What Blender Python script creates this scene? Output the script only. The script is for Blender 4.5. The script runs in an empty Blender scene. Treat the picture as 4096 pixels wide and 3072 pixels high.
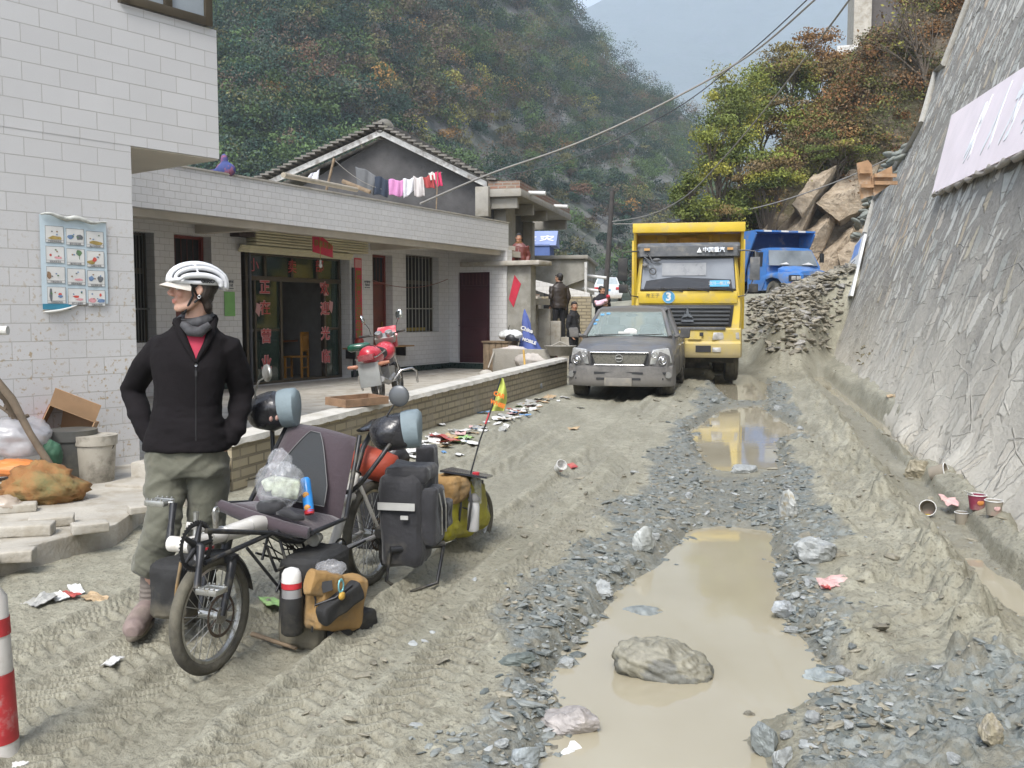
import bpy, math, random
import numpy as np
from mathutils import Vector, Matrix, Euler
rnd = random.Random(7)
rad = math.radians
SC = bpy.context.scene
COL = SC.collection
# ---------------------------------------------------------------- camera
F = 950.0; CX = 512.0; CY = 384.0; HZ = 313.0; CAMH = 1.5
PITCH = math.atan((CY - HZ) / F)
cd = bpy.data.cameras.new('camera'); cam = bpy.data.objects.new('camera', cd); COL.objects.link(cam)
cd.sensor_width = 36; cd.lens = 36 * F / 1024; cd.clip_start = .05; cd.clip_end = 8000
cam.location = (0, 0, CAMH); cam.rotation_euler = (rad(90) - PITCH, 0, 0)
SC.camera = cam
# ---------------------------------------------------------------- world, sun, exposure
SUN_EL, SUN_AZ = 52, 196
w = bpy.data.worlds.new('World'); SC.world = w; w.use_nodes = True
nt = w.node_tree; nt.nodes.clear()
sky = nt.nodes.new('ShaderNodeTexSky'); sky.sky_type = 'NISHITA'; sky.sun_disc = False
sky.sun_elevation = rad(SUN_EL); sky.sun_rotation = rad(SUN_AZ); sky.altitude = 1500
sky.air_density = 1.0; sky.dust_density = 4.0; sky.ozone_density = 1.0
hs = nt.nodes.new('ShaderNodeHueSaturation'); hs.inputs['Saturation'].default_value = .5
bg = nt.nodes.new('ShaderNodeBackground'); bg.inputs[1].default_value = .15
wo = nt.nodes.new('ShaderNodeOutputWorld')
nt.links.new(sky.outputs[0], hs.inputs['Color']); nt.links.new(hs.outputs[0], bg.inputs[0]); nt.links.new(bg.outputs[0], wo.inputs[0])
sd = bpy.data.lights.new('sun', 'SUN'); sd.energy = 1.5; sd.angle = rad(22); sd.color = (1, .96, .9)
so = bpy.data.objects.new('sun', sd); COL.objects.link(so)
_az = rad(SUN_AZ); _el = rad(SUN_EL)
sunv = Vector((math.sin(_az) * math.cos(_el), math.cos(_az) * math.cos(_el), math.sin(_el)))
so.rotation_euler = sunv.to_track_quat('Z', 'Y').to_euler()
SC.view_settings.view_transform = 'Standard'; SC.view_settings.look = 'None'
SC.view_settings.gamma = 1; SC.view_settings.exposure = 1.36
SC.render.engine = 'CYCLES'
cy = SC.cycles
cy.max_bounces = 8; cy.diffuse_bounces = 5; cy.glossy_bounces = 3; cy.transmission_bounces = 6; cy.transparent_max_bounces = 12
cy.volume_bounces = 2; cy.caustics_reflective = False; cy.caustics_refractive = False
cy.use_denoising = True
# ---------------------------------------------------------------- helpers
_sp, _cp = math.sin(PITCH), math.cos(PITCH)
def ray(px, py):
 a = px - CX; b = CY - py
 return Vector((a, _cp * F + _sp * b, -_sp * F + _cp * b))
def P(px, py, Y):
 d = ray(px, py); t = Y / d.y
 return Vector((d.x * t, Y, CAMH + d.z * t))
def G(px, py, z=0.0):
 d = ray(px, py); t = (z - CAMH) / d.z
 return Vector((d.x * t, d.y * t, z))
class Frame:
 """vertical plane: local x along it, local y away behind it, z up"""
 def __init__(s, p0, ang, z=0):
  s.p0 = Vector((p0[0], p0[1], z)); s.a = ang
  s.ex = Vector((math.cos(ang), math.sin(ang), 0)); s.ey = Vector((-math.sin(ang), math.cos(ang), 0))
 def hit(s, px, py, off=0):
  d = ray(px, py); o = Vector((0, 0, CAMH)) - s.p0 - s.ey * off
  t = -o.dot(s.ey) / d.dot(s.ey)
  q = o + d * t
  return (q.dot(s.ex), q.z)
 def w(s, x, y, z):
  return s.p0 + s.ex * x + s.ey * y + Vector((0, 0, z))
def setp(o, label=None, cat=None, group=None, kind=None):
 if label: o['label'] = label
 if cat: o['category'] = cat
 if group: o['group'] = group
 if kind: o['kind'] = kind
 return o
def thing(name, label, cat, loc=(0, 0, 0), rz=0, group=None):
 o = bpy.data.objects.new(name, None); COL.objects.link(o)
 o.location = loc; o.rotation_euler = (0, 0, rz); o.empty_display_size = .1
 return setp(o, label, cat, group)
def link(name, me, m=None, parent=None, **k):
 o = bpy.data.objects.new(name, me); COL.objects.link(o)
 if m is not None:
  for q in (m if isinstance(m, (list, tuple)) else [m]): me.materials.append(q)
 if parent: o.parent = parent
 return setp(o, **k)
def copy_tree(o, parent=None):
 c = o.copy(); COL.objects.link(c)
 if parent: c.parent = parent
 for ch in list(o.children): copy_tree(ch, c)
 return c
def frame_from(a, b):
 z = (Vector(b) - Vector(a)).normalized()
 u = z.cross(Vector((0, 0, 1)))
 if u.length < 1e-4: u = Vector((1, 0, 0))
 u.normalize(); return u, z.cross(u).normalized(), z
class MB:
 def __init__(s): s.v = []; s.f = []; s.mi = []; s.cur = 0
 def add(s, vs, fs):
  n = len(s.v); s.v += [tuple(v) for v in vs]
  for f in fs: s.f.append([i + n for i in f]); s.mi.append(s.cur)
  return s
 def mat(s, i): s.cur = i; return s
 def box(s, c, d, rot=None, taper=None):
  hx, hy, hz = d[0] / 2, d[1] / 2, d[2] / 2
  vs = []
  for z in (-hz, hz):
   k = 1 if (taper is None or z < 0) else taper
   for x, y in ((-hx, -hy), (hx, -hy), (hx, hy), (-hx, hy)): vs.append(Vector((x * k, y * k, z)))
  if rot is not None:
   R = rot if isinstance(rot, Matrix) else Euler(rot).to_matrix()
   vs = [R @ v for v in vs]
  c = Vector(c)
  return s.add([v + c for v in vs], [(3, 2, 1, 0), (4, 5, 6, 7), (0, 1, 5, 4), (1, 2, 6, 5), (2, 3, 7, 6), (3, 0, 4, 7)])
 def bb(s, x0, x1, y0, y1, z0, z1): return s.box(((x0 + x1) / 2, (y0 + y1) / 2, (z0 + z1) / 2), (abs(x1 - x0), abs(y1 - y0), abs(z1 - z0)))
 def tube(s, pts, r, n=8, cap=True, sx=1, closed=False):
  pts = [Vector(p) for p in pts]; m = len(pts)
  rs = r if isinstance(r, (list, tuple)) else [r] * m
  vs = []; u = None
  for i, p in enumerate(pts):
   if closed: d = (pts[(i + 1) % m] - pts[i - 1])
   else: d = (pts[min(i + 1, m - 1)] - pts[max(i - 1, 0)])
   d.normalize()
   if u is None:
    u = d.cross(Vector((0, 0, 1)))
    if u.length < 1e-3: u = Vector((1, 0, 0))
   u = (u - d * u.dot(d)).normalized(); w_ = d.cross(u)
   for k in range(n):
    a = 2 * math.pi * k / n
    vs.append(p + (u * math.cos(a) * sx + w_ * math.sin(a)) * rs[i])
  fs = []
  for i in range(m if closed else m - 1):
   j = (i + 1) % m
   for k in range(n):
    k2 = (k + 1) % n
    fs.append((i * n + k, i * n + k2, j * n + k2, j * n + k))
  if cap and not closed:
   fs.append(tuple(range(n - 1, -1, -1))); fs.append(tuple((m - 1) * n + k for k in range(n)))
  return s.add(vs, fs)
 def cyl(s, a, b, r, r2=None, n=16): return s.tube([a, b], [r, r if r2 is None else r2], n)
 def torus(s, c, ax, R, r, n=40, k=8, flat=1.0):
  ax = Vector(ax).normalized(); u, v, _ = frame_from((0, 0, 0), ax); c = Vector(c)
  vs = []; fs = []
  for i in range(n):
   a = 2 * math.pi * i / n; d = u * math.cos(a) + v * math.sin(a)
   for j in range(k):
    b = 2 * math.pi * j / k
    vs.append(c + d * (R + r * math.cos(b)) + ax * (r * flat * math.sin(b)))
  for i in range(n):
   for j in range(k):
    fs.append((i * k + j, ((i + 1) % n) * k + j, ((i + 1) % n) * k + (j + 1) % k, i * k + (j + 1) % k))
  return s.add(vs, fs)
 def ell(s, c, r, rot=None, n=12, m=8):
  vs = []; fs = []
  R = None if rot is None else (rot if isinstance(rot, Matrix) else Euler(rot).to_matrix())
  c = Vector(c)
  for i in range(m + 1):
   t = math.pi * i / m
   for j in range(n):
    a = 2 * math.pi * j / n
    v = Vector((math.sin(t) * math.cos(a) * r[0], math.sin(t) * math.sin(a) * r[1], math.cos(t) * r[2]))
    if R is not None: v = R @ v
    vs.append(c + v)
  for i in range(m):
   for j in range(n):
    fs.append((i * n + j, (i + 1) * n + j, (i + 1) * n + (j + 1) % n, i * n + (j + 1) % n))
  return s.add(vs, fs)
 def loft(s, rings, cap=True, closed=True):
  n = len(rings[0]); vs = [p for r in rings for p in r]; fs = []
  for i in range(len(rings) - 1):
   for k in range(n if closed else n - 1):
    k2 = (k + 1) % n
    fs.append((i * n + k, i * n + k2, (i + 1) * n + k2, (i + 1) * n + k))
  if cap and closed:
   fs.append(tuple(range(n - 1, -1, -1))); fs.append(tuple((len(rings) - 1) * n + k for k in range(n)))
  return s.add(vs, fs)
 def prism(s, poly, y0, y1, ax='y'):
  """poly in (x,z) extruded along y (or (y,z) along x, (x,y) along z)"""
  def q(a, b, t): return {'y': (a, t, b), 'x': (t, a, b), 'z': (a, b, t)}[ax]
  n = len(poly)
  vs = [q(a, b, y0) for a, b in poly] + [q(a, b, y1) for a, b in poly]
  fs = [tuple(range(n)), tuple(range(2 * n - 1, n - 1, -1))]
  for i in range(n):
   j = (i + 1) % n; fs.append((i, i + n, j + n, j))
  return s.add(vs, fs)
 def quad(s, a, b, c, d): return s.add([a, b, c, d], [(0, 1, 2, 3)])
 def slab(s, pts, th, nrm=None):
  """polygon with thickness"""
  pts = [Vector(p) for p in pts]
  if nrm is None:
   nrm = (pts[1] - pts[0]).cross(pts[2] - pts[0]).normalized()
  n = len(pts); o = Vector(nrm) * th
  vs = pts + [p - o for p in pts]
  fs = [tuple(range(n)), tuple(range(2 * n - 1, n - 1, -1))] + [(i, i + n, (i + 1) % n + n, (i + 1) % n) for i in range(n)]
  return s.add(vs, fs)
 def mesh(s, name, smooth=None, fix=True):
  me = bpy.data.meshes.new(name); me.from_pydata(s.v, [], s.f); me.update()
  me.polygons.foreach_set('material_index', s.mi)
  if fix:
   import bmesh
   b = bmesh.new(); b.from_mesh(me); bmesh.ops.recalc_face_normals(b, faces=b.faces)
   b.to_mesh(me); b.free()
  if smooth is not None:
   me.polygons.foreach_set('use_smooth', [True] * len(me.polygons))
   if smooth < 180: me.set_sharp_from_angle(angle=rad(smooth))
  return me
 def build(s, name, m, parent=None, smooth=None, bevel=0, seg=2, sub=0, **k):
  me = s.mesh(name, smooth)
  o = link(name, me, m, parent, **k)
  if bevel or sub:
   o_m = []
   if bevel:
    md = o.modifiers.new('b', 'BEVEL'); md.width = bevel; md.segments = seg; md.limit_method = 'ANGLE'; md.angle_limit = rad(35); md.harden_normals = False
   if sub:
    md = o.modifiers.new('s', 'SUBSURF'); md.levels = sub; md.render_levels = sub
   bake(o)
   if smooth is None and bevel:
    o.data.polygons.foreach_set('use_smooth', [True] * len(o.data.polygons)); o.data.set_sharp_from_angle(angle=rad(40))
  return o
def bake(o):
 dg = bpy.context.evaluated_depsgraph_get(); dg.update()
 me = bpy.data.meshes.new_from_object(o.evaluated_get(dg))
 o.modifiers.clear(); old = o.data; o.data = me
 if old.users == 0: bpy.data.meshes.remove(old)
 return o
def npmesh(name, V, Fq, m=None, parent=None, smooth=False, col=None, attrs=None, mi=None, **k):
 V = np.asarray(V, np.float32); Fq = np.asarray(Fq, np.int32)
 me = bpy.data.meshes.new(name); n = Fq.shape[1]
 me.vertices.add(len(V)); me.vertices.foreach_set('co', V.ravel())
 me.loops.add(Fq.size); me.loops.foreach_set('vertex_index', Fq.ravel())
 me.polygons.add(len(Fq)); me.polygons.foreach_set('loop_start', np.arange(len(Fq), dtype=np.int32) * n)
 me.polygons.foreach_set('use_smooth', np.full(len(Fq), smooth))
 if col is not None:
  c = me.color_attributes.new('Col', 'FLOAT_COLOR', 'POINT')
  cc = np.ones((len(V), 4), np.float32); cc[:, :3] = col; c.data.foreach_set('color', cc.ravel())
 for kk, a in (attrs or {}).items():
  t = me.attributes.new(kk, 'FLOAT', 'POINT'); t.data.foreach_set('value', np.asarray(a, np.float32).ravel())
 me.update(calc_edges=True); me.validate()
 return link(name, me, m, parent, **k)
# ---- numpy value noise
_pt = np.random.RandomState(3).rand(4096).astype(np.float64)
def _h(ix, iy, iz): return _pt[(ix * 73856093 ^ iy * 19349663 ^ iz * 83492791) & 4095]
def vnoise(x, y, z=None, seed=0):
 x = np.asarray(x, float); y = np.asarray(y, float); z = np.zeros_like(x) if z is None else np.asarray(z, float)
 x0 = np.floor(x).astype(np.int64); y0 = np.floor(y).astype(np.int64); z0 = np.floor(z).astype(np.int64)
 fx = x - x0; fy = y - y0; fz = z - z0
 fx = fx * fx * (3 - 2 * fx); fy = fy * fy * (3 - 2 * fy); fz = fz * fz * (3 - 2 * fz); z0 = z0 + seed * 17
 r = 0
 for a in (0, 1):
  for b in (0, 1):
   for c in (0, 1):
    wgt = (fx if a else 1 - fx) * (fy if b else 1 - fy) * (fz if c else 1 - fz)
    r = r + wgt * _h(x0 + a, y0 + b, z0 + c)
 return r * 2 - 1
def fbm(x, y, z=None, o=4, seed=0, g=.5, lac=2.03):
 r = 0; a = 1; s = 0; f = 1
 for i in range(o):
  r = r + a * vnoise(x * f + i * 7.1, y * f - i * 3.3, None if z is None else z * f, seed + i); s += a; a *= g; f *= lac
 return r / s
def sstep(a, b, x):
 t = np.clip((x - a) / (b - a), 0, 1); return t * t * (3 - 2 * t)
# ---------------------------------------------------------------- materials
def _new(name):
 m = bpy.data.materials.new(name); m.use_nodes = True; n = m.node_tree; b = n.nodes['Principled BSDF']; return m, n, b
def _nd(n, t, **k):
 x = n.nodes.new(t)
 for a, v in k.items():
  if hasattr(x, a): setattr(x, a, v)
  else: x.inputs[a].default_value = v
 return x
def _mix(n, f, a, b):
 x = n.nodes.new('ShaderNodeMix'); x.data_type = 'RGBA'
 for s, v in ((0, f), (6, a), (7, b)):
  if isinstance(v, bpy.types.NodeSocket): n.links.new(v, x.inputs[s])
  elif s == 0: x.inputs[0].default_value = v
  else: x.inputs[s].default_value = (*v[:3], 1)
 return x.outputs[2]
def _mr(n, v, a, b, c=0, d=1):
 x = n.nodes.new('ShaderNodeMapRange'); n.links.new(v, x.inputs[0])
 for i, q in enumerate((a, b, c, d)): x.inputs[i + 1].default_value = q
 return x.outputs[0]
def _math(n, op, a, b=None):
 x = n.nodes.new('ShaderNodeMath'); x.operation = op
 for i, v in enumerate((a, b)):
  if v is None: continue
  if isinstance(v, bpy.types.NodeSocket): n.links.new(v, x.inputs[i])
  else: x.inputs[i].default_value = v
 return x.outputs[0]
def _noise(n, vec, sc, det=5, ro=.55):
 x = n.nodes.new('ShaderNodeTexNoise'); x.inputs['Scale'].default_value = sc; x.inputs['Detail'].default_value = det; x.inputs['Roughness'].default_value = ro
 n.links.new(vec, x.inputs['Vector']); return x.outputs['Fac']
def _bump(n, b, h, dist, st=1.0, prev=None):
 x = n.nodes.new('ShaderNodeBump'); x.inputs['Distance'].default_value = dist; x.inputs['Strength'].default_value = st
 n.links.new(h, x.inputs['Height'])
 if prev is not None: n.links.new(prev, x.inputs['Normal'])
 if b is not None: n.links.new(x.outputs[0], b.inputs['Normal'])
 return x.outputs[0]
def _obj(n): return n.nodes.new('ShaderNodeTexCoord').outputs['Object']
MUD = (.30, .265, .20)
def M(name, c, r=.6, met=0, var=.12, sc=6, bump=0, bsc=60, dirt=0, dc=MUD, dsc=3, spec=.5, zdirt=None, coat=0, alpha=1, trans=0, emit=0, sheen=0):
 """plain surface: noise variation, patchy dirt, mud up to a splash line zdirt=(z0,z1)"""
 m, n, b = _new(name); tc = _obj(n)
 nz = _noise(n, tc, sc)
 f = _mr(n, nz, .3, .7)
 col = _mix(n, f, [q * (1 - var) for q in c], [min(1, q * (1 + var)) for q in c])
 rr = None
 if dirt or zdirt:
  d = _mr(n, _noise(n, tc, dsc, 8, .65), .62 - .3 * dirt, .72 - .1 * dirt)
  if zdirt:
   sp = n.nodes.new('ShaderNodeSeparateXYZ'); n.links.new(tc, sp.inputs[0])
   zz = _math(n, 'ADD', sp.outputs[2], _math(n, 'MULTIPLY', _noise(n, tc, 9, 6, .7), (zdirt[1] - zdirt[0]) * -.9))
   zf = _mr(n, zz, zdirt[0] - (zdirt[1] - zdirt[0]) * .3, zdirt[1] - (zdirt[1] - zdirt[0]) * .6, .92, 0)
   d = _math(n, 'MAXIMUM', _math(n, 'MULTIPLY', d, min(1, dirt * 1.6)), zf)
  else: d = _math(n, 'MULTIPLY', d, min(1, .35 + dirt))
  col = _mix(n, d, col, dc)
  rr = _mr(n, d, 0, 1, r, .9)
 n.links.new(col, b.inputs['Base Color'])
 if rr is not None: n.links.new(rr, b.inputs['Roughness'])
 else: n.links.new(_mr(n, nz, .2, .8, max(0.02, r - .08), min(1, r + .08)), b.inputs['Roughness'])
 b.inputs['Metallic'].default_value = met; b.inputs['Specular IOR Level'].default_value = spec
 b.inputs['Coat Weight'].default_value = coat; b.inputs['Alpha'].default_value = alpha; b.inputs['Transmission Weight'].default_value = trans
 if sheen: b.inputs['Sheen Weight'].default_value = sheen
 if bump: _bump(n, b, _noise(n, tc, bsc, 6), bump)
 return m
def tile_mat(name, c1, c2, tw, th, mortar, grout, stain=0, r=.35, bump=.0012, sq=.5, seedoff=0.0, zst=None):
 m, n, b = _new(name); tc = _obj(n)
 sp = n.nodes.new('ShaderNodeSeparateXYZ'); n.links.new(tc, sp.inputs[0])
 cb = n.nodes.new('ShaderNodeCombineXYZ')
 n.links.new(_math(n, 'ADD', sp.outputs[0], sp.outputs[1]), cb.inputs[0])
 n.links.new(_math(n, 'ADD', sp.outputs[2], seedoff), cb.inputs[1])
 bt = n.nodes.new('ShaderNodeTexBrick'); n.links.new(cb.outputs[0], bt.inputs['Vector'])
 bt.offset = sq
 for k_, v in (('Scale', 1), ('Brick Width', tw), ('Row Height', th), ('Mortar Size', mortar), ('Mortar Smooth', .1), ('Bias', 0)): bt.inputs[k_].default_value = v
 bt.inputs['Color1'].default_value = (*c1, 1); bt.inputs['Color2'].default_value = (*c2, 1); bt.inputs['Mortar'].default_value = (*grout, 1)
 col = bt.outputs['Color']
 nz = _noise(n, tc, 1.3, 4)
 col = _mix(n, _mr(n, nz, .35, .7, 0, .35), col, [q * .82 for q in c1])
 if stain:
  s1 = _mr(n, _noise(n, tc, 26, 5, .6), .56, .63)
  s2 = _mr(n, _noise(n, tc, 2.2, 3), .36, .55)
  d = _math(n, 'MULTIPLY', s1, s2)
  if zst:
   d = _math(n, 'MULTIPLY', d, _mr(n, sp.outputs[2], zst[0], zst[1], 1, 0))
  col = _mix(n, _math(n, 'MULTIPLY', d, stain), col, (.36, .28, .17))
 n.links.new(col, b.inputs['Base Color']); b.inputs['Roughness'].default_value = r
 n.links.new(_mr(n, nz, .3, .7, r - .05, r + .15), b.inputs['Roughness'])
 nb = _bump(n, None, _math(n, 'MULTIPLY', bt.outputs['Fac'], -1), bump * 2)
 _bump(n, b, _noise(n, tc, 60, 3), .0012, 1, nb)
 return m
def brick_mat(name, c1, c2, grout, tw=.24, th=.065, mortar=.008, dirt=.5, bump=.01):
 m = tile_mat(name, c1, c2, tw, th, mortar, grout, 0, .9, bump)
 n = m.node_tree; b = n.nodes['Principled BSDF']; tc = _obj(n)
 old = b.inputs['Base Color'].links[0].from_socket
 d = _mr(n, _noise(n, tc, 3, 8, .7), .5, .62, 0, dirt)
 n.links.new(_mix(n, d, old, MUD), b.inputs['Base Color'])
 return m
def col_mat(name, r=.7, trans=0, bump=0, bsc=100, var=.15, spec=.3, sub=0):
 """surface coloured by the mesh's own vertex colour"""
 m, n, b = _new(name); a = n.nodes.new('ShaderNodeVertexColor'); a.layer_name = 'Col'; tc = _obj(n)
 f = _mr(n, _noise(n, tc, 30, 4), .3, .7)
 mul = n.nodes.new('ShaderNodeMix'); mul.data_type = 'RGBA'; mul.blend_type = 'MULTIPLY'; mul.inputs[0].default_value = 1
 n.links.new(a.outputs[0], mul.inputs[6]); n.links.new(_mix(n, f, [1 - var] * 3, [1 + var * .6] * 3), mul.inputs[7])
 n.links.new(mul.outputs[2], b.inputs['Base Color']); b.inputs['Roughness'].default_value = r; b.inputs['Specular IOR Level'].default_value = spec
 if sub: b.inputs['Subsurface Weight'].default_value = sub; b.inputs['Subsurface Radius'].default_value = (.02, .008, .004); b.inputs['Subsurface Scale'].default_value = .4
 if bump: _bump(n, b, _noise(n, tc, bsc, 5), bump)
 return m
def glass(name, c, alpha, r=.05, spec=.8):
 m, n, b = _new(name); tc = _obj(n)
 b.inputs['Base Color'].default_value = (*c, 1); b.inputs['Roughness'].default_value = r; b.inputs['Specular IOR Level'].default_value = spec
 n.links.new(_mr(n, _noise(n, tc, 5, 6, .7), .35, .7, max(0, alpha - .06), min(1, alpha + .1)), b.inputs['Alpha'])
 return m
def text(body, size, M4, parent=None, mat=None, name='lettering', ext=.002, bold=0, world=False, **k):
 """lettering as a thin solid mesh; M4 maps text plane (x right, y up, z out)"""
 cu = bpy.data.curves.new('t', 'FONT'); cu.body = body; cu.size = size; cu.extrude = ext; cu.offset = bold
 cu.align_x = 'CENTER'; cu.align_y = 'CENTER'; cu.resolution_u = 2; cu.space_line = .95
 o = bpy.data.objects.new('t', cu); COL.objects.link(o)
 dg = bpy.context.evaluated_depsgraph_get(); dg.update()
 me = bpy.data.meshes.new_from_object(o.evaluated_get(dg)); bpy.data.objects.remove(o); bpy.data.curves.remove(cu)
 me.transform(M4); me.materials.clear(); me.name = name
 return link(name, me, mat, parent, **k)
def TM(loc, right, up):
 r = Vector(right).normalized(); u = Vector(up).normalized(); z = r.cross(u).normalized(); u = z.cross(r)
 return Matrix(((r.x, u.x, z.x, loc[0]), (r.y, u.y, z.y, loc[1]), (r.z, u.z, z.z, loc[2]), (0, 0, 0, 1)))
def remesh(name, mb, voxel, m, parent=None, smooth_it=4, disp=None, **k):
 """several overlapping closed shapes fused into one continuous skin"""
 me = mb.mesh(name); o = link(name, me, None, parent, **k)
 md = o.modifiers.new('r', 'REMESH'); md.mode = 'VOXEL'; md.voxel_size = voxel
 if smooth_it:
  md = o.modifiers.new('s', 'SMOOTH'); md.iterations = smooth_it; md.factor = .5
 bake(o); me = o.data; me.materials.clear()
 if m is not None: me.materials.append(m)
 me.polygons.foreach_set('use_smooth', [True] * len(me.polygons)); me.polygons.foreach_set('material_index', [0] * len(me.polygons))
 if disp is not None:
  n = len(me.vertices); co = np.empty(n * 3, np.float32); me.vertices.foreach_get('co', co); co = co.reshape(-1, 3)
  no = np.empty(n * 3, np.float32); me.vertices.foreach_get('normal', no); no = no.reshape(-1, 3)
  co = co + no * disp(co)[:, None]; me.vertices.foreach_set('co', co.astype(np.float32).ravel()); me.update()
 return o
def vcols(o, fn):
 me = o.data; n = len(me.vertices); co = np.empty(n * 3, np.float32); me.vertices.foreach_get('co', co); co = co.reshape(-1, 3)
 c = me.color_attributes.new('Col', 'FLOAT_COLOR', 'POINT'); cc = np.ones((n, 4), np.float32); cc[:, :3] = fn(co)
 c.data.foreach_set('color', cc.ravel())
def rock_np(c, size, seed, n=10, m=7, rough=.25, rot=None, flat=1):
 """irregular stone: (V,F)"""
 rs = np.random.RandomState(seed)
 t = np.linspace(0, np.pi, m + 1)[:, None]; a = np.linspace(0, 2 * np.pi, n, endpoint=False)[None, :]
 d = np.stack([np.sin(t) * np.cos(a), np.sin(t) * np.sin(a), np.cos(t) * np.ones_like(a)], -1).reshape(-1, 3)
 pl = rs.randn(9, 3); pl /= np.linalg.norm(pl, axis=1)[:, None]; h = .62 + .4 * rs.rand(9)
 dots = d @ pl.T
 with np.errstate(divide='ignore', invalid='ignore'):
  rr = np.where(dots > .05, h[None, :] / dots, 9).min(1)
 rr = np.minimum(rr, 1.15); rr *= 1 + rough * .3 * fbm(d[:, 0] * 3 + seed, d[:, 1] * 3, d[:, 2] * 3, 3)
 V = d * rr[:, None] * np.array(size)[None, :] * .5
 R = np.array((Euler(rot) if rot is not None else Euler((0, 0, 0))).to_matrix()); V = V @ R.T + np.array(c)[None, :]
 Fq = [(i * n + j, (i + 1) * n + j, (i + 1) * n + (j + 1) % n, i * n + (j + 1) % n) for i in range(m) for j in range(n)]
 return V, np.array(Fq)
def merge_np(lst):
 Vs, Fs, off = [], [], 0
 for V, Fq in lst: Vs.append(V); Fs.append(Fq + off); off += len(V)
 return np.concatenate(Vs), np.concatenate(Fs)
# ================================================================ GROUND
RD = .26                                         # the road runs to x = lat + RD*y
def Dp(x, y): return (x * .46292, y * .46292)    # enlarged-photo pixels to frame pixels
WZ = -.06
_pud = [
 [(1150,1659),(1185,1640),(1215,1560),(1190,1480),(1250,1400),(1300,1340),(1345,1275),(1440,1215),(1495,1150),(1560,1138),(1655,1150),(1665,1230),(1680,1320),(1720,1380),(1765,1430),(1880,1490),(1905,1508),(1730,1522),(1625,1560),(1600,1600),(1630,1640),(1640,1659),(1650,1800),(1150,1800)],
 [(1495,930),(1560,885),(1640,875),(1668,900),(1770,945),(1672,955),(1680,1020),(1600,1015),(1560,1022),(1520,990)],
 [(1545,805),(1600,800),(1655,830),(1655,868),(1600,870),(1560,850),(1540,825)],
 [(1760,815),(1790,840),(1900,930),(1990,1010),(2080,1050),(2212,1175),(2400,1330),(2400,1290),(2212,1155),(2075,1030),(1990,985),(1905,915),(1800,835),(1775,812)],
 [(2100,1210),(2160,1250),(2212,1290),(2212,1330),(2150,1280)]]
PUD = [np.array([G(*Dp(a, b), WZ)[:2] for a, b in p]) for p in _pud]
def sdpoly(x, y, poly):
 n = len(poly); d = np.full(x.shape, 1e9); ins = np.zeros(x.shape, bool)
 for i in range(n):
  a = poly[i]; b = poly[(i + 1) % n]; e = b - a
  wx = x - a[0]; wy = y - a[1]; t = np.clip((wx * e[0] + wy * e[1]) / (e @ e + 1e-12), 0, 1)
  d = np.minimum(d, (wx - e[0] * t) ** 2 + (wy - e[1] * t) ** 2)
  c = ((a[1] > y) != (b[1] > y)) & (x < e[0] * (y - a[1]) / (e[1] if abs(e[1]) > 1e-9 else 1e-9) + a[0]); ins ^= c
 return np.where(ins, -1, 1) * np.sqrt(d)
_lx = [-30, -12, -6, -4.2, -3.6, -3.0, -2.2, -2.0, -1.9, -1.75, -1.2, -.8, -.45, .1, .3, .55, .9, 1.02, 1.18, 1.3, 1.5, 1.54, 1.85, 2.1, 4, 30]
_lz = [.12, .12, .08, .08, .06, -.01, -.02, -.01, .05, .06, .045, .02, -.015, -.01, .02, .05, .07, .13, .02, -.03, -.035, .07, .20, .30, .5, 2.0]
RUTS = ((-2.72, .16, .03), (-2.35, .12, .035), (-1.62, .13, .03), (-1.25, .12, .028), (-3.15, .10, .02), (.72, .12, .02))
def rut_mask(x, y):
 lat = x - RD * y; r = 0
 for c, wd, dp in RUTS: r = np.maximum(r, np.exp(-(((lat - c - .10 * vnoise(y * .35 + c * 3, y * 0 + c)) / wd) ** 4)) * sstep(1.1, .3, np.abs(vnoise(y * .35 + c, x * .4))))
 return r
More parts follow.
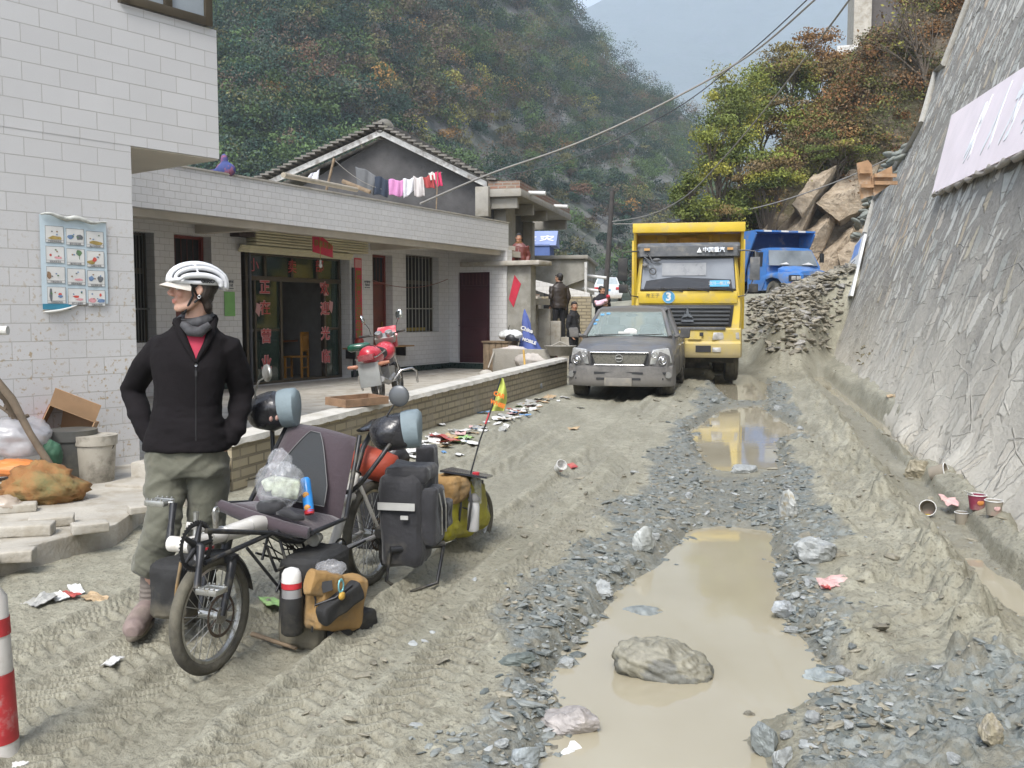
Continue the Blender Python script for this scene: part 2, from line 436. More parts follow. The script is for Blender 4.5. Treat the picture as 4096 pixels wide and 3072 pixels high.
def Hgt(x, y, detail=True):
 x = np.asarray(x, float); y = np.asarray(y, float)
 lat = x - RD * y
 wob = .10 * fbm(x * 1.1, y * .7, None, 3, 11)
 z = np.interp(lat + wob * np.clip((lat + 6) / 3, 0, 1), _lx, _lz)
 z = z + 1.9 * sstep(26, 52, y) * sstep(60, 30, -lat * 0 + 30)
 up = sstep(28.2, 31.5, y) * sstep(3.2, 5.6, x)
 z = z * (1 - up) + np.maximum(z, 2.1 + .02 * (x - 6)) * up
 hc = np.clip(1.42 + (x - 6.4) * .36, .6, 3.4)
 m = sstep(-.35, .9, lat + .25 * fbm(x * .8, y * .8, None, 3, 5)) * sstep(22.0, 28.3, y + .6 * fbm(x * .6, y * .6, None, 3, 8)) * sstep(32.5, 30.5, y)
 xw = 8.96 + .269 * (y - 26.5)
 m = m * sstep(-.6, 1.5, y - 22.5 - 5.2 * sstep(6.8, 9.6, x)) * (1 - sstep(-.1, .3, x - xw - .34 * hc))
 z = z + np.maximum(0, hc - z) * m
 z = z + .09 * m * (fbm(x * 2.2, y * 2.2, None, 4, 21))
 if detail:
  amp = sstep(24, 9, y) * .7 + .3
  near = sstep(2.6, 1.7, np.abs(lat + .2))
  z = z + .014 * fbm(x * 1.6, y * .9, None, 4, 31)
  rg = 1 - np.abs(fbm(x * 6, y * 6, None, 4, 41))
  ridge = np.exp(-((lat - 1.0 + wob) / .22) ** 2)
  clod = sstep(.0, .5, fbm(x * 5, y * 5, None, 3, 61)) * (ridge + .55 * np.exp(-((lat - .6) / .35) ** 2) + .35 * sstep(1.5, 1.8, lat) * sstep(2.6, 2.0, lat))
  z = z + (.12 * clod * (.6 + .8 * (fbm(x * 13, y * 13, None, 3, 71))))
  z = z + (rg - .75) * .05 * (.12 + ridge + .5 * sstep(.4, .6, lat) * sstep(2.4, 1.8, lat)) + .007 * fbm(x * 24, y * 24, None, 3, 51) * amp
  for c, wd, dp in RUTS:
   cc = c + .10 * vnoise(y * .35 + c * 3, y * 0 + c)
   q = np.exp(-(((lat - cc) / wd) ** 4))
   edge = np.exp(-(((np.abs(lat - cc) - wd * 1.15) / .035) ** 2))
   s = (y * 1.03 + np.abs(lat - cc) * .9)
   tread = (np.sin(s * 2 * np.pi / .085) > 0.1) * 1.0
   k = sstep(1.1, .3, np.abs(vnoise(y * .35 + c, x * .4)))
   z = z + k * (-dp * q + .019 * edge * (1 + .8 * fbm(x * 9, y * 9, None, 2, 7)) + .020 * q * tread)
  lip = np.exp(-((lat + 1.86 + .12 * fbm(x * 3, y * 3, None, 3, 4)) / .07) ** 2)
  z = z + .03 * lip * (1 + fbm(x * 10, y * 10, None, 3, 6))
  sl = slate_mask(x, y)
  z = z + sl * (.022 * np.abs(fbm(x * 14, y * 14, None, 3, 81)) + .010 * fbm(x * 32, y * 32, None, 2, 91))
 for i, pg in enumerate(PUD):
  bx = (x > pg[:, 0].min() - 1) & (x < pg[:, 0].max() + 1) & (y > pg[:, 1].min() - 1) & (y < pg[:, 1].max() + 1)
  if not bx.any(): continue
  d = sdpoly(x[bx], y[bx], pg) + .05 * fbm(x[bx] * 5, y[bx] * 5, None, 4, 13) + .012 * fbm(x[bx] * 30, y[bx] * 30, None, 2, 14)
  zz = z[bx]
  zin = WZ - .012 - .06 * sstep(0, .35, -d)
  t = sstep(.16, -.02, d)
  zn = zz * (1 - t) + zin * t
  z[bx] = np.where(d < .16, np.minimum(zz, np.maximum(zn, zin)), zz)
 ins = np.zeros(x.shape, bool)
 for pg in PUD: ins |= sdpoly(x, y, pg) < .12
 return np.where(ins, z, np.maximum(z, WZ + .012))
def slate_mask(x, y):
 lat = x - RD * y; n1 = .32 * fbm(x * 1.7, y * 1.1, None, 4, 101)
 a = np.exp(-np.abs((lat + .78 + n1) / .33) ** 4) + np.exp(-np.abs((lat - .32 + n1) / .20) ** 4)
 a = a + np.exp(-np.abs((lat - .0) / .5) ** 4) * (sstep(6.6, 7.0, y) * sstep(9.0, 8.4, y) + sstep(13.5, 14.5, y) * sstep(20, 17, y))
 a = a + .8 * np.exp(-np.abs((lat - .75) / .5) ** 4) * sstep(4.2, 3.6, y)
 return np.clip(a, 0, 1) * sstep(24, 19, y)
def ground_z(x, y): return float(Hgt(np.array([x]), np.array([y]))[0])
def gp(px, py):
 """point of the terrain seen at a frame pixel"""
 z = 0.0
 for _ in range(12):
  p = G(px, py, z); z = .5 * z + .5 * ground_z(p.x, p.y)
 return Vector((p.x, p.y, ground_z(p.x, p.y)))
_q = np.concatenate([np.linspace(700, 12, 640), np.linspace(11.5, 1.2, 45)])
_Y = 1425 / _q; _S = np.concatenate([np.linspace(-1.3, -.62, 40)[:-1], np.linspace(-.62, .62, 760), np.linspace(.62, 1.6, 50)[1:]])
YY, SS = np.meshgrid(_Y, _S, indexing='ij'); XX = SS * YY
ZZ = Hgt(XX.ravel(), YY.ravel()).reshape(XX.shape)
_n, _m = XX.shape
_i = (np.arange(_n - 1)[:, None] * _m + np.arange(_m - 1)[None, :]).ravel()
_Fq = np.stack([_i, _i + 1, _i + _m + 1, _i + _m], 1)
_sl = slate_mask(XX.ravel(), YY.ravel())
_lat = (XX - RD * YY).ravel()
_wet = sstep(.055, -.03, ZZ.ravel()) * sstep(-2.2, -1.2, _lat) * sstep(22, 16, YY.ravel())
_wet = np.maximum(_wet, sstep(1.1, 1.25, _lat) * sstep(1.7, 1.55, _lat) * .6)
_wet = np.maximum(_wet, .5 * sstep(-1.75, -2.0, _lat + .1 * fbm(XX.ravel() * 3, YY.ravel() * 3, None, 3, 4)) * sstep(-3.5, -3.0, _lat) * sstep(11, 7, YY.ravel()))
_wet = np.maximum(_wet, .75 * rut_mask(XX.ravel(), YY.ravel()) * (.6 + .5 * fbm(XX.ravel() * 4, YY.ravel() * 2, None, 3, 3)))
def ground_mat():
 m, n, b = _new('mud'); tc = _obj(n)
 at = n.nodes.new('ShaderNodeAttribute'); at.attribute_name = 'slate'; wt = n.nodes.new('ShaderNodeAttribute'); wt.attribute_name = 'wet'
 mpr = n.nodes.new('ShaderNodeMapping'); mpr.inputs['Rotation'].default_value = (0, 0, .254); mpr.inputs['Scale'].default_value = (1.6, .35, 1); n.links.new(tc, mpr.inputs[0]); n1 = _noise(n, mpr.outputs[0], 1.1, 8, .66); n2 = _noise(n, tc, 9, 8, .7); n3 = _noise(n, tc, 46, 4, .6)
 col = _mix(n, _mr(n, n1, .35, .65), (.235, .228, .175), (.365, .352, .278))
 col = _mix(n, _mr(n, n2, .40, .66, 0, .75), col, (.19, .176, .13))
 col = _mix(n, _mr(n, n3, .54, .64, 0, .6), col, (.095, .088, .066))
 vo = n.nodes.new('ShaderNodeTexVoronoi'); vo.inputs['Scale'].default_value = 34; n.links.new(tc, vo.inputs['Vector'])
 vs = n.nodes.new('ShaderNodeSeparateColor'); n.links.new(vo.outputs['Color'], vs.inputs[0])
 sc = _mix(n, vs.outputs[0], (.10, .118, .115), (.23, .25, .24))
 sc = _mix(n, _mr(n, n2, .42, .6, 0, .75), sc, (.19, .175, .13))
 f = _math(n, 'MULTIPLY', _mr(n, _math(n, 'ADD', at.outputs['Fac'], _math(n, 'MULTIPLY', _math(n, 'SUBTRACT', n2, .5), 1.1)), .35, .62), 1.0)
 col = _mix(n, f, col, sc)
 col = _mix(n, _math(n, 'MULTIPLY', wt.outputs['Fac'], .38), col, (.17, .155, .115))
 n.links.new(col, b.inputs['Base Color'])
 n.links.new(_mr(n, _math(n, 'ADD', wt.outputs['Fac'], _math(n, 'MULTIPLY', n2, .35)), .1, 1.1, .88, .32), b.inputs['Roughness'])
 b.inputs['Specular IOR Level'].default_value = .35
 h = _math(n, 'ADD', n3, _math(n, 'MULTIPLY', _noise(n, tc, 130, 4, .6), .5))
 _bump(n, b, h, .011, .9)
 return m
MUDM = ground_mat()
npmesh('ground', np.stack([XX.ravel(), YY.ravel(), ZZ.ravel()], 1), _Fq, MUDM, smooth=True, attrs={'slate': _sl, 'wet': _wet}, kind='structure')
base = MB(); base.quad((-400, -200, -.35), (400, -200, -.35), (400, 1200, -.35), (-400, 1200, -.35)); base.quad((-9, -12, -.08), (9, -12, -.08), (9, 2.3, -.08), (-9, 2.3, -.08))
link('terrain_floor', base.mesh('terrain_floor', fix=False), MUDM, kind='structure')
# ---- puddle water
def water_mat():
 m, n, b = _new('muddy_water'); tc = _obj(n)
 col = _mix(n, _mr(n, _noise(n, tc, .9, 4), .35, .7), (.30, .268, .19), (.345, .315, .235))
 n.links.new(col, b.inputs['Base Color']); b.inputs['Roughness'].default_value = .035; b.inputs['IOR'].default_value = 1.33; b.inputs['Specular IOR Level'].default_value = .6
 _bump(n, b, _noise(n, tc, 7, 3, .5), .0016, .35)
 return m
wb = MB()
def latq(l0, l1, y0, y1, z): return [(l0 + RD * y0, y0, z), (l1 + RD * y0, y0, z), (l1 + RD * y1, y1, z), (l0 + RD * y1, y1, z)]
wb.add(latq(-1.7, 1.0, 2.2, 24, WZ), [(0, 1, 2, 3)])
link('puddle_water', wb.mesh('puddle_water', fix=False), water_mat(), kind='structure')
wb = MB(); wb.add(latq(1.04, 1.78, 2.2, 27, WZ - .001), [(0, 1, 2, 3)])
link('ditch_water', wb.mesh('ditch_water', fix=False), water_mat(), kind='structure')
# ---- slate chips (nobody could count them)
STONE = col_mat('slate_stone', .55, bump=.004, bsc=60, var=.3, spec=.45)
def stones():
 rs = np.random.RandomState(5); out = []; cols = []
 N = 46000
 q = rs.uniform(20, 470, N); y = 1425 / q; lat = rs.uniform(-1.7, 1.9, N); x = lat + RD * y
 msk = slate_mask(x, y)
 keep = rs.rand(N) < (msk ** 2 * (.62 - .42 * sstep(.35, .6, lat)) * (.55 + .9 * sstep(-.3, .5, fbm(x * 3, y * 3, None, 3, 2))) + .04)
 x, y, lat, msk = x[keep][:15000], y[keep][:15000], lat[keep][:15000], msk[keep][:15000]
 z = Hgt(x, y)
 for i in range(len(x)):
  s = (.011 + .036 * rs.rand() ** 3.8) * (1 + .05 * y[i])
  if rs.rand() < .035: s *= 1.9
  fl = rs.uniform(.22, .5)
  V, Fq = rock_np((x[i], y[i], z[i] + s * fl * .15), (s * rs.uniform(1, 1.9), s * rs.uniform(.6, 1), s * fl), rs.randint(1e6), 6, 4, .1, (rs.uniform(-.35, .35), rs.uniform(-.35, .35), rs.uniform(0, 6.28)))
  out.append((V, Fq))
  t = rs.rand(); c = np.array([.085, .10, .097]) * (1 - t) + np.array([.25, .265, .25]) * t
  if rs.rand() < .33 or msk[i] < .1: c = np.array([.25, .23, .175]) * rs.uniform(.6, 1.1)
  if rs.rand() < .05: c = np.array([.32, .335, .33])
  cols.append(np.repeat(c[None], len(V), 0))
 V, Fq = merge_np(out)
 npmesh('slate_gravel', V, Fq, STONE, smooth=False, col=np.concatenate(cols), kind='stuff', label='blue grey slate chips and gravel pressed into the mud beside the puddles', cat='gravel')
stones()
# ---- larger single stones
def rock(px, py, wpx, hpx, seed, c, label, rz=0.0, tilt=(0, 0), group=None, sink=.25, depth=.8, mud=0, name='rock'):
 p = gp(px, py); s = wpx * p.y / F
 hz = hpx * p.y / F * 1.05
 V, Fq = rock_np((0, 0, hz * (.5 - sink)), (s, s * depth, hz * 1.1), seed, 30, 20, .7, (tilt[0], tilt[1], rz))
 V = V + (.04 * s * fbm(V[:, 0] * 9 / s * .5 + seed, V[:, 1] * 9 / s * .5, V[:, 2] * 9 / s * .5, 4))[:, None] * np.array([.5, .5, 1])
 nz = fbm(V[:, 0] / s * 4 + seed, V[:, 1] / s * 4, V[:, 2] / s * 8, 3)
 cc = np.array(c)[None] * (1 + .35 * nz[:, None])
 if mud: cc = np.where((nz + mud > 0)[:, None], np.array([[.27, .24, .17]]) * (1 + .2 * nz[:, None]), cc)
 o = npmesh(name, V, Fq, STONE, smooth=False, col=cc, label=label, cat='rock', group=group)
 o.location = p; o.rotation_euler = (0, 0, rz)
 return o
SL = (.20, .22, .215); LT = (.31, .325, .32); PK = (.33, .305, .29)
def D_(x, y): return Dp(x, y)
_rk = [
 (1232,1580,112,62,2,PK,'flat pinkish grey slab at the lower left edge of the large puddle',-.2,.2,.8,-.6),
 (1385,1335,100,34,3,SL,'flat grey stone half sunk in the puddle behind the mud-caked boulder',0,.45,.8,-.4),
 (1650,1620,70,70,4,SL,'upright pointed blue stone at the bottom right corner of the puddle',.8,.2,.7,-.6),
 (1760,1205,95,60,5,LT,'broad white slab lying right of the puddle by the mud ridge',.3,.2,.7,-.6),
 (1700,1115,62,58,6,(.36,.37,.35),'long pale slab tilted up at the puddle head on the right side',.9,.2,.5,-.3),
 (1608,1020,72,22,7,LT,'wide flat stone between the two puddles',.1,.3,.6,-.6),
 (1300,1280,55,32,8,LT,'pale oval stone on the left gravel bank halfway along the puddle',-.5,.25,.6,-.6),
 (1390,1185,52,62,9,(.38,.40,.39),'tall pale split stone on the left gravel bank above the puddle',.3,.2,.5,-.6),
 (1120,1430,85,34,10,(.11,.13,.12),'dark low stone in the mud left of the big boulder',.1,.4,.6,0),
 (1220,1445,48,30,11,LT,'small bright angular stone left of the mud-caked boulder',.2,.2,.7,-.6),
 (1695,1330,62,42,12,(.30,.32,.33),'rounded grey stone at the right waterline facing the big boulder',.2,.2,.7,-.6),
 (1570,1645,0,0,0,None,'',0,0,0,0),
 (1690,1650,80,42,14,LT,'white slab beside the pointed blue stone at the bottom edge',.5,.2,.5,-.6),
 (1790,1520,0,0,0,None,'',0,0,0,0),
 (1780,1475,90,40,15,(.25,.28,.28),'grey block at the mouth of the side puddle on the right',.1,.3,.7,-.2),
 (1148,848,44,34,16,(.24,.25,.25),'grey boulder among the litter at the foot of the low brick wall',.2,.2,.8,-.5),
 (1130,1655,85,50,17,(.27,.30,.31),'blue grey stone at the bottom edge left of the puddle',.4,.2,.6,-.5),
 (1700,1445,15,12,18,(.20,.14,.08),'small brown clod standing in the puddle right of the boulder',0,.2,.8,0),
 (1620,1550,28,16,19,(.14,.13,.10),'little dark clod at the lower right rim of the puddle',0,.2,.8,0),
 (1985,1030,70,44,20,(.33,.31,.26),'mud-coated block beside the brown pot near the ditch',.2,.2,.6,.5),
 (1665,590,0,0,0,None,'',0,0,0,0),
 (1745,1215,0,0,0,None,'',0,0,0,0),
 (2140,1610,60,66,21,(.33,.30,.24),'upright muddy stone in the bottom right corner',.3,.1,.7,.2),
 (1820,820,0,0,0,None,'',0,0,0,0)]
for a in _rk:
 if a[2] == 0: continue
 px, py, ww, hh, sd_, c, lb, rz, sk, dep, mu = a
 q = D_(px, py); rock(q[0], q[1], ww * .463, hh * .463, sd_, c, lb, rz, sink=sk, depth=dep, mud=mu if mu > -.5 else 0)
def boulder():
 p = G(*Dp(1440, 1462), WZ); n, m = 90, 60; t = np.linspace(0, np.pi, m + 1)[:, None]; a = np.linspace(0, 2 * np.pi, n, endpoint=False)[None]
 d = np.stack([np.sin(t) * np.cos(a), np.sin(t) * np.sin(a), np.cos(t) * np.ones_like(a)], -1).reshape(-1, 3)
 V = np.sign(d) * np.abs(d) ** .8 * np.array([.225, .13, .105]); V[:, 2] += .035 * np.clip(-V[:, 0] / .2, -1.3, 1) + .02
 q = V * 9; f = .030 * fbm(q[:, 0], q[:, 1], q[:, 2], 5, 3) + .016 * (1 - 2 * np.abs(fbm(q[:, 0] * 2, q[:, 1] * 2, q[:, 2] * 3, 3, 9))) - .01 + .006 * fbm(q[:, 0] * 7, q[:, 1] * 7, q[:, 2] * 7, 2, 4)
 V = V + d * f[:, None]; k = fbm(q[:, 0] * .8, q[:, 1], q[:, 2] * 1.6, 4, 7) + .5 * d[:, 2]
 c = np.where((k > .05)[:, None], np.array([[.215, .205, .16]]), np.array([[.15, .15, .13]])) * (1 + .3 * fbm(q[:, 0] * 3, q[:, 1] * 3, q[:, 2] * 3, 3, 2))[:, None]
 o = npmesh('boulder', V, np.array([(i * n + j, (i + 1) * n + j, (i + 1) * n + (j + 1) % n, i * n + (j + 1) % n) for i in range(m) for j in range(n)]), STONE, smooth=True, col=c, label='big mud-caked boulder sitting in the middle of the large puddle', cat='boulder')
 o.location = (p.x, p.y + .06, WZ); o.rotation_euler = (0, 0, -.22)
boulder()
rs = np.random.RandomState(11)
_spots = [(1240,1385,24),(1262,1345,26),(1215,1345,18),(1330,1240,30),(1365,1215,22),(1412,1160,26),(1200,1500,22),(1180,1415,30),(1085,1610,34),(1165,1620,30),(1205,1640,26),
 (1690,1250,34),(1745,1265,28),(1710,1365,30),(1722,1290,30),(1755,1330,24),(1790,1375,26),(1840,1400,22),(1820,1460,40),(1760,1555,40),(1700,1590,34),(1735,1610,26),(1490,1075,24),(1455,1110,22),
 (1705,1060,28),(1690,1090,26),(1500,1040,22),(1545,870,22),(1680,885,20),(1730,930,22),(2010,1560,30),(1950,1590,36),(2060,1640,36),(1900,1540,24),(1830,1570,30),(2090,1540,26),(1350,880,0),(1860,1190,0)]
_cnt = {}
_ord = 'nearest|second nearest|third nearest|fourth nearest|fifth nearest|sixth nearest|seventh nearest|eighth nearest|ninth nearest|tenth nearest|eleventh nearest|twelfth nearest|thirteenth nearest|fourteenth nearest|fifteenth nearest|sixteenth nearest|seventeenth nearest|eighteenth nearest|nineteenth nearest|twentieth nearest'.split('|')
for i, (a, b_, s) in enumerate(sorted(_spots, key=lambda q: -q[1])):
 if s == 0: continue
 sd_ = 'left' if a < 1560 else 'right'; k_ = _cnt.get(sd_, 0); _cnt[sd_] = k_ + 1; lbl_ = _ord[min(k_, 19)] + (' pale' if k_ > 19 else '') + ' small slate stone on the ' + sd_ + ' rim of the puddles'
 q = D_(a, b_); c = np.array(SL) * (1 - .5 * rs.rand()) if rs.rand() < .5 else np.array(LT) * rs.uniform(.7, 1)
 rock(q[0], q[1], s * .463, s * .28, 50 + i, tuple(c), lbl_, rs.uniform(0, 3), sink=.3, depth=.7, group='slate stones along the puddles')
# ================================================================ HILLS
def leafcloud(C, R, N, size, colr, rs, shell=.55, flat=.0):
 """C (k,3) clump centres, R (k,3) radii, N leaves each, colr (k,3) -> verts, quads, colours"""
 k = len(C); idx = np.repeat(np.arange(k), N); T = len(idx)
 d = rs.randn(T, 3); d /= np.linalg.norm(d, axis=1)[:, None]; d[:, 2] = np.where(d[:, 2] < -.35, -d[:, 2], d[:, 2])
 rr = shell + (1 - shell) * rs.rand(T); rr *= 1 + .28 * fbm(d[:, 0] * 2.2 + idx * 1.7, d[:, 1] * 2.2, d[:, 2] * 2.2, 2)
 p = C[idx] + d * rr[:, None] * R[idx]
 nrm = d * .6 + rs.randn(T, 3) * .6; nrm /= np.linalg.norm(nrm, axis=1)[:, None]
 t = np.cross(nrm, rs.randn(T, 3)); t /= np.linalg.norm(t, axis=1)[:, None] + 1e-9; bt = np.cross(nrm, t)
 s = (size if np.ndim(size) == 0 else np.asarray(size)[idx]) * rs.uniform(.6, 1.35, T)
 s = s[:, None]; v = np.stack([p - t * s, p - bt * s * .6, p + t * s, p + bt * s * .6], 1).reshape(-1, 3)
 c = colr[idx] * rs.uniform(.82, 1.18, (T, 1)); c = np.repeat(c, 4, 0)
 f = np.arange(T * 4).reshape(-1, 4)
 return v, f, c
LEAF = col_mat('leaves', .75, var=.2, spec=.15)
def rockface_mat(name, c1, c2, c3, sc, bump, green=None):
 m, n, b = _new(name); tc = _obj(n)
 mp = n.nodes.new('ShaderNodeMapping'); mp.inputs['Rotation'].default_value = (.3, .9, .2); mp.inputs['Scale'].default_value = (1, 1, 3.2); n.links.new(tc, mp.inputs[0])
 n1 = _noise(n, mp.outputs[0], sc, 9, .65); n2 = _noise(n, tc, sc * 3.1, 8, .7)
 col = _mix(n, _mr(n, n1, .35, .65), c1, c2); col = _mix(n, _mr(n, n2, .5, .68, 0, .8), col, c3)
 if green: col = _mix(n, _mr(n, _noise(n, tc, sc * .5, 6, .7), .47, .56, 0, .9), col, green)
 n.links.new(col, b.inputs['Base Color']); b.inputs['Roughness'].default_value = .95
 _bump(n, b, _math(n, 'ADD', n1, _math(n, 'MULTIPLY', n2, .5)), bump)
 return m
_rpx = [-400, -150, 300, 480, 562, 600, 640, 667, 700, 730, 760, 800]
_rpy = [-350, -330, -260, -110, -2, 52, 92, 104, 128, 185, 285, 300]
def hillpt(px, t):
 rg = np.interp(px, _rpx, _rpy)
 Yb = 80 + 40 * sstep(200, 700, px); Yt = 190 + 90 * sstep(300, 700, px)
 Y = Yb + (Yt - Yb) * t
 py = 303 + (rg - 303) * np.clip(t, 0, 1) ** .85 - 60 * np.minimum(t, 0)
 Y = Y * (1 + .10 * fbm(px * .012, t * 4, None, 4, 3) * np.sin(np.pi * np.clip(t, 0, 1)))
 a = px - CX; b = CY - py; dy = _cp * F + _sp * b; dz = -_sp * F + _cp * b
 return np.stack([a / dy * Y, Y, CAMH + dz / dy * Y], -1), py
_pp, _tt = np.meshgrid(np.linspace(-400, 800, 240), np.linspace(-.06, 1.0, 110), indexing='ij')
_V, _ = hillpt(_pp.ravel(), _tt.ravel());
_dz = 2.2 * fbm(_V[:, 0] * .09, _V[:, 1] * .09, _V[:, 2] * .12, 5, 77); _V[:, 1] += _dz * 1.6; _V[:, 2] += _dz * .5 * (_tt.ravel() < .985)
_n, _m = _pp.shape; _i = (np.arange(_n - 1)[:, None] * _m + np.arange(_m - 1)[None, :]).ravel()
back = _V.reshape(_n, _m, 3)[:, -1] + np.array([0, 160, -120])
_V2 = np.concatenate([_V, back]); _bi = np.arange(_n - 1); _top = _bi * _m + _m - 1
_Fq = np.concatenate([np.stack([_i, _i + _m, _i + _m + 1, _i + 1], 1), np.stack([_top, _top + _m, _n * _m + _bi + 1, _n * _m + _bi], 1)])
HILLM = rockface_mat('hill_rock', (.09, .09, .08), (.20, .195, .185), (.06, .065, .05), .12, 1.2, green=(.04, .055, .032))
npmesh('wooded_hill', _V2, _Fq, HILLM, smooth=False, kind='structure')
def forest():
 rs = np.random.RandomState(9)
 n = 4300; px = rs.uniform(-120, 735, n); t = rs.uniform(.0, 1.0, n) ** .9
 p, py = hillpt(px, t)
 bare = np.zeros(n)
 for cx, cy, rx, ry, k in ((480, 222, 85, 38, .8), (600, 250, 60, 45, .95), (640, 190, 60, 60, .55), (560, 190, 60, 50, .6), (455, 150, 30, 25, .6), (690, 260, 60, 50, .6)):
  bare = np.maximum(bare, k * np.exp(-(((px - cx) / rx) ** 2 + ((py - cy) / ry) ** 2)))
 bare = bare + .25 * fbm(px * .03, py * .03, None, 3, 4)
 keep = rs.rand(n) > bare * .9
 px, py, p, bare = px[keep], py[keep], p[keep], bare[keep]; n = len(px)
 r = rs.uniform(1.5, 3.4, n) * (1 - .45 * np.clip(bare, 0, 1)) * (.8 + p[:, 1] / 500)
 ng = fbm(px * .02, py * .03, None, 3, 66)
 pal = {'dk': (.024, .050, .034), 'md': (.070, .112, .040), 'gy': (.058, .082, .060), 'ol': (.115, .112, .048), 'br': (.105, .080, .055), 'rd': (.15, .085, .055), 'or': (.28, .16, .05), 'ye': (.26, .25, .06)}
 c = np.zeros((n, 3))
 for i in range(n):
  aut = np.exp(-(((px[i] - 430) / 110) ** 2 + ((py[i] - 110) / 80) ** 2)) * .35 + .03 + .16 * max(0, -ng[i]) + .22 * np.exp(-(((px[i] - 650) / 60) ** 2 + ((py[i] - 190) / 90) ** 2))
  u = rs.rand()
  if u < aut: k = rs.choice(['br', 'br', 'rd', 'or', 'ye', 'ol'], p=[.40, .22, .08, .05, .05, .20])
  else: k = rs.choice(['dk', 'md', 'gy', 'ol'], p=[.42, .34, .16, .08])
  c[i] = np.array(pal[k]) * rs.uniform(.7, 1.35)
 C = []; R = []; K = []
 for j in range(3):
  o = rs.randn(n, 3) * r[:, None] * .42; o[:, 2] = np.abs(o[:, 2]) * .9
  C.append(p + o + np.array([0, 0, 1])[None] * r[:, None] * .5); R.append(np.stack([r, r, r * .95], 1) * rs.uniform(.55, .85, (n, 1))); K.append(c * rs.uniform(.85, 1.15, (n, 1)))
 v, f, cc = leafcloud(np.concatenate(C), np.concatenate(R), 150, .165, np.concatenate(K), rs, .55)
 npmesh('hillside_forest', v, f, LEAF, col=cc, kind='stuff', label='dense green and autumn brown forest covering the hill behind the houses', cat='forest')
forest()
_pp, _tt = np.meshgrid(np.linspace(300, 1500, 120), np.linspace(0, 1, 60), indexing='ij')
def farpt(px, t):
 rg = np.interp(px, [300, 500, 545, 600, 640, 800, 1000, 1500], [120, 60, 30, 2, -22, -110, -200, -330]) + 7 * fbm(px * .02, px * 0, None, 4, 8)
 Y = 1500 + 900 * t + 120 * fbm(px * .01, t * 4, None, 4, 2) * np.sin(np.pi * t); py = 312 + (rg - 312) * t
 a = px - CX; b = CY - py; dy = _cp * F + _sp * b; dz = -_sp * F + _cp * b
 return np.stack([a / dy * Y, Y, CAMH + dz / dy * Y], -1)
_V = farpt(_pp.ravel(), _tt.ravel()); _n, _m = _pp.shape; _i = (np.arange(_n - 1)[:, None] * _m + np.arange(_m - 1)[None, :]).ravel()
npmesh('far_mountain', _V, np.stack([_i, _i + _m, _i + _m + 1, _i + 1], 1), rockface_mat('far_slope', (.06, .09, .05), (.10, .13, .08), (.13, .14, .12), .012, 10), smooth=True, kind='structure')
hz = MB(); hz.bb(-1600, 2600, -60, 3200, -2, 1500)
hm = bpy.data.materials.new('haze_air'); hm.use_nodes = True; hn = hm.node_tree; hn.nodes.clear()
pv = hn.nodes.new('ShaderNodeVolumePrincipled'); pv.inputs['Density'].default_value = .0005; pv.inputs['Color'].default_value = (.80, .885, 1.0, 1); pv.inputs['Anisotropy'].default_value = .2
ho = hn.nodes.new('ShaderNodeOutputMaterial'); hn.links.new(pv.outputs[0], ho.inputs['Volume'])
link('haze', hz.mesh('haze'), hm, kind='stuff', label='pale blue valley haze in front of the far mountain', cat='haze')
def hR(x, y):
 xf = 6.3 + .26 * (y - 38) + .9 * fbm(y * .12, x * .05, None, 2, 9)
 d = x - xf + .0
 z = 2.1 + 1.15 * np.clip(d, 0, 60) ** 1.02 * sstep(0, 2.5, d) - .25 * np.clip(-d, 0, 5)
 z = z + 1.0 * fbm(x * .35, y * .35, None, 5, 19) * sstep(0, 3, d)
 k = sstep(39.0, 41.5, y + .7 * fbm(x * .3, y * .1, None, 2, 2))
 return z * k + 1.6 * (1 - k)
_xx, _yy = np.meshgrid(np.linspace(4, 60, 240), np.linspace(37.5, 125, 180), indexing='ij')
_z = hR(_xx.ravel(), _yy.ravel()); _n, _m = _xx.shape; _i = (np.arange(_n - 1)[:, None] * _m + np.arange(_m - 1)[None, :]).ravel()
SLOPEM = rockface_mat('slope_earth', (.13, .105, .07), (.24, .20, .15), (.085, .07, .04), .8, .35, green=(.09, .08, .04))
npmesh('hillside', np.stack([_xx.ravel(), _yy.ravel(), _z], 1), np.stack([_i, _i + _m, _i + _m + 1, _i + 1], 1), SLOPEM, smooth=True, kind='structure')
CLIFF = rockface_mat('cliff_rock', (.30, .235, .16), (.40, .33, .245), (.16, .12, .08), 1.1, .10)
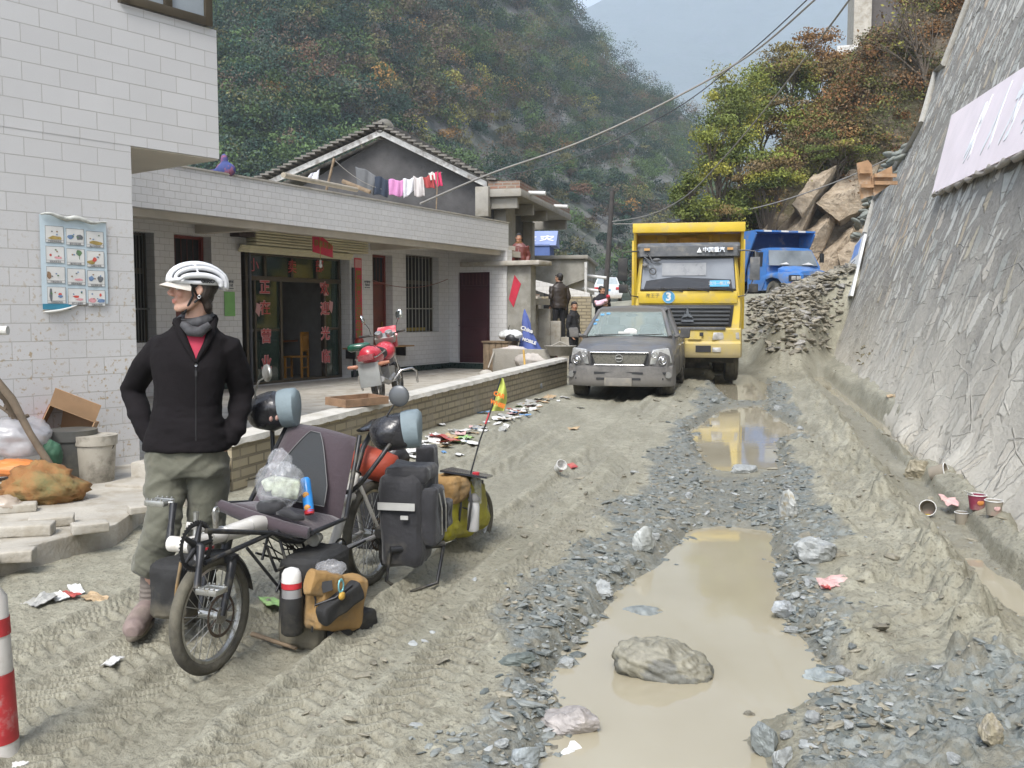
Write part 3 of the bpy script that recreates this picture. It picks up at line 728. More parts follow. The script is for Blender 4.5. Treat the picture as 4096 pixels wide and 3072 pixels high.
def cliff():
 mb = MB(); rs = random.Random(4)
 sl = [((745,292),(775,238),(815,200),(800,235),(772,285)),((770,290),(800,235),(842,200),(822,250),(798,292)),((795,290),(822,250),(862,215),(850,262),(826,292)),
          ((815,205),(850,172),(880,165),(868,205),(838,222)),((762,250),(800,205),(818,188),(806,214),(780,240)),((735,290),(752,262),(775,240),(765,268),(748,292)),
          ((838,255),(868,222),(885,236),(866,275),(845,285)),((790,205),(812,176),(836,168),(822,190),(800,215)),((826,292),(846,262),(880,262),(872,292),(850,296)),((738,262),(752,240),(768,222),(762,242),(748,262))]
 for i, pg in enumerate(sl):
  Y = 39.4 - i * .12 + rs.uniform(-.4, .4); n = len(pg)
  front = [P(a + rs.uniform(-2, 2), b + rs.uniform(-2, 2), Y + (b - 230) * .018 * -1 + (a - 800) * .012 + rs.uniform(-.5, .5)) for a, b in pg]
  bk = [p + Vector((1.6, 4.0, -.4)) for p in front]; c = sum(front, Vector()) / n + Vector((-.25, -.45, .1))
  mb.add(front + bk + [c], [(k, (k + 1) % n, 2 * n) for k in range(n)] + [(k, k + n, (k + 1) % n + n, (k + 1) % n) for k in range(n)])
 me = mb.mesh('c'); o = link('rock_cliff', me, CLIFF, kind='structure')
 md = o.modifiers.new('s', 'SUBSURF'); md.subdivision_type = 'SIMPLE'; md.levels = 4; bake(o)
 me = o.data; n = len(me.vertices); co = np.empty(n * 3, np.float32); me.vertices.foreach_get('co', co); co = co.reshape(-1, 3)
 q = fbm(co[:, 0] * 1.2 + co[:, 2] * .8, co[:, 2] * .9, co[:, 1] * 1.2, 5, 3); co[:, 1] -= .35 * q; co[:, 2] += .25 * q; me.vertices.foreach_set('co', co.ravel()); me.update()
cliff()
def rubble():
 rs = np.random.RandomState(21); out = []; cols = []; n = 0
 pts = []
 while n < 9000:
  x = rs.uniform(5.2, 11.5); y = rs.uniform(22.5, 31)
  if x - RD * y < -.4: continue
  pts.append((x, y)); n += 1
 pts = np.array(pts); z = Hgt(pts[:, 0], pts[:, 1]); k = (z > .5) & (pts[:, 0] < 8.75 + .269 * (pts[:, 1] - 26.5) + .34 * z)
 pts, z = pts[k], z[k]
 for i in range(len(pts)):
  s = .06 + .22 * rs.rand() ** 2.6
  low = z[i] < 1.1
  if (low and rs.rand() < .7) or rs.rand() < .25: continue
  V, Fq = rock_np((pts[i][0], pts[i][1], z[i] + s * .12), (s * 1.5, s, s * rs.uniform(.25, .5)), rs.randint(1e6), 7, 5, .1, (rs.uniform(-.3, .5), rs.uniform(-.5, .3), rs.uniform(0, 6.28)))
  out.append((V, Fq)); c = np.array([.27, .245, .19]) * rs.uniform(.65, 1.15) if rs.rand() < .8 else np.array([.24, .23, .21]) * rs.uniform(.7, 1.3); cols.append(np.repeat(c[None], len(V), 0))
 V, Fq = merge_np(out)
 npmesh('rubble', V, Fq, STONE, col=np.concatenate(cols), kind='stuff', label='heap of flat brown stones on the bank below the blue truck', cat='rubble')
rubble()
BARK = M('bark', (.10, .08, .06), .9, bump=.02, bsc=20)
def scrub():
 rs = np.random.RandomState(31); n = 5200
 y = 40 + 30 * rs.rand(n) ** 1.7; x = 6 + .26 * (y - 38) + 18 * rs.rand(n); xf = 6.3 + .26 * (y - 38); d = x - xf
 z = hR(x, y); px = 512 + 950 * x / y; py = 313 - (z - 1.5) / y * 950
 rocky = np.exp(-(((px - 805) / 60) ** 2 + ((py - 240) / 42) ** 2))
 k = (d > .5) & (rs.rand(n) > rocky * 1.6) & (x < 38) & ~((px > 845) & (px < 900) & (py < 55)); x, y, z, px, py = x[k], y[k], z[k], px[k], py[k]; n = len(x)
 r = rs.uniform(.4, 1.05, n)
 pal = np.array([(.13, .13, .04), (.17, .10, .045), (.19, .095, .04), (.09, .10, .04), (.14, .10, .06)])
 w_ = np.clip((px - 700) / 200, 0, 1); c = np.array([pal[rs.choice(5, p=[.5 * (1 - q) + .15 * q, .2, .05 + .12 * q, .26 * (1 - q) + .12 * q, .08 + .26 * q - .0] / np.sum([.5 * (1 - q) + .15 * q, .2, .05 + .12 * q, .26 * (1 - q) + .12 * q, .08 + .26 * q]))] for q in w_])
 v, f, cc = leafcloud(np.stack([x, y, z + r * .5], 1), np.stack([r, r, r * .8], 1), 200, .055, c * rs.uniform(.7, 1.3, (n, 1)), rs, .25)
 npmesh('hillside_scrub', v, f, LEAF, col=cc, kind='stuff', label='tangled autumn scrub covering the steep slope right of the trucks', cat='scrub')
scrub()
def tree(name, label, cat, px, py, Y, rx, rz, cols, nl=2600, leaf=.09, sparse=.0, group=None, seed=0, base_z=None, nlobe=11, lean=0):
 rs = np.random.RandomState(100 + seed); c = P(px, py, Y); rxm = rx * Y / F; rzm = rz * Y / F
 bx, by = c.x + .25 * rxm + lean, c.y + .6
 bz = float(hR(np.array([bx]), np.array([by]))[0]) if base_z is None else base_z
 t = thing(name, label, cat, (bx, by, bz), 0, group)
 o = np.array([bx, by, bz]); cc = np.array(c) - o
 lo = rs.randn(nlobe, 3); lo /= np.linalg.norm(lo, axis=1)[:, None]; lo *= rs.uniform(.35, .8, (nlobe, 1)); lo = cc[None] + lo * np.array([rxm, rxm * .8, rzm])
 R = np.stack([rs.uniform(.32, .62, nlobe) * rxm, rs.uniform(.32, .6, nlobe) * rxm, rs.uniform(.2, .42, nlobe) * rzm], 1)
 cl = np.array([cols[rs.randint(len(cols))] for _ in range(nlobe)]) * rs.uniform(.75, 1.25, (nlobe, 1))
 v, f, k = leafcloud(lo, R, nl // nlobe, leaf, cl, rs, .15)
 npmesh('crown', v, f, LEAF, t, col=k)
 mb = MB(); top = Vector(cc); L = top.length
 pts = [Vector((0, 0, -.4)), Vector((top.x * .2, top.y * .2, top.z * .3)), Vector((top.x * .6, top.y * .5, top.z * .65)), top]
 mb.tube(pts, [.05 + .012 * L, .04 + .009 * L, .04, .02], 7)
 for i in range(nlobe):
  e = Vector(lo[i]); s_ = pts[1].lerp(pts[3], rs.uniform(.1, .8)); mid = s_.lerp(e, .5) + Vector((rs.randn() * .1, rs.randn() * .1, .12))
  mb.tube([s_, mid, e], [.045, .03, .012], 5)
  for _ in range(3):
   e2 = e + Vector(rs.randn(3)) * .3 * rxm * .6; mb.tube([mid, mid.lerp(e2, .6) + Vector((0, 0, .08)), e2], [.018, .012, .005], 4)
 mb.build('trunk', BARK, t, smooth=60)
 return t
YG = [(.17, .19, .04), (.13, .155, .04), (.26, .25, .05), (.095, .12, .035)]; RU = [(.25, .145, .06), (.21, .12, .05), (.20, .16, .05)]; BR = [(.15, .11, .055), (.12, .10, .05), (.17, .12, .05)]
_tr = [('bush','yellow green bush overhanging the yellow truck body at its right end','bush',690,205,36,26,36,YG,3000,.07),
 ('bush','bright yellow green bush highest above the yellow truck, left edge of the slope','bush',716,150,39,36,44,YG,4200,.08),
 ('bush','olive bush just above the tilted rock slabs','bush',765,180,38,44,34,YG+BR,3600,.08),
 ('tree','tall leafy green tree forming the left skyline of the slope','tree',757,103,45,44,38,YG+BR[:1],3800,.10),
 ('tree','rust coloured tree reaching highest below the white hillside house','tree',812,62,50,48,34,RU,3600,.11),
 ('tree','russet tree spreading in front of the hillside house terrace','tree',852,78,49,38,30,RU+BR,2800,.11),
 ('tree','brown orange tree in the middle of the slope under the cables','tree',800,120,44,44,30,RU+BR+YG[:1],3000,.09),
 ('bush','dark brown thicket at the middle height near the stone wall','bush',862,135,42,48,34,BR+RU[:1],3400,.08),
 ('bush','green bush hanging over the top of the rock slabs','bush',835,150,40,38,16,YG[1:]+BR,2000,.07),
 ('bush','low yellowing bush rooted left of the rock slabs','bush',722,222,37,30,24,YG+BR,2200,.07),
 ('bush','yellow green bush in the middle of the left skyline','bush',735,115,42,40,50,YG,3800,.08),
 ('bush','broad green bush between the blue truck and the skyline','bush',742,205,39.5,36,26,YG,3600,.08),
 ('bush','low bright bush at the foot of the slope behind the yellow truck','bush',705,245,37,30,26,YG,2600,.07),
 ('bush','olive thicket below the rust coloured tree','bush',790,80,46,40,34,YG+BR,3400,.09),
 ('bush','brown bush filling the gap between the trees and the stone wall','bush',905,95,44,36,34,BR,2600,.08)]
for i, a in enumerate(_tr): tree(*a[:9], nl=int(a[9] * 2.6), leaf=a[10] * .62, seed=i, nlobe=20)
tree('bare_tree', 'nearly bare dark tree standing beside the top edge of the stone wall', 'tree', 912, 28, 40, 52, 50, [(.20, .19, .05), (.16, .1, .05)], nl=420, leaf=.07, seed=40, nlobe=22, lean=.6)
# ================================================================ BUILDINGS
WTILE = tile_mat('white_tile_large', (.56, .558, .558), (.525, .522, .522), .30, .144, .003, (.38, .37, .35), stain=.9, r=.35, seedoff=.02, zst=(1.2, 2.6))
STILE = tile_mat('white_tile_small', (.62, .615, .60), (.58, .575, .565), .20, .105, .0035, (.38, .37, .34), stain=.15, r=.35)
CONC = M('concrete', (.30, .285, .25), .9, var=.2, sc=2, bump=.01, bsc=30, dirt=.5, dc=(.20, .18, .14), dsc=2)
CONCL = M('pale_concrete', (.40, .375, .325), .9, var=.14, sc=3, bump=.006, bsc=40, dirt=.55, dc=(.27, .24, .185), dsc=4)
PLAST = M('render_grey', (.070, .068, .068), .95, var=.35, sc=1.4, bump=.01, bsc=18, dirt=.3, dc=(.045, .043, .04))
SOFF = M('soffit', (.52, .48, .41), .9, var=.12, sc=2)
WHITE = M('white_paint', (.62, .62, .60), .7, var=.12, sc=3, dirt=.35, dc=(.30, .27, .22))
BRICK = brick_mat('mud_brick', (.36, .31, .21), (.29, .25, .17), (.17, .145, .10), .24, .085, .012, .7)
RBRICK = brick_mat('red_brick', (.24, .12, .08), (.20, .14, .10), (.25, .23, .20), .24, .085, .014, .5)
WOOD = M('old_wood', (.19, .14, .09), .85, var=.35, sc=9, bump=.006, bsc=30)
ALU = M('bronze_frame', (.085, .070, .048), .45, met=.5, var=.15)
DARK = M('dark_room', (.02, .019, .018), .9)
BLK = M('black_paint', (.02, .02, .022), .4)
RED = M('red_paper', (.50, .03, .06), .7, var=.15, sc=5)
PAPER = M('white_paper', (.60, .60, .58), .8, var=.08)
GREEN = M('green_paper', (.20, .42, .14), .8)
def walls(mb, x0, x1, z0, z1, y0, y1, ops):
 xs = sorted({x0, x1, *[min(max(a, x0), x1) for o in ops for a in o[:2]]})
 for a, b in zip(xs, xs[1:]):
  if b - a < 1e-4: continue
  mid = (a + b) / 2; cut = sorted([(o[2], o[3]) for o in ops if o[0] < mid < o[1]]); z = z0
  for c0, c1 in cut:
   if c0 > z + 1e-4: mb.bb(a, b, y0, y1, z, c0)
   z = c1
  if z < z1 - 1e-4: mb.bb(a, b, y0, y1, z, z1)
def dd(x, y): return Dp(x, y)
# ---- large tiled house at the left
BF = Frame((-3.24, 8.2), math.atan2(.796, .605))
PLZ = .2
bh = thing('tiled_house', 'tall white tiled house filling the left edge with an overhanging upper floor', 'house', BF.p0, BF.a)
mb = MB(); mb.bb(-7, 0, 0, 5, -.1, 2.94); mb.build('wall', WTILE, bh)
wx, wz = BF.hit(219, 159); _, wtop = BF.hit(218, 31)
mb = MB(); mb.bb(-7, wx, -.003, 5.2, wz, wtop); mb.build('upper_floor', WTILE, bh)
mb = MB(); mb.bb(.003, wx - .003, .01, 5.2, wz - .012, wz - .002); mb.build('soffit', SOFF, bh)
s0, _ = BF.hit(*dd(256, 0)); s1, _ = BF.hit(*dd(452, 50))
mb = MB(); mb.bb(-7, wx - .02, .35, 5.1, wtop + .002, wtop + 1.6); mb.build('upper_wall', WTILE, bh)
def window(frame_parent, x0, x1, z0, z1, y, mats, nx=2, fw=.05, name='window', glassm=None, depth=.06):
 mb = MB(); mb.bb(x0, x0 + fw, y - depth, y, z0, z1); mb.bb(x1 - fw, x1, y - depth, y, z0, z1); mb.bb(x0 + fw, x1 - fw, y - depth, y, z0, z0 + fw); mb.bb(x0 + fw, x1 - fw, y - depth, y, z1 - fw, z1)
 for i in range(1, nx):
  xm = x0 + (x1 - x0) * i / nx; mb.bb(xm - fw / 2, xm + fw / 2, y - depth, y, z0 + fw, z1 - fw)
 o = mb.build(name, mats, frame_parent, bevel=.004)
 g = MB(); g.bb(x0 + fw, x1 - fw, y - depth * .55, y - depth * .45, z0 + fw, z1 - fw); g.build('pane', glassm, o)
 return o
SKYG = glass('sky_glass', (.30, .34, .37), .9, .08, .9)
window(bh, s0 + .0, wx - .06, wtop + .01, wtop + 1.3, .02, ALU, 2, .075, glassm=SKYG)
def poster():
 a = BF.hit(*dd(85, 460)); b = BF.hit(*dd(226, 478)); c = BF.hit(*dd(232, 660)); d = BF.hit(*dd(88, 678))
 x0, x1 = (a[0] + d[0]) / 2, (b[0] + c[0]) / 2; z1 = (a[1] + b[1]) / 2; z0 = (c[1] + d[1]) / 2
 W, Hh = x1 - x0, z1 - z0
 t = thing('poster', 'pale blue torn poster of twelve small pictures pasted on the tiled house', 'poster', BF.w(x0, -.012, z0), BF.a)
 n = 16; top = [Hh + .012 * math.sin(i * .9) - (.03 * i / n if i > 5 else 0) for i in range(n + 1)]; bot = [.0 if i < 6 else .012 * (i - 5) if i < 11 else .05 + .006 * math.sin(i * 2) for i in range(n + 1)]
 mb = MB(); vs = [(W * i / n, -.002 - .004 * abs(math.sin(i)), bot[i]) for i in range(n + 1)] + [(W * i / n, -.002 - .003 * abs(math.sin(i * 1.3)), top[i]) for i in range(n + 1)]
 mb.add(vs, [(i, i + 1, i + n + 2, i + n + 1) for i in range(n)]); mb.build('sheet', M('poster_blue', (.46, .55, .60), .6, var=.06), t, smooth=60)
 mb = MB(); pts = [(W * i / n, -.012 - .02 * (.5 + .5 * math.sin(i * .7)), top[i] - .004 * i / n) for i in range(n + 1)]; mb.tube(pts, [.006 + .014 * math.sin(min(3.1, i / n * 3.3)) ** 1 for i in range(n + 1)], 7); mb.build('curled_edge', M('torn_paper', (.42, .43, .40), .8, var=.3, sc=20), t, smooth=80)
 mb = MB(); mb.tube([(W * (.0 + .5 * i / 6), -.012, -.02 + .055 * (i / 6) ** 2) for i in range(7)], [.004, .012, .013, .012, .01, .008, .003], 6); mb.build('curled_edge', M('curl_white', (.55, .55, .52), .8), t, smooth=80)
 mb = MB(); mb.bb(.0, W * .42, -.0075, -.006, .0, .045); mb.build('teal_strip', M('teal_print', (.035, .20, .30), .6), t)
 FR = M('print_line', (.12, .12, .13), .8)
 rs = random.Random(3); pm = [M('print_' + k, c, .8, var=.25, sc=30) for k, c in (('ochre', (.34, .25, .08)), ('blue', (.14, .22, .36)), ('grey', (.13, .14, .15)), ('pink', (.60, .30, .32)), ('green', (.10, .18, .09)), ('red', (.50, .08, .06)), ('brown', (.26, .17, .10)))]
 caps = ['严禁携带危险品', '爱护公路设施', '禁止乱倒垃圾', '讲究清洁卫生', '保护树木花草', '注意防火安全', '不要乱挖乱采', '邻里和睦相处', '安全驾驶车辆', '注意高压电线', '遵守交通规则', '共建美好家园']
 for r_ in range(4):
  for c_ in range(3):
   cx = W * (.205 + .305 * c_); cz = Hh * (.80 - .215 * r_) - .01 * c_; w2, h2 = W * .135, Hh * .088
   mb = MB(); mb.mat(0).bb(cx - w2, cx + w2, -.0085, -.0065, cz - h2, cz + h2)
   mb.mat(1)
   for q in ((cx - w2, cx + w2, cz + h2 - .002, cz + h2), (cx - w2, cx + w2, cz - h2, cz - h2 + .002), (cx - w2, cx + w2, cz - h2 * .70, cz - h2 * .70 + .0015), (cx - w2, cx - w2 + .002, cz - h2, cz + h2), (cx + w2 - .002, cx + w2, cz - h2, cz + h2)): mb.bb(q[0], q[1], -.0095, -.0086, q[2], q[3])
   k = r_ * 3 + c_
   def blob(mi, x, z, rx, rz, y=-.0098):
    mb.mat(mi + 2); pts = [(cx + x * w2 + rx * w2 * math.cos(a) * (1 + .25 * rs.uniform(-1, 1)), cz + z * h2 + rz * h2 * math.sin(a) * (1 + .3 * rs.uniform(-1, 1))) for a in [i * .698 for i in range(9)]]
    mb.prism(pts, y, y + .0009)
   if k in (0, 2, 5): blob(0, .1 if k != 5 else -.5, -.42, .75 if k != 5 else .45, .25)
   if k in (1, 8): blob(1, -.55, .0, .35, .28); blob(2, .5, -.05, .4, .35, -.0101)
   if k == 4: blob(4, .4, .5, .33, .33); mb.bb(cx + .38 * w2, cx + .44 * w2, -.0101, -.0091, cz - .3 * h2, cz + .3 * h2)
   if k == 5: blob(5, -.1, -.1, .28, .28, -.0101)
   if k == 9: blob(2, -.6, .1, .18, .75); blob(5, .4, .1, .18, .2); blob(1, .4, -.15, .25, .18, -.0101)
   if k == 6: blob(6, -.75, -.1, .25, .45)
   if k == 10: blob(5, -.1, -.0, .35, .16)
   if k == 11: blob(5, .45, .4, .14, .22); blob(1, .55, -.35, .45, .28); blob(3, -.5, -.3, .4, .33, -.0101)
   if k in (3, 7, 10): blob(3, .3, -.35, .45, .16, -.0103)
   if k == 3: blob(5, -.5, -.05, .14, .16)
   for _ in range(3): blob(rs.choice([1, 2, 4, 6]), rs.uniform(-.6, .6), rs.uniform(-.2, .6), .10, .09, -.0105)
   f = mb.build('picture', [PAPER, FR] + pm, t)
   text(caps[k], h2 * .24, TM((cx, -.0096, cz - h2 * .86), (1, 0, 0), (0, 0, 1)), f, FR, 'caption', .0003)
poster()
gpl = [G(*dd(-60, 1240), PLZ), G(*dd(0, 1195), PLZ), G(*dd(250, 1132), PLZ), G(*dd(318, 1085), PLZ), G(*dd(420, 1050), PLZ), G(*dd(500, 1005), PLZ)]
pl = [(p.x, p.y) for p in gpl] + [(-1.9, 8.14), (-3.35, 13), (-6, 13), (-12, 6), (-6, 3)]
def slabpoly(name, pts, z0, z1, m, label=None, cat=None, kind=None, nz=.0):
 mb = MB(); mb.prism(pts, z0, z1, 'z'); o = mb.build(name, m, None, bevel=.012, label=label, cat=cat, kind=kind); return o
slabpoly('platform', pl, -.2, PLZ, CONCL, kind='structure')
def block(name, label, cat, c, d, rz, m, seed, group=None, tilt=(0, 0)):
 mb = MB(); mb.box((0, 0, d[2] / 2), d)
 me = mb.mesh(name); o = link(name, me, m, None, label=label, cat=cat, group=group)
 md = o.modifiers.new('b', 'BEVEL'); md.width = min(d) * .16; md.segments = 3; md2 = o.modifiers.new('s', 'SUBSURF'); md2.subdivision_type = 'SIMPLE'; md2.levels = 2; bake(o)
 me = o.data; n = len(me.vertices); co = np.empty(n * 3, np.float32); me.vertices.foreach_get('co', co); co = co.reshape(-1, 3)
 q = fbm(co[:, 0] * 14 + seed * 3, co[:, 1] * 14, co[:, 2] * 14, 3); co += (q * min(d) * .09)[:, None]; me.vertices.foreach_set('co', co.ravel()); me.update()
 me.polygons.foreach_set('use_smooth', [True] * len(me.polygons))
 o.location = c; o.rotation_euler = (tilt[0], tilt[1], rz); return o
_bl = [((60,1155),(.34,.17,.11),'long pale block on the ledge, at the very left of the row'),((112,1135),(.30,.17,.10),'pale flat block second from the left on the ledge'),((195,1150),(.24,.13,.10),'short grey block at the right end of the ledge row'),((20,1190),(.30,.16,.11),'pale block on the front lip of the ledge, lower left'),((40,1105),(.26,.13,.09),'grey block lying flat before the orange sack'),((303,1108),(.17,.13,.08),'small tan block beside the cyclist, at the platform corner')]
for i, (p, d, lb) in enumerate(_bl):
 q = G(*dd(*p), PLZ); block('stone_block', lb, 'block', (q.x, q.y, PLZ + (.0 if i != 3 else -.06)), (d[0] * .85, d[1] * .85, d[2] * .62), .25 + .15 * (i % 3), CONCL, i)
for i, (p, d) in enumerate([((25,1215),(.30,.2,.16)),((70,1190),(.3,.2,.14))]):
 q = G(*dd(*p), .05); block('stone_block', ['rough block under the ledge at the far left','rough rounded block under the ledge, second one'][i], 'block', (q.x, q.y, .0), d, .3, CONC, 20 + i)
# ---- restaurant building with porch
SF = Frame((-4.8, 17.4), math.atan2(.878, .478)); FLZ = .15
def sh(x, y, off=0): return SF.hit(*dd(x, y), off)
s_in = sh(970, 700)[0]
sp = thing('restaurant', 'single storey white tiled restaurant with a long porch roof and glass doors', 'house', (SF.p0.x, SF.p0.y, 0), SF.a)
ow1 = (-9 + sh(283, 600)[0] * 0 + sh(250, 600)[0] + 9, sh(335, 600)[0], sh(335, 740)[1], sh(335, 503)[1])
od1 = (sh(378, 600)[0], sh(458, 600)[0], FLZ, sh(458, 512)[1])
osh = (sh(523, 700)[0], sh(757, 700)[0], FLZ, 2.75)
od2 = (sh(805, 600)[0], sh(848, 600)[0], FLZ, sh(848, 552)[1])
ow2 = (sh(877, 600)[0], sh(948, 600)[0], sh(948, 716)[1], sh(948, 556)[1])
ROOFZ = 3.0
mb = MB(); walls(mb, -9, s_in, 0, ROOFZ, 0, .28, [ow1, od1, osh, od2, ow2]); mb.bb(-9, s_in, 5, 5.2, 0, ROOFZ); mb.build('wall', STILE, sp)
mb = MB()
for a, b in ((od1[1] + .6, osh[0] - .12), (osh[1] + .12, od2[0] - .1)): mb.bb(a, a + .1, .29, 4.9, 0, ROOFZ - .02) if b > a else None
mb.bb(osh[0] - .4, osh[0] - .3, .29, 4.9, 0, ROOFZ - .02); mb.bb(osh[1] + .35, osh[1] + .45, .29, 4.9, 0, ROOFZ - .02); mb.bb(-9, s_in, 4.8, 4.9, 0, ROOFZ - .02)
mb.build('inner_wall', M('room_wall', (.26, .25, .23), .9), sp)
mb = MB(); mb.bb(-9, s_in + .5, -.98 - .6, 5.2, ROOFZ - .001, ROOFZ + .10); mb.build('ceiling', SOFF, sp)
FO = -1.6
a0 = SF.hit(130, 210, FO); a1 = SF.hit(508.5, 250, FO); at = SF.hit(508.5, 227, FO); al = SF.hit(194, 163.5, FO)
fx0 = -9.5; fx1 = a1[0]; fzb = a1[1] - .02; fzt = (at[1] + al[1]) / 2
mb = MB(); mb.bb(fx0, fx1, FO, FO + .14, fzb, fzt); mb.bb(fx1 - .14, fx1, FO + .14, 1.6, fzb, fzt); fa = mb.build('parapet', STILE, sp)
mb = MB(); mb.bb(fx0, fx1 + .02, FO - .02, FO + .17, fzt + .002, fzt + .03); mb.build('coping', CONCL, fa)
mb = MB()
for dx in (432, 806):
 s_ = sh(dx, 560)[0]; mb.bb(s_ - .10, s_ + .10, FO + .305, -.003, 2.85, ROOFZ - .003)
mb.bb(-9, s_in + 1.0, FO + .145, FO + .3, 2.86, ROOFZ - .003)
mb.build('porch_beam', SOFF, sp)
mb = MB()
for a, b in ((ow1[1], od1[0]), (od1[1], osh[0]), (osh[1], od2[0]), (od2[1], s_in)): mb.bb(a, b, -.015, -.001, FLZ, FLZ + .13)
mb.build('skirting', M('dark_green_marble', (.015, .03, .025), .3, var=.4, sc=20), sp)
wl = 1.16 / 1.0; wlen = (Vector((-.36, 23.1)) - Vector((-1.38, 23.7))).length
WF = Frame(tuple(SF.w(s_in, 0, 0)[:2]), SF.a - math.pi / 2)
def wh(x, y, off=0): return WF.hit(*dd(x, y), off)
od3 = (wh(989, 700)[0], wh(1058, 700)[0], FLZ + .14, wh(1058, 587)[1]); we = wh(1077, 700)[0]
wing = thing('porch_wing', 'white tiled return wall with a maroon steel door at the porch end', 'wall', (WF.p0.x, WF.p0.y, 0), WF.a)
mb = MB(); walls(mb, .002, we + .22, 0, 2.99, 0, .26, [od3]); mb.build('wall', STILE, wing)
mb = MB(); mb.bb(.01, od3[0], -.015, -.001, FLZ, FLZ + .14); mb.bb(od3[0], od3[1], -.06, .2, FLZ, FLZ + .138); mb.bb(od3[1], we + .22, -.015, -.001, FLZ, FLZ + .14); mb.build('skirting', bpy.data.materials['dark_green_marble'], wing)
MAROON = M('maroon_steel', (.050, .012, .016), .45, var=.1)
mb = MB(); mb.bb(od3[0], od3[1], .08, .12, od3[2], od3[3]);
zt = od3[3] - .32; mb.bb(od3[0] + .05, od3[1] - .05, .05, .079, zt - .05, zt)
for u in (0, 1): mb.bb(od3[0] + .12, od3[1] - .12, .062, .079, od3[2] + .12 + u * .95, od3[2] + .85 + u * .95)
door = mb.build('door', MAROON, wing, bevel=.01)
mb = MB()
for i in range(8): x = od3[0] + .1 + (od3[1] - od3[0] - .2) * i / 7; mb.cyl((x, .06, zt + .02), (x, .06, od3[3] - .03), .008, n=6)
mb.build('grille', M('grille_red', (.09, .03, .03), .5), door)
mb = MB(); mb.bb(od3[1] - .96, od3[1] - .92, .035, .06, 1.05, 1.35); mb.cyl((od3[1] - .94, .03, 1.2), (od3[1] - .86, .03, 1.2), .01); mb.build('handle', M('steel', (.5, .5, .5), .3, met=.9), door)
ge = wh(1145, 700)[0]; gz = wh(1145, 573)[1]
gw = thing('grey_end_wall', 'stained grey concrete wall topped by a white coping right of the maroon door', 'wall', (WF.p0.x, WF.p0.y, 0), WF.a)
GREYW = M('stained_render', (.30, .29, .255), .9, var=.22, sc=2.2, bump=.006, bsc=25, dirt=.55, dc=(.17, .16, .125), dsc=1.6)
mb = MB(); mb.bb(we + .225, ge, .03, .29, 0, gz); mb.build('wall', GREYW, gw)
mb = MB(); mb.bb(.4, ge + .3, -.15, .55, gz + .002, gz + .11); mb.build('coping', CONCL, gw, bevel=.02)
rp = [wh(1110, 594, -.01), wh(1124, 613, -.01), wh(1108, 664, -.01), wh(1098, 646, -.01)]
mb = MB(); mb.prism([(p[0], p[1]) for p in rp], .018, .024); o = mb.build('paper_strip', RED, None, label='red diamond-ended paper strip on the grey end wall', cat='banner'); o.location = (WF.p0.x, WF.p0.y, 0); o.rotation_euler = (0, 0, WF.a)
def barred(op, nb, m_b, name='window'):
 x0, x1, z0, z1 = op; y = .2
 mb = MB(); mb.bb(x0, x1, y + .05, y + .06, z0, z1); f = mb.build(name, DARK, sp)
 mb = MB(); fw = .05; mb.bb(x0, x0 + fw, y, y + .045, z0, z1); mb.bb(x1 - fw, x1, y, y + .045, z0, z1); mb.bb(x0, x1, y + .001, y + .044, z1 - .04, z1); mb.bb(x0, x1, y - .01, y + .03, z0 + (z1 - z0) * .63, z0 + (z1 - z0) * .68); mb.bb(x0, x1, y, y + .044, z0, z0 + .03)
 mb.build('frame', ALU, f)
 mb = MB(); mb.bb(x0 + .1, x1 - .3, y - .0, y + .03, z0 + .03, z0 + .10); mb.build('lower_rail', M('yellow_rail', (.30, .22, .03), .5), f)
 mb = MB()
 for i in range(nb): x = x0 + .04 + (x1 - x0 - .08) * i / (nb - 1); mb.cyl((x, y - .04, z0), (x, y - .04, z1), .009, n=6)
 mb.bb(x0, x1, y - .055, y - .045, z0 + (z1 - z0) * .30, z0 + (z1 - z0) * .31 + .01)
 mb.build('bars', m_b, f)
BAR = M('bars_pale', (.34, .33, .28), .5, met=.5)
barred(ow2, 10, BAR); barred(ow1, 12, M('bars_dark', (.12, .12, .11), .5))
WDR = M('red_brown_door', (.13, .035, .022), .5, var=.2, sc=8)
def woodd(op, name='door'):
 x0, x1, z0, z1 = op; y = .22; zt = z1 - .62 * (z1 > 1)
 mb = MB(); mb.bb(x0 + .05, x1 - .05, y, y + .04, z0, zt - .03);
 for u in (0, 1): mb.bb(x0 + .14, x1 - .14, y - .015, y - .001, z0 + .15 + u * .8, z0 + .8 + u * .8)
 d = mb.build(name, WDR, sp, bevel=.006)
 mb = MB(); mb.bb(x0, x0 + .05, y - .03, y + .06, z0, z1); mb.bb(x1 - .05, x1, y - .03, y + .06, z0, z1); mb.bb(x0 + .05, x1 - .05, y - .03, y + .06, z1 - .05, z1); mb.bb(x0 + .05, x1 - .05, y - .03, y + .06, zt - .03, zt + .03); mb.build('frame', M('door_frame_red', (.16, .03, .02), .5) if 'door_frame_red' not in bpy.data.materials else bpy.data.materials['door_frame_red'], d)
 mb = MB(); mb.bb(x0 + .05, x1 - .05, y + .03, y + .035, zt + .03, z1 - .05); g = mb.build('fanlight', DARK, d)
 mb = MB()
 for i in range(6): mb.cyl((x0 + .08 + (x1 - x0 - .16) * i / 5, y, zt + .03), (x0 + .08 + (x1 - x0 - .16) * i / 5, y, z1 - .05), .006, n=5)
 mb.build('grille', WDR, d)
 mb = MB(); mb.bb(x1 - .17, x1 - .14, y - .04, y - .016, 1.0, 1.3); mb.build('handle', M('brass', (.35, .22, .08), .35, met=.8) if 'brass' not in bpy.data.materials else bpy.data.materials['brass'], d)
woodd(od1); woodd(od2)
gy = .24
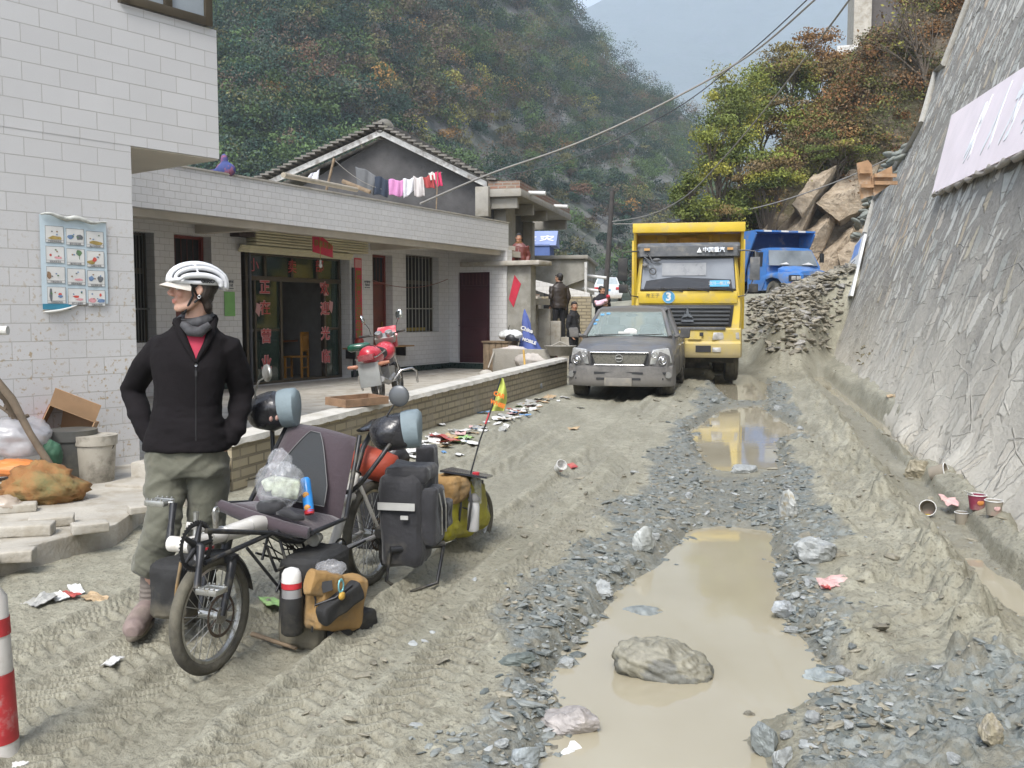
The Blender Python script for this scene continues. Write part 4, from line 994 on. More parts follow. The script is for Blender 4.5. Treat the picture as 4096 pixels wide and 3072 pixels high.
gx0 = sh(524, 700, gy)[0] + .05; gx1 = sh(735, 700, gy)[0]; gtop = sh(735, 567, gy)[1] + .08; zr = sh(630, 605, gy)[1]
if gx1 > osh[1] - .05: gx1 = osh[1] - .06
mb = MB(); fw = .06
mulx = [gx0] + [sh(d_, 700, gy)[0] for d_ in (600, 655, 699)] + [gx1]
open0, open1 = sh(607, 700, gy)[0], sh(697, 700, gy)[0]
mb.bb(gx0, gx1, gy - .05, gy + .05, gtop - fw, gtop); mb.bb(gx0, gx1, gy - .052, gy + .052, zr - .04, zr + .05); mb.bb(gx0, gx1, gy - .05, gy + .05, FLZ + .003, FLZ + .05)
for x in (gx0, gx1 - fw, open0 - fw, open1): mb.bb(x, x + fw, gy - .048, gy + .048, FLZ + .05, zr - .04)
for x in (gx0, gx0 + (gx1 - gx0) * .18, gx0 + (gx1 - gx0) * .45, gx0 + (gx1 - gx0) * .72, gx1 - fw): mb.bb(x, x + fw, gy - .048, gy + .048, zr + .05, gtop - fw)
mb.bb(gx0 + fw, open0 - fw, gy - .02, gy + .03, 1.15, 1.2); mb.bb(open1 + fw, gx1 - fw, gy - .02, gy + .03, 1.15, 1.2)
mb.bb(gx0 + .22, gx0 + .27, gy - .047, gy + .03, FLZ + .05, zr - .04)
sf = mb.build('shop_front', ALU, sp, bevel=.004)
GL = glass('shop_glass', (.03, .055, .042), .62, .06, .9)
for a, b, z0, z1 in ((gx0 + fw, open0 - fw, FLZ + .05, 1.15), (gx0 + fw, open0 - fw, 1.2, zr - .04), (open1 + fw, gx1 - fw, FLZ + .05, 1.15), (open1 + fw, gx1 - fw, 1.2, zr - .04), (gx0 + fw, gx1 - fw, zr + .05, gtop - fw)):
 g = MB(); g.bb(a, b, gy, gy + .006, z0, z1); g.build('pane', GL, sf)
CREAM = M('shutter_cream', (.58, .54, .37), .5, var=.08, dirt=.25, dc=(.25, .22, .14))
SB0, SB1 = sh(560, 520, -.25), sh(795, 520, -.25); zs1 = ROOFZ - .01; zs0 = sh(795, 549, -.25)[1]
mb = MB(); ns = 5; x0_, x1_ = sh(523, 500, -.25)[0], SB1[0]
for i in range(ns):
 z_a = zs0 + (zs1 - zs0) * i / ns; z_b = zs0 + (zs1 - zs0) * (i + 1) / ns
 mb.prism([(-.25, z_a + .006), (-.262, (z_a + z_b) / 2), (-.25, z_b - .006), (-.002, z_b - .006), (-.002, z_a + .006)], x0_ + .35, x1_, 'x')
for i in range(4): mb.cyl((x0_ + .1, -.12 + .02 * i, zs0 - .03 - .03 * i), (x1_ - .35, -.12 + .02 * i, zs0 - .03 - .03 * i), .02)
mb.build('shutter_box', CREAM, sp, bevel=.003)
mb = MB(); mb.bb(x0_ - .05, x0_ + .33, -.24, -.003, zs0 + .12, zs1 - .06); mb.build('motor_box', M('dark_brown', (.05, .035, .03), .6), sp)
mb = MB(); mb.cyl((sh(759, 700)[0] + .04, -.04, FLZ), (sh(759, 700)[0] + .04, -.04, 2.45), .035, n=10); mb.build('down_pipe', M('pipe_dark', (.05, .05, .055), .5), sp, smooth=40); mb = MB(); mb.cyl((gx0 - .12, -.03, FLZ), (gx0 - .12, -.03, 2.6), .03, n=10); mb.build('down_pipe', bpy.data.materials['pipe_dark'], sp, smooth=40)
RL = M('red_letter', (.42, .05, .05), .6); PL = M('pink_letter', (.50, .27, .26), .6)
def glasstext(ch, dx, dy, size, m_in=RL, m_out=PL, outline=True):
 x, z = sh(dx, dy, gy - .06)
 if outline: text(ch, size, TM((x, gy - .058, z), (1, 0, 0), (0, 0, 1)), sf, m_out, 'letter', .002, bold=.014)
 text(ch, size, TM((x, gy - .064, z), (1, 0, 0), (0, 0, 1)), sf, m_in, 'letter', .002)
for ch, x, y in zip('正在营业', (572, 573, 575, 576), (622, 667, 728, 785)): glasstext(ch, x, y, .28)
for ch, x, y in zip('欢迎光临', (701, 702, 703, 704), (625, 668, 722, 772)): glasstext(ch, x, y, .28)
for ch, x, y in zip('小卖部', (548, 631, 690), (574, 578, 577)): glasstext(ch, x, y, .27, outline=False)
for x, y in ((558, 668), (715, 662)):
 xx, z = sh(x, y, gy - .06); mb = MB(); pts = [(xx + .07 * math.cos(a) * (1.2 if i % 2 else .8), z + .13 * math.sin(a) * (1.1 if i % 2 else .8)) for i, a in enumerate([k * .7 for k in range(9)])]; mb.prism(pts, gy - .062, gy - .058); mb.build('paper_cutout', PL, sf)
def wallthing(name, label, cat, rect, off, m, **k):
 (x0, z1), (x1, z0) = sh(rect[0], rect[1], off), sh(rect[2], rect[3], off)
 t = thing(name, label, cat, SF.w(x0, off, z0), SF.a); mb = MB(); mb.bb(0, x1 - x0, -.004, 0, 0, z1 - z0); mb.build('sheet', m, t)
 return t, x1 - x0, z1 - z0
t, W_, H_ = wallthing('couplet', 'tall red vertical couplet with gold characters beside the glass doors', 'banner', (765, 557, 783, 745), -.01, RED)
GOLD = M('gold_ink', (.18, .14, .02), .6)
for i, ch in enumerate('展宏图鸿运年年富'): text(ch, W_ * .82, TM((W_ / 2, -.006, H_ * (.80 - .098 * i)), (1, 0, 0), (0, 0, 1)), t, GOLD, 'letter', .001, bold=.006)
mb = MB(); mb.bb(.02, W_ - .02, -.008, -.0045, H_ * .89, H_ * .985); mb.build('printed_panel', PL, t); mb = MB(); mb.bb(.01, W_ - .01, -.008, -.0045, H_ * .005, H_ * .06); mb.build('printed_panel', PL, t)
DTX = M('grey_ink', (.10, .11, .13), .8)
for rc, lb in (((484, 603, 507, 627), 'white notice above the green sheet left of the glass doors'), ((785, 604, 801, 625), 'small white notice between the couplet and the red brown door')):
 t, W_, H_ = wallthing('notice', lb, 'notice', rc, -.01, PAPER)
 text('中国移动', W_ * .21, TM((W_ / 2, -.006, H_ * .76), (1, 0, 0), (0, 0, 1)), t, DTX, 'letter', .001, bold=.003); text('代办点', W_ * .22, TM((W_ / 2, -.006, H_ * .45), (1, 0, 0), (0, 0, 1)), t, DTX, 'letter', .001, bold=.003)
 text('电话13568090888', W_ * .10, TM((W_ / 2, -.006, H_ * .16), (1, 0, 0), (0, 0, 1)), t, DTX, 'letter', .001, bold=.001)
wallthing('green_sheet', 'plain light green paper sheet pasted under the left notice', 'notice', (484, 630, 508, 683), -.01, GREEN)
o_ = -.9; x_, z_ = sh(697, 527, o_); t = thing('hanging_board', 'small red printed board hanging under the porch roof before the shutter', 'sign', SF.w(x_, o_, z_), SF.a)
mb = MB(); mb.prism([(-.28, .12), (0, .12), (.28, -.02), (.28, -.24), (-.28, -.16)], -.01, .01); mb.build('board', RED, t); text('恭喜发财', .13, TM((.0, -.013, -.02), (1, 0, -.1), (0, 0, 1)), t, GOLD, 'letter', .001, bold=.002)
mb = MB(); mb.cyl((0, 0, .12), (0, 0, ROOFZ - z_), .004, n=5); mb.build('string', BLK, t)
x_, z_ = sh(690, 574, o_); t = thing('light_bulb', 'bare light bulb hanging on a yellow cord below the red board', 'lamp', SF.w(x_ - .03, o_ - .05, z_), SF.a)
mb = MB(); mb.ell((0, 0, 0), (.035, .035, .045)); mb.build('bulb', glass('bulb_glass', (.7, .7, .65), .6), t, smooth=90); mb = MB(); mb.cyl((0, 0, .04), (0, 0, .10), .018); mb.build('socket', WHITE, t); mb = MB(); mb.cyl((0, 0, .1), (0, 0, ROOFZ - z_), .005, n=5); mb.build('cord', M('yellow_cord', (.35, .28, .05), .6), t)
CHW = M('yellow_wood', (.42, .20, .035), .45, var=.15, sc=12)
def chair(x, y, rz, label):
 t = thing('chair', label, 'chair', SF.w(x, y, FLZ), SF.a + rz)
 mb = MB(); mb.bb(-.21, .21, -.2, .22, .43, .46); mb.build('seat', CHW, t, bevel=.008)
 for a in (-.18, .18):
  mb = MB(); mb.bb(a - .02, a + .02, -.19, -.15, 0, .43); mb.build('leg', CHW, t); mb = MB(); mb.bb(a - .02, a + .02, .17, .21, 0, .95); mb.build('leg', CHW, t)
 mb = MB(); mb.bb(-.2, .2, .175, .205, .88, .96); mb.bb(-.16, .16, .18, .20, .55, .59)
 for i in range(6): mb.bb(-.14 + i * .05, -.115 + i * .05, .181, .2, .59, .88)
 mb.build('backrest', CHW, t, bevel=.004)
 mb = MB(); mb.bb(-.18, .18, -.18, -.16, .2, .23); mb.bb(-.18, .18, .18, .2, .2, .23); mb.build('stretcher', CHW, t)
cx_, _ = sh(640, 790, .9); chair(cx_, .9, math.pi + .35, 'yellow wooden slat-back chair just inside the open glass door')
q = sh(640, 800, 1.7)[0]; t = thing('table', 'orange brown wooden table inside the restaurant behind the chair', 'table', SF.w(q - .1, 1.9, FLZ), SF.a)
mb = MB(); mb.bb(-.6, .6, -.35, .35, .72, .76); mb.build('tabletop', M('orange_wood', (.28, .10, .03), .4), t, bevel=.005)
for a in (-.54, .54):
 for b in (-.3, .3): mb = MB(); mb.bb(a - .025, a + .025, b - .025, b + .025, 0, .72); mb.build('leg', CHW, t)
t = thing('cabinet', 'dark framed cabinet against the back of the dining room', 'cabinet', SF.w(q + .4, 3.4, FLZ), SF.a); mb = MB(); mb.bb(-.5, .4, -.2, .3, 0, 1.25); mb.build('carcass', M('dark_wood', (.05, .03, .02), .5), t); mb = MB(); mb.bb(-.42, .32, -.215, -.2, .1, .55); mb.bb(-.42, .32, -.215, -.2, .65, 1.15); mb.build('panel', M('cab_panel', (.12, .05, .04), .5), t)
t = thing('wooden_chair', 'orange wooden chair back visible beside the cyclist under her right elbow', 'chair', SF.w(sh(487, 850, -.6)[0], -.6, FLZ), SF.a + .4)
mb = MB(); mb.bb(-.2, .2, -.2, .2, .42, .45); mb.build('seat', CHW, t); mb = MB(); mb.bb(-.2, .2, .17, .2, .5, .95); mb.build('backrest', CHW, t)
for a in (-.17, .17):
 for b in (-.17, .17): mb = MB(); mb.bb(a - .02, a + .02, b - .02, b + .02, 0, .42); mb.build('leg', CHW, t)
x0_, z0_ = sh(756, 755, -.2); t = thing('wall_shelf', 'narrow wooden shelf board on the wall behind the motorcycle', 'shelf', SF.w(x0_, -.001, z0_), SF.a); mb = MB(); mb.bb(0, 2.2, -.3, -.003, 0, .03); mb.build('board', M('shelf_wood', (.30, .18, .07), .7), t); mb = MB(); mb.bb(.1, .14, -.25, -.003, -.2, -.003); mb.bb(1.9, 1.94, -.25, -.003, -.2, -.003); mb.build('bracket', BLK, t)
mb = MB(); mb.tube([(0, 0, 0), (0, 0, .05), (0, 0, .15), (0, 0, .2)], [.07, .1, .1, .06], 14); o = mb.build('pot', M('pot_red', (.35, .04, .03), .4), None, smooth=50, label='small red pot standing on the wall shelf under the couplet', cat='pot'); o.location = SF.w(x0_ + .35, -.17, z0_ + .031)
def cable(name, label, pts, r, m, sag=0, n=24, cat='cable', ctrl=False):
 P_ = []
 if ctrl:
  for i in range(len(pts) - 1):
   a = pts[max(i - 1, 0)]; b = pts[i]; c = pts[i + 1]; d = pts[min(i + 2, len(pts) - 1)]
   for k in range(8):
    t_ = k / 8; P_.append(.5 * ((2 * b) + (c - a) * t_ + (2 * a - 5 * b + 4 * c - d) * t_ ** 2 + (3 * b - a - 3 * c + d) * t_ ** 3))
  P_.append(pts[-1])
 else:
  for i in range(n + 1):
   t_ = i / n; p = pts[0].lerp(pts[1], t_); P_.append(p - Vector((0, 0, 4 * sag * t_ * (1 - t_))))
 mb = MB(); mb.tube(P_, r, 6); return mb.build(name, m, None, smooth=90, label=label, cat=cat)
a = SF.w(*[sh(805, 605, -.15)[0], -.15, sh(805, 605, -.15)[1]]); b = SF.w(sh(967, 603, -.15)[0], -.15, sh(967, 603, -.15)[1])
cable('cord', 'thin brownish cord strung across the porch wall over the barred window', [a, b], .008, M('cord_brown', (.22, .10, .08), .7), .18, cat='cord')
# ---- patio, step
pat = [G(*dd(500, 1000), PLZ), G(567, 372, PLZ)]
pp = None
_l0 = G(*dd(503, 1085), .0); _l1 = G(567, 388, .0)
_o = Vector((-.06, .02, 0)); pp = [tuple((_l0 + _o)[:2]), tuple((_l1 + _o)[:2]), (1.2, 22.6), (-1.2, 24.2), (-9.5, 13.0), (-3.3, 13.02), (-1.85, 8.15)]
slabpoly('patio', pp, -.2, FLZ - .01, CONCL, kind='structure')
mb = MB(); mb.bb(-9, s_in, -1.15, -.02, -.1, FLZ + .0); o = mb.build('porch_floor', CONCL, None, bevel=.01, kind='structure'); o.location = (SF.p0.x, SF.p0.y, .0); o.rotation_euler = (0, 0, SF.a)
mb = MB(); mb.bb(-9, s_in, .3, 5, -.1, FLZ - .002); o = mb.build('room_floor', CONC, None, kind='structure'); o.location = (SF.p0.x, SF.p0.y, 0); o.rotation_euler = (0, 0, SF.a)
# ---- low brick wall along the road
ls = G(*dd(503, 1085), .0); le = G(567, 388, .0)
LA = math.atan2(le.y - ls.y, le.x - ls.x); LF = Frame((ls.x, ls.y), LA); LL = (le - ls).length
_, lz0 = LF.hit(*dd(503, 985)); _, lz1 = LF.hit(567, 361); _, lzm = LF.hit(*dd(800, 868))
lw = thing('low_brick_wall', 'low mud-brown brick wall with white mortar coping between road and restaurant yard', 'wall', (ls.x, ls.y, 0), LA)
def lwz(s): return float(np.interp(s, [0, LL * .35, LL], [.46, .50, .56]))
nseg = 80; ring = []
mb = MB()
for i in range(nseg):
 a, b = LL * i / nseg, LL * (i + 1) / nseg; mb.add([(a, 0, -.15), (b, 0, -.15), (b, 0, lwz(b)), (a, 0, lwz(a))], [(0, 1, 2, 3)])
 mb.add([(a, .24, -.15), (b, .24, -.15), (b, .24, lwz(b)), (a, .24, lwz(a))], [(3, 2, 1, 0)])
mb.add([(0, 0, -.15), (0, .24, -.15), (0, .24, lwz(0)), (0, 0, lwz(0))], [(0, 3, 2, 1)]); mb.add([(LL, 0, -.15), (LL, .24, -.15), (LL, .24, lwz(LL)), (LL, 0, lwz(LL))], [(0, 1, 2, 3)])
mb.build('bricks', BRICK, lw)
mb = MB(); nseg = 160; rs = random.Random(8)
ring = [[(LL * i / nseg, -.02 - .02 * rs.random(), lwz(LL * i / nseg) - .015 * rs.random()), (LL * i / nseg, -.015, lwz(LL * i / nseg) + .04), (LL * i / nseg, .12, lwz(LL * i / nseg) + .055), (LL * i / nseg, .265, lwz(LL * i / nseg) + .04), (LL * i / nseg, .27, lwz(LL * i / nseg) - .01)] for i in range(nseg + 1)]
mb.loft(ring); mb.build('coping', M('mortar_white', (.50, .48, .43), .9, var=.15, sc=4, bump=.01, bsc=20, dirt=.3, dc=(.3, .27, .2)), lw, smooth=50)
for i, (z1_, x0_, x1_) in enumerate(((.34, -.02, -.32), (.225, -.32, -.62))):
 mb = MB(); mb.bb(x1_, x0_ - .004, .0, .7, -.15, z1_); o = mb.build('step', CONCL, None, bevel=.015, label=['upper concrete step at the near end of the low brick wall', 'lower concrete step at the near end of the low brick wall'][i], cat='step'); o.location = (ls.x, ls.y, 0); o.rotation_euler = (0, 0, LA)
# ---- gabled house behind
GH = Frame(tuple(P(380, 200, 27)[:2]), -math.atan(RD))
def gh(px, py, off=0): return GH.hit(px, py, off)
pk = gh(380, 129); el = gh(262, 182); er = gh(487, 181)
gb = thing('gabled_house', 'grey rendered house with a tiled gable roof rising behind the restaurant', 'house', (GH.p0.x, GH.p0.y, 0), GH.a)
wl_, wr_ = el[0] + .5, er[0] + .05
def roofz(x): return pk[1] - (abs(x - pk[0]) / (er[0] - pk[0])) * (pk[1] - er[1]) - .16
mb = MB(); mb.prism([(wl_, 0), (wr_, 0), (wr_, roofz(wr_)), (pk[0], roofz(pk[0])), (wl_, roofz(wl_))], .35, 4.8); mb.build('wall', PLAST, gb)
mb = MB()
for sgn, e in ((-1, el), (1, er)):
 a = Vector((pk[0], 0, pk[1] - .02)); b = Vector((e[0], 0, e[1] - .02)); d = Vector((0, 0, -.16))
 mb.add([a, b, b + d, a + d, *[v + Vector((0, .06, 0)) for v in (a, b, b + d, a + d)]], [(0, 1, 2, 3), (7, 6, 5, 4), (0, 4, 5, 1), (1, 5, 6, 2), (2, 6, 7, 3), (3, 7, 4, 0)])
mb.build('barge_board', M('peeling_white', (.66, .65, .62), .8, var=.15, dirt=.5, dc=(.16, .12, .09), dsc=4), gb)
TILEM = M('roof_tile', (.15, .14, .125), .9, var=.4, sc=12, dirt=.3, dc=(.10, .10, .06))
rs = random.Random(5); mb = MB()
for sgn, e in ((-1, el), (1, er)):
 L_ = math.hypot(e[0] - pk[0], pk[1] - e[1]); n_ = int(L_ / .19); ang = math.atan2(pk[1] - e[1], abs(e[0] - pk[0]))
 for i in range(n_ + 2):
  t_ = i / n_; x = pk[0] + (e[0] - pk[0]) * t_; z = pk[1] - (pk[1] - e[1]) * t_ + .09
  for row in range(5):
   yy = -.12 + row * .19 + rs.uniform(-.02, .02)
   mb.box((x + rs.uniform(-.01, .01), yy, z + .02 + rs.uniform(0, .02)), (.27, .19, .05), (0, sgn * (ang - .36), rs.uniform(-.06, .06)))
 a, b = Vector((pk[0], .85, pk[1] + .03)), Vector((e[0], .85, e[1] + .03));
 mb.add([a, b, b + Vector((0, 4.2, 0)), a + Vector((0, 4.2, 0)), *[v - Vector((0, 0, .1)) for v in (a, b, b + Vector((0, 4.2, 0)), a + Vector((0, 4.2, 0)))]], [(0, 1, 2, 3), (7, 6, 5, 4), (0, 4, 5, 1), (1, 5, 6, 2), (2, 6, 7, 3), (3, 7, 4, 0)])
rf = mb.build('roof', TILEM, gb)
mb = MB()
for k in range(9): mb.torus((pk[0], .0 + k * .05, pk[1] + .05), (0, 1, 0), .10 + .022 * k % .14 + .04, .018, 14, 5)
mb.ell((pk[0], .35, pk[1] + .1), (.26, .35, .22)); mb.box((pk[0], 2.6, pk[1] + .12), (.22, 4.4, .2))
xx = gh(437, 155)[0];
mb.build('ridge_tiles', TILEM, rf, smooth=50)
mb = MB();
for k in range(6): mb.box((xx + .02 * k % .05, 1.6, gh(437, 160)[1] + k * .05), (.34, .3, .03))
mb.build('tile_stack', TILEM, rf)
bc = gh(521, 181); b0 = gh(487, 181)
bal = thing('concrete_balcony', 'unfinished concrete balcony with red brick edge jutting from the gabled house', 'balcony', (GH.p0.x, GH.p0.y, 0), GH.a)
zt_ = bc[1]; blen = 6.8
mb = MB(); mb.bb(b0[0] + .06, bc[0] + .0, -.12, blen, zt_ - .22, zt_); mb.build('brick_edge', RBRICK, bal)
mb = MB(); mb.bb(b0[0] + .06, bc[0] + .05, -.17, blen + .05, zt_ - .42, zt_ - .222)
for y in (.0, 1.8, 3.6, blen - .15): mb.bb(b0[0] - .3, bc[0] - .1, y, y + .2, zt_ - .72, zt_ - .423)
mb.bb(b0[0] - .25, b0[0] + .12, -.3, .0, zt_ - .95, zt_ - .15)
mb.build('slab', CONC, bal, bevel=.015)
mb = MB(); mb.bb(wr_ + .003, wr_ + .35, .5, 1.5, 0, zt_ - .425); mb.bb(bc[0] - .9, bc[0] - .55, 1.2, 1.55, 0, zt_ - .725); mb.bb(wr_ + .003, wr_ + .3, 3.9, 4.2, 0, zt_ - .725); mb.build('column', CONC, bal)
for (px, py) in ((1170, 419), (1222, 464)):
 pass
mb = MB(); mb.cyl((bc[0] - .2, .9, zt_ - .2), (bc[0] + .5, .8, zt_ - .25), .06, n=12); mb.build('drain_pipe', WHITE, bal, smooth=40); mb = MB(); mb.cyl((bc[0] - .2, 4.3, zt_ - .2), (bc[0] + .45, 4.2, zt_ - .25), .06, n=12); mb.build('drain_pipe', WHITE, bal, smooth=40)
mb = MB(); mb.bb(.3, ge - .27, .56, 1.6, 1.7, 1.85); o = mb.build('terrace_floor', CONC, None, kind='structure'); o.location = (WF.p0.x, WF.p0.y, 0); o.rotation_euler = (0, 0, WF.a)
# ---- low flat concrete building beyond and the tent
LB = Frame(tuple(P(560, 300, 31)[:2]), -math.atan(RD) * .6)
def lb(px, py, off=0): return LB.hit(px, py, off)
t = thing('flat_concrete_house', 'low grey flat-roofed concrete house beyond the porch wall', 'house', (LB.p0.x, LB.p0.y, 0), LB.a)
x0_ = lb(520, 280)[0]; x1_ = lb(585, 280)[0]; z1_ = lb(585, 259)[1]; z0_ = lb(590, 300)[1]; z2_ = lb(585, 282)[1]
mb = MB(); mb.bb(x0_, x1_ - 1.1, 0, 5, 0, z1_); mb.prism([(x1_ - 1.1 + .002, z2_ - .3), (x1_, z2_ + .1), (x1_, z1_), (x1_ - 1.098, z1_)], 0, 5); mb.build('wall', GREYW, t)
mb = MB(); mb.bb(x0_ - .1, x1_ + .1, -.12, 5.1, z1_ + .002, z1_ + .12); mb.build('roof', CONC, t, bevel=.02)
mb = MB(); mb.cyl((x0_ + 2.15, -.06, z1_ - .1), (x0_ + 2.15, -.06, z1_ - 1.2), .05, n=8); mb.cyl((x0_ + 2.15, -.06, z1_ - 1.2), (x0_ + 2.0, -.2, z1_ - 1.35), .05, n=8); mb.build('down_pipe', WHITE, t, smooth=40)
mb = MB(); mb.cyl((x1_ - .1, .8, z2_ + .25), (x1_ + .65, .7, z2_ + .15), .05, n=8); mb.build('drain_pipe', WHITE, t); mb = MB(); mb.cyl((x1_ - .1, .3, z2_ - .2), (x1_ + .5, .2, z2_ - .3), .05, n=8); mb.build('drain_pipe', WHITE, t)
mb = MB(); mb.bb(x1_ - 1.1, x1_ - .02, .4, 4.9, z2_ - .32, z2_ + .1); mb.build('underside', SOFF, t)
Yt = 36; tp = P(541, 258, Yt); t = thing('relief_tent', 'blue disaster relief tent standing behind the flat concrete house', 'tent', (tp.x, tp.y, 0), -.12)
TB = M('tent_blue', (.085, .14, .34), .7, var=.12, sc=2); TBL = M('tent_roof', (.20, .25, .42), .7, var=.1, sc=2)
w2 = (558 - 518) / 950 * Yt / 2; ez = P(541, 246, Yt).z; rz_ = P(541, 231, Yt).z
mb = MB(); mb.prism([(-.9, 0), (.9, 0), (1.0, ez), (-1.0, ez)], -w2 - .3, w2 - .35, 'x')
me = mb; tw_ = mb.build('wall', TB, t)
mb = MB(); mb.prism([(-1.05, ez - .05), (0, rz_), (1.05, ez - .05)], -w2 - .3, w2 - .12, 'x'); rf = mb.build('roof', TBL, t)
k_ = math.atan2(rz_ - ez, 1.05)
for ch, x in (('救', -.35), ('灾', .32)): text(ch, .55, TM((x - .05, -.58, (ez + rz_) / 2 - .05), (1, 0, 0), (0, math.cos(k_), math.sin(k_))), rf, PAPER, 'letter', .004, bold=.012)
# ---- lower tiled parapet, dark recess, brick walls and staircase at the yard end
SG = Frame(tuple(P(560, 330, 24.6)[:2]), -math.atan(RD) * .5)
def sg(x, y, off=0): return SG.hit(*dd(x, y), off)
t = thing('lower_parapet', 'white tiled parapet sloping down above a dark recess behind the standing men', 'wall', (SG.p0.x, SG.p0.y, 0), SG.a)
p4 = [sg(1140, 600), sg(1272, 632), sg(1272, 664), sg(1140, 622)]
mb = MB(); mb.prism(p4, .6, .8); mb.build('tiles', STILE, t)
t = thing('yard_brick_wall', 'mud-grey brick wall with a black opening behind the standing men', 'wall', (SG.p0.x, SG.p0.y, 0), SG.a)
op = (sg(1164, 650)[0], sg(1226, 650)[0], sg(1200, 688)[1], sg(1200, 645)[1]); xa, xb = sg(1138, 650)[0], sg(1276, 650)[0]
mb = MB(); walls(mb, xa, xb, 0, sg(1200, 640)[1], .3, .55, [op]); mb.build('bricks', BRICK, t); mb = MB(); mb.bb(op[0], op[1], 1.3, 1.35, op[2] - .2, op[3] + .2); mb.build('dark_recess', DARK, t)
mb = MB(); mb.bb(op[0] - .22, op[0] - .0, .22, .299, op[2] - .1, op[3] + .12); mb.build('red_pier', RBRICK, t)
st = [(1152, 641), (1178, 667), (1200, 693), (1238, 727), (1262, 760)]
stt = thing('staircase', 'worn concrete steps climbing leftward beside the yard brick wall', 'stairs', (SG.p0.x, SG.p0.y, 0), SG.a)
xl = sg(1140, 650)[0]
for i, (a, b) in enumerate(st):
 x1_, z1_ = sg(a + 15, b, -.1); mb = MB(); mb.bb(xl, x1_, -.7 + .0 * i, .29 - .004 * i, -.1, z1_ - .0);
 mb.build('step', CONCL, stt, bevel=.02); xl = x1_ + .002
STEPZ = sg(1215, 735, -.3)[1]
# ---- utility pole and cables
WCB = M('cable_grey', (.22, .21, .19), .7); DCB = M('cable_dark', (.05, .05, .055), .7)
p0_, p1_ = P(604.5, 298, 42), P(612.5, 191, 42)
mb = MB(); mb.tube([p0_ - Vector((0, 0, .6)), p1_], [.13, .10], 12); mb.build('utility_pole', M('pole_dark', (.045, .04, .036), .9, var=.3, sc=4), None, smooth=50, label='dark leaning wooden utility pole left of the yellow truck', cat='pole')
mb = MB(); mb.tube([P(572, 330, 55) , P(556, 215, 55)], [.05, .04], 6)
def dP(x, y, Y): return P(x * .46292, y * .46292, Y)
cable('power_cable', 'thick pale cable rising from the restaurant roof to the upper right', [dP(908, 440, 19), dP(1060, 375, 21), dP(1250, 308, 22), dP(1450, 215, 22), dP(1620, 118, 21), dP(1765, -5, 19), dP(1900, -130, 17)], .022, WCB, ctrl=True)
cable('power_cable', 'thin dark cable running just below the thick pale one', [dP(1060, 384, 27), dP(1200, 355, 28), dP(1350, 292, 28), dP(1480, 222, 27), dP(1620, 112, 25), dP(1748, -5, 22), dP(1850, -110, 20)], .016, DCB, ctrl=True)
cable('power_cable', 'pale cable sagging from the utility pole steeply up to the right', [dP(1321, 479, 42), dP(1400, 465, 38), dP(1480, 425, 33), dP(1560, 345, 29), dP(1650, 240, 25), dP(1740, 125, 21), dP(1838, -5, 18), dP(1900, -100, 16)], .020, WCB, ctrl=True)
cable('power_cable', 'thin pale cable passing behind the yellow truck body toward the rock slabs', [dP(1321, 484, 42), dP(1450, 480, 40), dP(1620, 452, 37), dP(1760, 410, 35), dP(1900, 352, 33), dP(1990, 300, 32)], .022, WCB, ctrl=True)
cable('power_cable', 'slack dark wire from the utility pole down toward the tent', [dP(1318, 470, 42), dP(1250, 520, 40), dP(1180, 555, 38), dP(1150, 560, 37)], .012, DCB, ctrl=True)
# ---- laundry on the roof
LT1, LT2 = P(*dd(722, 345), 21.5), P(*dd(955, 372), 22.5)
cable('clothes_line', 'thin washing line strung over the restaurant roof', [LT1, LT2], .008, WCB, .55, cat='line')
for a, b, r, lb in (((757, 387), (700, 345), 0, ''), ((700, 400), (722, 342), .03, 'bent stick prop holding the left end of the washing line'), ((740, 362), (800, 415), .05, 'slanting plank leaning behind the grey towel on the roof'), ((942, 425), (946, 370), .015, 'thin iron rod holding the right end of the washing line')):
 if r: mb = MB(); mb.tube([P(*dd(*a), 21.6) - Vector((0, 0, .3)), P(*dd(*b), 21.6 if r < .02 else 21.4)], r, 6); mb.build('prop', WOOD, None, smooth=60, label=lb, cat='pole')
mb = MB(); mb.cyl(dP(612, 378, 17.3), dP(770, 410, 20.6), .05, n=8); mb.build('roof_pipe', M('bamboo', (.33, .29, .22), .7), None, smooth=60, label='long bamboo pole lying along the top of the porch parapet', cat='pole')
def cloth(name, label, cat, poly, Y, c, seed, fold=.05):
 pts = [P(*dd(a, b), Y) for a, b in poly]; cx_ = sum(pts, Vector()) / len(pts); n = 14
 tl, tr, br, bl = pts; V = []; Fq = []
 for i in range(n + 1):
  for j in range(n + 1):
   u, v = i / n, j / n; p = tl.lerp(tr, u).lerp(bl.lerp(br, u), v); w_ = fold * (.3 + v) * math.sin(u * (9 + seed % 4) + seed + v * 1.5) + fold * .5 * math.sin(u * 19 + seed * 2)
   V.append((p.x, p.y + w_, p.z - .02 * math.sin(u * 7 + seed)))
 for i in range(n):
  for j in range(n): Fq.append((i * (n + 1) + j, (i + 1) * (n + 1) + j, (i + 1) * (n + 1) + j + 1, i * (n + 1) + j + 1))
 mb = MB(); mb.add(V, Fq); me = mb.mesh(name, 180, fix=False); o = link(name, me, M('cloth_' + str(seed), c, .9, var=.15, sc=4), None, label=label, cat=cat)
 md = o.modifiers.new('s', 'SOLIDIFY'); md.thickness = .012; bake(o); return o
